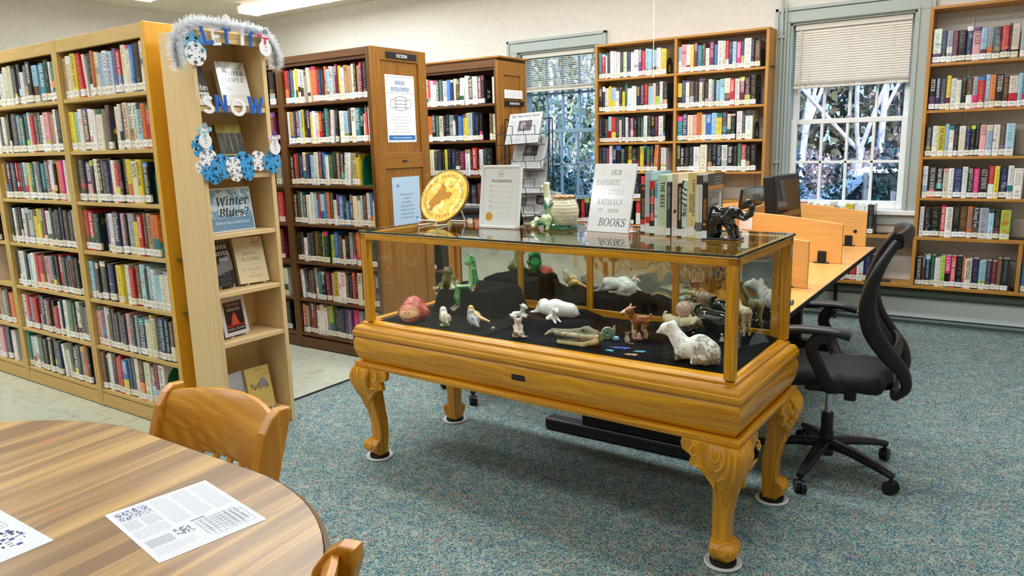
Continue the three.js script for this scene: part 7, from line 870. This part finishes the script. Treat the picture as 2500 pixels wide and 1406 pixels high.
// ================================================================ computer desks with low wooden dividers
const desk = thing('computer_desk', 'row of light wood computer desks with curved privacy dividers', 'desk');
for (const [x0, x1] of [[-1.49, -0.79], [-2.21, -1.51]]) for (const [z0, z1] of [[-3.92, -3.16], [-4.79, -3.935], [-5.64, -4.805]]) { const k = new THREE.Group(); k.name = partName('desk_top', desk); desk.add(k); part('surface', bx(x0, x1, 0.716, 0.741, z0, z1, 0.003, 2), M.desk, k); const e = x1 === -0.79 ? x1 : x0; part('edge_band', bx(e - 0.004, e + 0.004, 0.714, 0.74, z0, z1, 0.003), M.blackMatt, k); }
const divShape = (w, h0, h1) => { const s = []; for (let i = 0; i <= 18; i++) { const t = i / 18; s.push([w * (1 - t), mix(h1, h0, 1 - (1 - t) * (1 - t * 0.12) ** 0 * 0 - (1 - t) ** 1.6)]); } return [[0, 0], [w, 0], ...s]; };
for (const z of [-3.93, -4.8, -5.65]) for (const sd of [1, -1]) {
  const w = 0.64, g = ext(divShape(w, 0.3, 0.242).map(([a, b]) => [a, b]), 0.02, 0.002); const P = g.attributes.position; for (let i = 0; i < P.count; i++) P.setXYZ(i, -1.5 + sd * (P.getX(i) + 0.006), 0.741 + P.getY(i), z - 0.01 + P.getZ(i));
  g.computeVertexNormals(); part('divider', boxUV(g, 0), M.desk, desk);
  part('bracket', [bx(-1.5 + sd * 0.51, -1.5 + sd * 0.56, 0.742, 0.815, z + 0.01, z + 0.02, 0.006), bx(-1.5 + sd * 0.49, -1.5 + sd * 0.58, 0.741, 0.746, z - 0.016, z + 0.03, 0.002)], M.blackMatt, desk);
  const c = cyl(0.012, 0.012, 0.003, 0, 0, 0, 16); at(c, -1.5 + sd * 0.575, 0.845, z + 0.01, PI / 2, 0, 0); if (z < -5) part('grommet', c, M.blackMatt, desk);
}
part('spine_divider', bx(-1.51, -1.49, 0.6, 1.04, -5.64, -3.16, 0.003, 2), M.desk, desk);
for (const z of [-3.24, -4.37, -5.5]) { const p = new THREE.Group(); p.name = partName('pedestal', desk); desk.add(p); part('column', bx(-1.78, -1.22, 0.06, 0.716, z - 0.03, z + 0.03, 0.01), M.black, p); part('foot', bx(-2.0, -0.98, 0.0, 0.065, z - 0.045, z + 0.045, 0.018), M.black, p); }
part('cable_tray', bx(-1.62, -1.38, 0.5, 0.6, -5.5, -3.2, 0.01), M.blackMatt, desk);
{ const t = thing('notice', 'white printed page taped to the desk divider behind the elephant', 'notice', [-1.41, 0.978, -4.787]); part('sheet', bx(-0.07, 0.014, -0.05, 0.05, 0, 0.0006, 0.0002), flat(160, 200, (x, w, h) => { x.fillStyle = '#f1efee'; x.fillRect(0, 0, w, h); blurb(x, 16, 20, 128, 11, 15, '#b3b5bb', 3); }), t); }
{ // all-in-one computer
  const t = thing('computer', 'black all-in-one computer standing on the far desk', 'computer', [-1.235, 0.742, -5.14], -0.1), k = (g) => at(g, 0, 0, 0, 0, 0, 0.1);
  part('shell', k(bx(-0.075, 0, 0.2, 0.525, -0.235, 0.225, 0.012)), M.black, t); part('bezel', k(bx(-0.004, 0.004, 0.205, 0.52, -0.23, 0.22, 0.003)), std({ color: 0x16191f, roughness: 0.4 }), t); part('screen', k(bx(0.0035, 0.0048, 0.245, 0.492, -0.205, 0.195, 0.0005)), M.screen, t); part('power_light', k(cbox(0.002, 0.006, 0.012, 0.005, 0.505, 0.2, 0.001)), std({ color: 0x9fb4d8, roughness: 0.4 }), t);
  part('stand', [k(bx(-0.06, -0.03, 0.02, 0.26, -0.06, 0.06, 0.008)), bx(-0.11, 0.09, 0, 0.014, -0.13, 0.13, 0.006)], M.black, t); }
{ const t = thing('computer_monitor', 'thin black monitor seen from behind, partly hidden by elephant bookend', 'monitor', [-1.64, 0.742, -5.5], PI - 0.05), k = (g) => at(g, 0, 0, 0, 0, 0, 0.12);
  part('panel', k(bx(-0.02, 0, 0.12, 0.42, -0.3, 0.3, 0.006)), phys({ color: 0x101114, roughness: 0.18, clearcoat: 0.6 }), t); part('screen', k(bx(0, 0.002, 0.13, 0.41, -0.29, 0.29, 0.0005)), M.screen, t); part('stand', [k(bx(-0.04, -0.02, 0.02, 0.3, -0.03, 0.03, 0.006)), bx(-0.1, 0.08, 0, 0.012, -0.12, 0.12, 0.005)], M.black, t);
  const lg = new THREE.PlaneGeometry(0.12, 0.05); lg.rotateY(-PI / 2); lg.translate(-0.0208, 0.34, 0.02); part('logo', k(lg), phys({ roughness: 0.2, map: canvasTex(192, 80, (x, w, h) => { x.fillStyle = '#101114'; x.fillRect(0, 0, w, h); put(x, 'acer', 96, 54, 54, '#6c6f76', 'sans-serif', 'italic', 'center', 130); }) }), t); }

// ================================================================ office chair, facing -x
function officeChair(label, pos, ry, group) {
  const t = thing('office_chair', label, 'office chair', pos, ry, group), mesh = std({ color: 0x0c0f14, roughness: 0.85 }), padM = std({ color: 0x0e1013, roughness: 0.75 });
  for (let i = 0; i < 5; i++) { const a = 0.55 + i * 2 * PI / 5, arm = new THREE.Group(); arm.name = partName('base_arm', t); t.add(arm); const c = cos(a), s = sin(a);
    part('spoke', sweep([[0.03 * c, 0.125, 0.03 * s], [0.12 * c, 0.12, 0.12 * s], [0.24 * c, 0.098, 0.24 * s], [0.325 * c, 0.078, 0.325 * s]], (q) => [mix(0.03, 0.016, q), mix(0.022, 0.012, q)], { pow: 3, n: 14 }), M.black, arm);
    const px = 0.32 * c, pz = 0.32 * s, w = []; for (const o of [-1, 1]) { const g = new THREE.CylinderGeometry(0.028, 0.028, 0.02, 22); at(g, px - s * o * 0.014 + c * 0.01, 0.0285, pz + c * o * 0.014 + s * 0.01, PI / 2, 0, 0); const m = new THREE.CylinderGeometry(0.028, 0.028, 0.02, 22); m.rotateX(PI / 2); m.rotateY(-a + PI / 2 + 0.6 + PI / 2); m.translate(px - s * o * 0.013, 0.0285, pz + c * o * 0.013); w.push(m); } part('caster', [...w, cyl(0.008, 0.008, 0.05, px, 0.035, pz, 10), ball(0.016, px, 0.045, pz, 1.2, 0.8, 1.2)], M.black, arm); }
  part('hub', [cyl(0.034, 0.03, 0.11, 0, 0.07, 0, 22), cyl(0.026, 0.026, 0.1, 0, 0.17, 0, 20)], M.black, t); part('gas_lift', cyl(0.014, 0.014, 0.15, 0, 0.26, 0, 18), M.steel, t);
  part('mechanism', [cbox(0.2, 0.05, 0.13, 0, 0.405, 0, 0.012), cbox(0.05, 0.05, 0.06, 0.09, 0.375, 0.03, 0.01)], M.black, t);
  part('seat', blob([[-0.17, 0.465, -0.17, 0.042, -0.17, 0.465, 0.17, 0.042], [0.02, 0.462, -0.19, 0.044, 0.02, 0.462, 0.19, 0.044], [0.18, 0.462, -0.15, 0.042, 0.18, 0.462, 0.15, 0.042], [-0.19, 0.455, 0, 0.044, 0.2, 0.46, 0, 0.044], [-0.1, 0.463, -0.1, 0.045, 0.12, 0.463, 0.12, 0.045], [-0.1, 0.463, 0.1, 0.045, 0.12, 0.463, -0.12, 0.045]], { k: 0.09, res: 54, carve: (d, x, y) => max(d, y - 0.508, 0.43 - y) }), padM, t);
  // back frame loop and stretched mesh
  const prof = [[0.262, 0.425], [0.3, 0.47], [0.285, 0.545], [0.225, 0.62], [0.165, 0.71], [0.14, 0.81], [0.15, 0.9], [0.185, 1.0], [0.235, 1.085]];
  const half = (y) => y < 0.55 ? mix(0.15, 0.2, clamp((y - 0.42) / 0.13)) : mix(0.205, 0.235, clamp((y - 0.55) / 0.3)) - 0.03 * sstep(0.95, 1.09, y), C = smooth(prof.map(([x, y]) => [x, y, 0]), 30);
  for (const s of [-1, 1]) part('back_frame', sweep(C.map(([x, y]) => [x, y, s * half(y)]), (q) => [0.017 + 0.02 * sin(PI * q) ** 2, 0.02], { up: [0, 0, 1], pow: 2.6, n: 14 }), M.black, t);
  const bar = (y, x, d, r) => sweep(smooth([[x, y, -half(y)], [x + d, y + 0.012, -half(y) * 0.5], [x + d * 1.3, y + 0.016, 0], [x + d, y + 0.012, half(y) * 0.5], [x, y, half(y)]], 16), [r, r * 1.5], { n: 12 });
  part('top_bar', bar(1.085, 0.235, 0.03, 0.022), M.black, t); part('lower_bar', bar(0.6, 0.235, 0.02, 0.022), M.black, t); part('mount', [sweep([[0.0, 0.42, 0], [0.15, 0.412, 0], [0.262, 0.432, 0]], [0.045, 0.016], { n: 12, pow: 3 }), sweep([[0.262, 0.43, -0.15], [0.262, 0.425, 0], [0.262, 0.43, 0.15]], [0.018, 0.022], { n: 12 })], M.black, t);
  const rings = C.filter(([, y]) => y > 0.6 && y < 1.09).map(([x, y]) => Array.from({ length: 13 }, (_, j) => { const u = j / 6 - 1, b = (1 - u * u); return [x + 0.028 * b, y, u * half(y) * 0.97]; }));
  const mg = loft(rings, { closed: false, caps: false }); part('mesh_back', mg, phys({ color: 0x0b0e13, roughness: 0.8, bumpMap: dataTex(64, 64, (u, v, x, y) => { const n = (x % 4 < 2) !== (y % 4 < 2) ? 255 : 40; return [n, n, n]; }, false, [12, 12]), bumpScale: 0.002 }), t);
  for (const s of [-1, 1]) { const a = new THREE.Group(); a.name = partName('armrest', t); t.add(a); part('pad', sweep(smooth([[-0.19, 0.702, s * 0.262], [-0.1, 0.712, s * 0.268], [0.02, 0.71, s * 0.27], [0.085, 0.694, s * 0.268]], 14), (q) => [0.036 * (0.75 + 0.25 * sin(PI * q)), 0.016], { pow: 3, n: 14 }), std({ color: 0x15171b, roughness: 0.35 }), a); part('support', sweep(smooth([[-0.02, 0.695, s * 0.268], [-0.06, 0.64, s * 0.275], [-0.02, 0.54, s * 0.27], [0.02, 0.44, s * 0.2], [0.02, 0.41, s * 0.1]], 18), [0.026, 0.014], { up: [0, 0, 1], pow: 3, n: 12 }), M.black, a); }
  return t;
}
officeChair('black mesh-back office chair beside the display case', [-0.634, 0, -3.452], 0.12, 'black office chairs');
officeChair('black office chair on the far side of the desks, under-case view only', [-2.62, 0, -3.62], PI - 0.2, 'black office chairs');

// ================================================================ round-ended table, puzzle sheets and oak chairs
const table = thing('library_table', 'round-ended wood-grain library table in the foreground', 'table');
{ const R0 = 0.63, xc0 = -1.92, xc1 = -1.44, zc = -0.375, outline = (o) => { const s = []; for (let i = 0; i <= 36; i++) { const a = -PI / 2 + PI * i / 36; s.push([xc1 + (R0 + o) * cos(a), zc + (R0 + o) * sin(a)]); } for (let i = 0; i <= 36; i++) { const a = PI / 2 + PI * i / 36; s.push([xc0 + (R0 + o) * cos(a), zc + (R0 + o) * sin(a)]); } return s; };
  const topTex = dataTex(2048, 1024, (u, v) => { // laminate: broad straight brown and tan streaks, a few knots; 1.5 m along by 0.75 m across
    const bend = 0.012 * (vnoise(u * 5, v * 4, 5, 4, 91) - 0.5) + 0.006 * (vnoise(u * 14, v * 10, 14, 10, 92) - 0.5); let y = v + bend, ring = 0;
    for (const [ku, kv, r] of [[0.16, 0.3, 0.016], [0.42, 0.62, 0.014], [0.62, 0.2, 0.018], [0.83, 0.8, 0.015], [0.3, 0.86, 0.012], [0.72, 0.5, 0.014], [0.94, 0.36, 0.016]]) { const du = (u - ku) * 2, dv = v - kv, q = hypot(du * 0.42, dv); y += r * 0.9 * Math.exp(-((du / 0.09) ** 2)) * Math.tanh(dv / 0.012) * Math.exp(-abs(dv) / 0.05); if (q < r) ring = max(ring, 1 - q / r); }
    const b = vnoise(u * 2, y * 16, 2, 16, 93), s = vnoise(u * 3, y * 46, 3, 46, 94), f = vnoise(u * 8, y * 170, 8, 170, 95), line = vnoise(u * 2.0, y * 90, 2, 90, 96), t = clamp(0.35 + 1.3 * (b - 0.5) + 0.55 * (s - 0.5) + 0.22 * (f - 0.5) + (line > 0.78 ? 0.35 : 0)); let c = [mix(134, 202, t), mix(104, 162, t), mix(70, 100, t)]; if (ring > 0) c = c.map((q, k) => mix(q, [196, 112, 62][k], 0.85 * sstep(0, 0.7, ring))); return c; }, true);
  const tmat = phys({ map: topTex, roughness: 0.36, clearcoat: 0.15, clearcoatRoughness: 0.3 });
  const g = ext(outline(0), 0.006, 0.001); g.rotateX(PI / 2); g.translate(0, 0.76, 0); const p = g.attributes.position, uv = new Float32Array(p.count * 2); for (let i = 0; i < p.count; i++) { uv[2 * i] = (p.getZ(i) * 0.997 + p.getX(i) * 0.06 + 1.2) / 1.5; uv[2 * i + 1] = (p.getX(i) * 0.997 - p.getZ(i) * 0.06 + 3) / 0.75; } g.setAttribute('uv', new THREE.BufferAttribute(uv, 2)); part('table_top', g, tmat, table);
  const e0 = (o0, o1, y0, y1) => { const A = outline(o0), B = outline(o1), q = []; let w = 0; for (let i = 0; i < A.length; i++) { const j = (i + 1) % A.length, d = hypot(A[j][0] - A[i][0], A[j][1] - A[i][1]); q.push([[[A[i][0], y0, A[i][1]], [A[j][0], y0, A[j][1]], [B[j][0], y1, B[j][1]], [B[i][0], y1, B[i][1]]].reverse(), [[w, 0], [w + d, 0], [w + d, 0.04], [w, 0.04]].reverse()]); w += d; } return toCreasedNormals(quads(q), 0.5); };
  part('edge_line', e0(0.0005, 0.0025, 0.7595, 0.754), M.blackMatt, table);
  part('edge_moulding', [e0(0.002, 0.012, 0.755, 0.75), e0(0.012, 0.015, 0.75, 0.735), e0(0.015, 0.012, 0.735, 0.722), e0(0.012, 0.0, 0.722, 0.717), e0(0, -0.2, 0.717, 0.717)], wood(31, 0x4c3420, 0x8a6840, { figure: 0.5, streak: 0.6, w: 512, h: 256 }, 0.35, 0.4), table);
  for (const x of [-2.05, -1.3]) { part('pedestal', [bx(x - 0.05, x + 0.05, 0.05, 0.717, -0.46, -0.28, 0.01, 1), bx(x - 0.04, x + 0.04, 0, 0.06, -0.75, 0.0, 0.012, 2)], M.darkOak, table); } }
const puzzle = (seed, title) => flat(1024, 794, (x, w, h) => { x.fillStyle = '#e0e2e7'; x.fillRect(0, 0, w, h); const r = rng(seed); x.strokeStyle = '#8e93a0'; x.lineWidth = 2; x.translate(0, h); x.rotate(-PI / 2);
  const grid = (X, Y, c, rr, s) => { x.strokeStyle = '#6d7280'; x.lineWidth = 3; for (let i = 0; i < c; i++) for (let j = 0; j < rr; j++) if (r() < 0.9) x.strokeRect(X + i * s, Y + j * s, s * (r() < 0.35 ? 2 : 1), s * (r() < 0.3 ? 2 : 1)); };
  if (!title) { x.fillStyle = '#cdd1da'; x.fillRect(36, 44, 250, 200); for (let i = 0; i < 60; i++) { x.fillStyle = i % 4 ? '#39427c' : '#181c38'; x.fillRect(40 + r() * 230, 50 + r() * 180, 7, 6 + r() * 22); } x.strokeStyle = '#39427c'; x.lineWidth = 5; for (let k = 0; k < 5; k++) { x.beginPath(); let a = 60 + k * 40, b = 60; x.moveTo(a, b); for (let i = 0; i < 5; i++) { a += (r() - 0.3) * 30; b += 22 + r() * 10; x.lineTo(a, b); } x.stroke(); }
    for (const X of [310, 470, 630]) blurb(x, X, 44, 140, 40, 13, '#b4b8c2', 6); blurb(x, 36, 262, 110, 14, 12, '#9ba0ab', 6); blurb(x, 164, 262, 120, 14, 12, '#9ba0ab', 6); blurb(x, 36, 450, 250, 12, 13, '#b4b8c2', 6);
    for (let i = 0; i < 60; i++) { x.fillStyle = '#474c58'; x.fillRect(250 + floor(r() * 9) * 14, 640 + floor(r() * 9) * 14, 12, 12); } x.strokeStyle = '#8d929d'; for (let i = 0; i < 12; i++) { x.beginPath(); x.moveTo(40, 660 + i * 11); for (let k = 1; k < 10; k++) x.lineTo(40 + k * 20, 660 + i * 11 + (k % 2 ? 10 : 0)); x.stroke(); } for (let i = 0; i < 9; i++) { x.fillStyle = '#4b505c'; x.fillRect(400 + i * 12, 600, 9, 18); }
    grid(410, 650, 7, 5, 44); grid(560, 650, 4, 6, 40); grid(410, 640, 8, 7, 38); blurb(x, 40, 830, 300, 8, 14, '#b4b8c2', 5); }
  else { for (let i = 0; i < 14; i++) { x.fillStyle = '#3f4876'; x.fillRect(240 + i * 17, 60, 12, 24); } blurb(x, 60, 110, 640, 4, 14, '#b4b8c2', 6); blurb(x, 60, 190, 260, 26, 13, '#b4b8c2', 6); for (let i = 0; i < 60; i++) { x.fillStyle = '#474c58'; x.fillRect(560 + floor(r() * 9) * 14, 180 + floor(r() * 6) * 14, 12, 12); } x.lineWidth = 4; x.strokeStyle = '#767b88'; for (let k = 0; k < 6; k++) x.strokeRect(380 + k * 26, 290 + k * 17, 330 - k * 52, 210 - k * 34); for (let i = 0; i < 9; i++) for (let j = 0; j < 8; j++) { x.fillStyle = r() < 0.3 ? '#1c1e28' : r() < 0.5 ? '#35418c' : '#eef0f4'; x.fillRect(380 + i * 40, 560 + j * 40, 36 * r() + 4, 36 * (r() < 0.5 ? 0.3 : 1)); } }
});
function paper(label, corners, mat) { // lies on the table: near-left corner, direction of the long edge
  const [ax, az, dx, dz] = corners, t = thing('puzzle_sheet', label, 'paper', [ax, 0.7603, az], atan2(-dz, dx)); part('sheet', bx(0, 0.279, 0, 0.0003, -0.216, 0, 0.0001), M.paper, t); const f = new THREE.PlaneGeometry(0.279, 0.216); f.rotateX(-PI / 2); f.translate(0.1395, 0.00045, -0.108); part('print', f, mat, t); }
paper('printed puzzle sheet in the middle of the foreground table', [-1.246, -0.658, -0.281, -0.044].map((v, i) => i === 0 ? -1.527 : i === 1 ? -0.702 + 0.003 : i === 2 ? 0.281 : 0.044), puzzle(5, 0));
paper('second puzzle sheet cut off by the bottom picture edge', [-1.79, -0.376, 0.279, 0.0], puzzle(8, 1));
function oakChair(label, pos, ry) { // faces +z; origin on the floor below the middle of the back
  const t = thing('oak_chair', label, 'chair', pos, ry, 'oak library chairs'), lean = (y) => -0.1 * ((y - 0.42) / 0.4) * (y > 0.42 ? 1 : 0.2);
  for (const s of [-1, 1]) { const g = ext([[0.02, 0], [0.055, 0], [0.05, 0.2], [0.05, 0.42], [0.045 + lean(0.62), 0.62], [0.035 + lean(0.78), 0.775], [0.018 + lean(0.82), 0.81], [-0.008 + lean(0.83), 0.828], [-0.04 + lean(0.83), 0.826], [-0.05 + lean(0.8), 0.8], [-0.035 + lean(0.62), 0.62], [-0.02, 0.42], [-0.005, 0.2]], 0.034, 0.005, [], 2); at(g, s * 0.235 + 0.017, 0, 0, 0, -PI / 2, 0); part('back_post', boxUV(g, 1), M.chairOak, t); }
  const crest = []; for (let j = 0; j <= 16; j++) { const u = j / 16 * 2 - 1, b = -0.055 * (1 - u * u), x = u * 0.219, arch = 0.012 * (1 - u * u); crest.push([[0.645, 0.014], [0.66, 0.02], [0.74, 0.018], [0.79 + arch, 0.013], [0.812 + arch, 0.0], [0.812 + arch, -0.014], [0.79 + arch, -0.018], [0.655, -0.014], [0.645, -0.008]].map(([y, z]) => [x, y, z + lean(y) + b])); }
  const cg = toCreasedNormals(loft(crest), 0.7); boxUV(cg, 0); part('crest_rail', cg, M.chairOak, t);
  for (let i = 0; i < 6; i++) { const x = -0.155 + i * 0.062, u = x / 0.219, g = ext([[0, 0.44], [0.012, 0.44], [0.012 + lean(0.66) - 0.055 * (1 - u * u), 0.66], [lean(0.66) - 0.055 * (1 - u * u), 0.66]].map(([z, y]) => [z, y]), 0.024, 0.003); at(g, x + 0.012, 0, 0, 0, -PI / 2, 0); part('slat', boxUV(g, 1), M.chairOak, t); }
  part('seat', blob([[-0.17, 0.432, 0.05, 0.02, 0.17, 0.432, 0.05, 0.02], [-0.2, 0.432, 0.4, 0.02, 0.2, 0.432, 0.4, 0.02], [-0.19, 0.432, 0.05, 0.02, -0.21, 0.432, 0.4, 0.02], [0.19, 0.432, 0.05, 0.02, 0.21, 0.432, 0.4, 0.02], [0, 0.43, 0.06, 0.018, 0, 0.43, 0.4, 0.018], [-0.1, 0.43, 0.06, 0.018, -0.1, 0.43, 0.4, 0.018], [0.1, 0.43, 0.06, 0.018, 0.1, 0.43, 0.4, 0.018]], { k: 0.06, res: 44 }), M.chairOak, t);
  part('lower_rail', bx(-0.22, 0.22, 0.42, 0.465, -0.012, 0.02, 0.004, 0), M.chairOak, t);
  for (const s of [-1, 1]) { part('front_leg', bx(s * 0.2 - 0.02, s * 0.2 + 0.02, 0, 0.42, 0.37, 0.41, 0.006, 1), M.chairOak, t); part('side_stretcher', bx(s * 0.215 - 0.011, s * 0.215 + 0.011, 0.16, 0.2, 0.04, 0.38, 0.004, 2), M.chairOak, t); }
  return t;
}
oakChair('oak slat-back chair pushed in at the far side of the table', [-1.845, 0, -1.095], 0.03).scale.y = 0.985;
oakChair('oak slat-back chair cut off at the bottom, right end of table', [-0.96, 0, -0.55], -1.266);

// ================================================================ wire newspaper rack
{ const P0 = [-3.36, 0, -5.06], ry = 0.12, rack = thing('newspaper_rack', 'black wire rack full of newspapers beside the newspapers panel', 'rack', P0, ry), W = 0.2, tiers = [0.24, 0.45, 0.66, 0.87, 1.08, 1.29, 1.5];
  for (const s of [-1, 1]) { part('upright', [rod([s * W, 0.03, -0.03], [s * W, 1.71, -0.16], 0.006), rod([s * W, 0.03, -0.22], [s * W, 1.71, -0.22], 0.005), rod([s * W, 0.02, 0.12], [s * W, 0.02, -0.28], 0.006), rod([s * W, 1.71, -0.16], [s * W, 1.71, -0.22], 0.005)], M.wireBlack, rack); }
  part('cross_wire', [0.03, 0.6, 1.15, 1.71].map((y) => rod([-W, y, -0.22], [W, y, -0.22], 0.004)), M.wireBlack, rack);
  tiers.forEach((y, i) => { const o = 0.06 - i * 0.012; const k = new THREE.Group(); k.name = partName('pocket', rack); rack.add(k);
    part('basket', [wire([[-W, y + 0.12, -0.1 + o - 0.06], [-W, y + 0.08, 0.02 + o], [W, y + 0.08, 0.02 + o], [W, y + 0.12, -0.1 + o - 0.06]], 0.003), wire([[-W, y, -0.06 + o], [-W, y, 0.0 + o], [W, y, 0.0 + o], [W, y, -0.06 + o]], 0.003), ...[-1, -0.33, 0.33, 1].map((f) => rod([f * W, y, 0.0 + o], [f * W, y + 0.08, 0.02 + o], 0.0025)), ...[-0.5, 0.5].map((f) => wire([[f * W - 0.05, y + 0.08, 0.02 + o], [f * W - 0.05, y + 0.15, 0.02 + o], [f * W + 0.05, y + 0.15, 0.02 + o], [f * W + 0.05, y + 0.08, 0.02 + o]], 0.0025))], M.wireBlack, k); });
  const news = (seed, title, dark) => flat(320, 320, (x, w, h) => { x.fillStyle = '#a9a8a5'; x.fillRect(0, 0, w, h); put(x, title, 160, 46, 40, '#232325', 'serif', 'bold', 'center', 280); x.fillStyle = '#8a8a88'; x.fillRect(12, 60, 296, 2); const r = rng(seed); for (let c = 0; c < 4; c++) blurb(x, 14 + c * 76, 74, 66, 34, 7, '#7a7a7a', 3); x.fillStyle = dark; x.fillRect(90 + r() * 20, 80, 130, 110); x.fillStyle = '#7a6a64'; x.beginPath(); x.ellipse(150, 130, 26, 40, 0, 0, 7); x.fill(); });
  const N = [[0.0, 1.5, 0.16, 0.05, 'The New York Times', '#3a3438', 'newspaper in the top pocket of the wire rack'], [0.03, 1.3, 0.12, -0.02, 'Newsday', '#26262a', 'newspaper with a dark photo in the second rack pocket'], [0.03, 1.1, 0.08, 0.02, 'THE WALL STREET JOURNAL', '#8c8b88', 'grey newspaper in the third rack pocket from top'], [-0.06, 0.9, 0.05, 0.1, 'The Reporter', '#55565a', 'folded newspaper, left one in the fourth rack pocket'], [0.1, 0.92, 0.06, -0.18, 'Daily News', '#2b2b2e', 'dark folded newspaper, right one in the fourth rack pocket'], [0.08, 0.72, 0.05, -0.1, 'The Express', '#6c6d70', 'folded newspaper at the right of the fifth rack pocket'], [-0.03, 0.68, 0.05, 0.06, 'The Star', '#77777a', 'newspaper at the left of the fifth rack pocket'], [0.03, 0.48, 0.04, 0, 'The Press', '#8c8c8c', 'newspaper in the lowest filled rack pocket']];
  N.forEach(([x, y, z, rz, ti, dk, l], i) => { const q = V(x, y, -0.14 + (7 - i) * 0.012).applyAxisAngle(V(0, 1, 0), ry).add(V(...P0)), t = thing('newspaper', l, 'newspaper', q.toArray(), ry, 'newspapers in the wire rack'); t.rotation.order = 'YXZ'; t.rotation.x = -0.52; t.rotation.z = rz; const w = 0.3, h = i < 3 ? 0.29 : 0.24; part('folded_sheets', Array.from({ length: 6 }, (_, k) => bx(-w / 2 + 0.002 * (k % 2), w / 2 - 0.001 * k, 0.004 + 0.001 * (k % 3), h - 0.002 * (k % 3), k * 0.003, k * 0.003 + 0.0022, 0.0008)), std({ color: 0x9a9996, roughness: 0.9 }), t); const f = new THREE.PlaneGeometry(w - 0.006, h - 0.008); f.translate(0, h / 2, 0.0178); part('print', f, news(i + 3, ti, dk), t); });
}
{ const t = thing('pull_cord', 'thin white cord hanging in front of the pine bookcase', 'cord', [-2.31, 0, -5.3]); part('cord', rod([0, 1.98, 0], [0, 3.2, 0], 0.0022, 6), M.white, t); part('knob', ball(0.006, 0, 1.975, 0, 1, 2, 1, 10), M.white, t); }
// furniture behind the viewer that shows in the mirror doors of the case
{ const b = bookcase('maple bookcase behind the viewer, seen only in the case mirror', { x0: -5.4, x1: -3.5, z: 0.0, d: 0.3, H: 1.6, ys: [1.2, 0.85, 0.5, 0.12], mat: M.maple, back: 0.96 }); b.rotation.y = PI; b.position.set(-8.2, 0, 1.75); }
{ const t = thing('library_table', 'small wooden table left of the foreground, seen in the case mirror', 'table', [-3.6, 0, 0.6]); part('table_top', lathe([[0, 0.72], [0.58, 0.72], [0.6, 0.735], [0.6, 0.75], [0.58, 0.76], [0, 0.76]], 40), M.chairOak, t); part('pedestal', lathe([[0.26, 0], [0.25, 0.04], [0.08, 0.1], [0.06, 0.4], [0.09, 0.7], [0.2, 0.72]], 24), M.chairOak, t); }

scene.traverse((o) => { if (o.isMesh) { o.castShadow = o.receiveShadow = true; } if (o.isLight && 'castShadow' in o) o.castShadow = !o.isRectAreaLight; });
renderer.render(scene, camera);
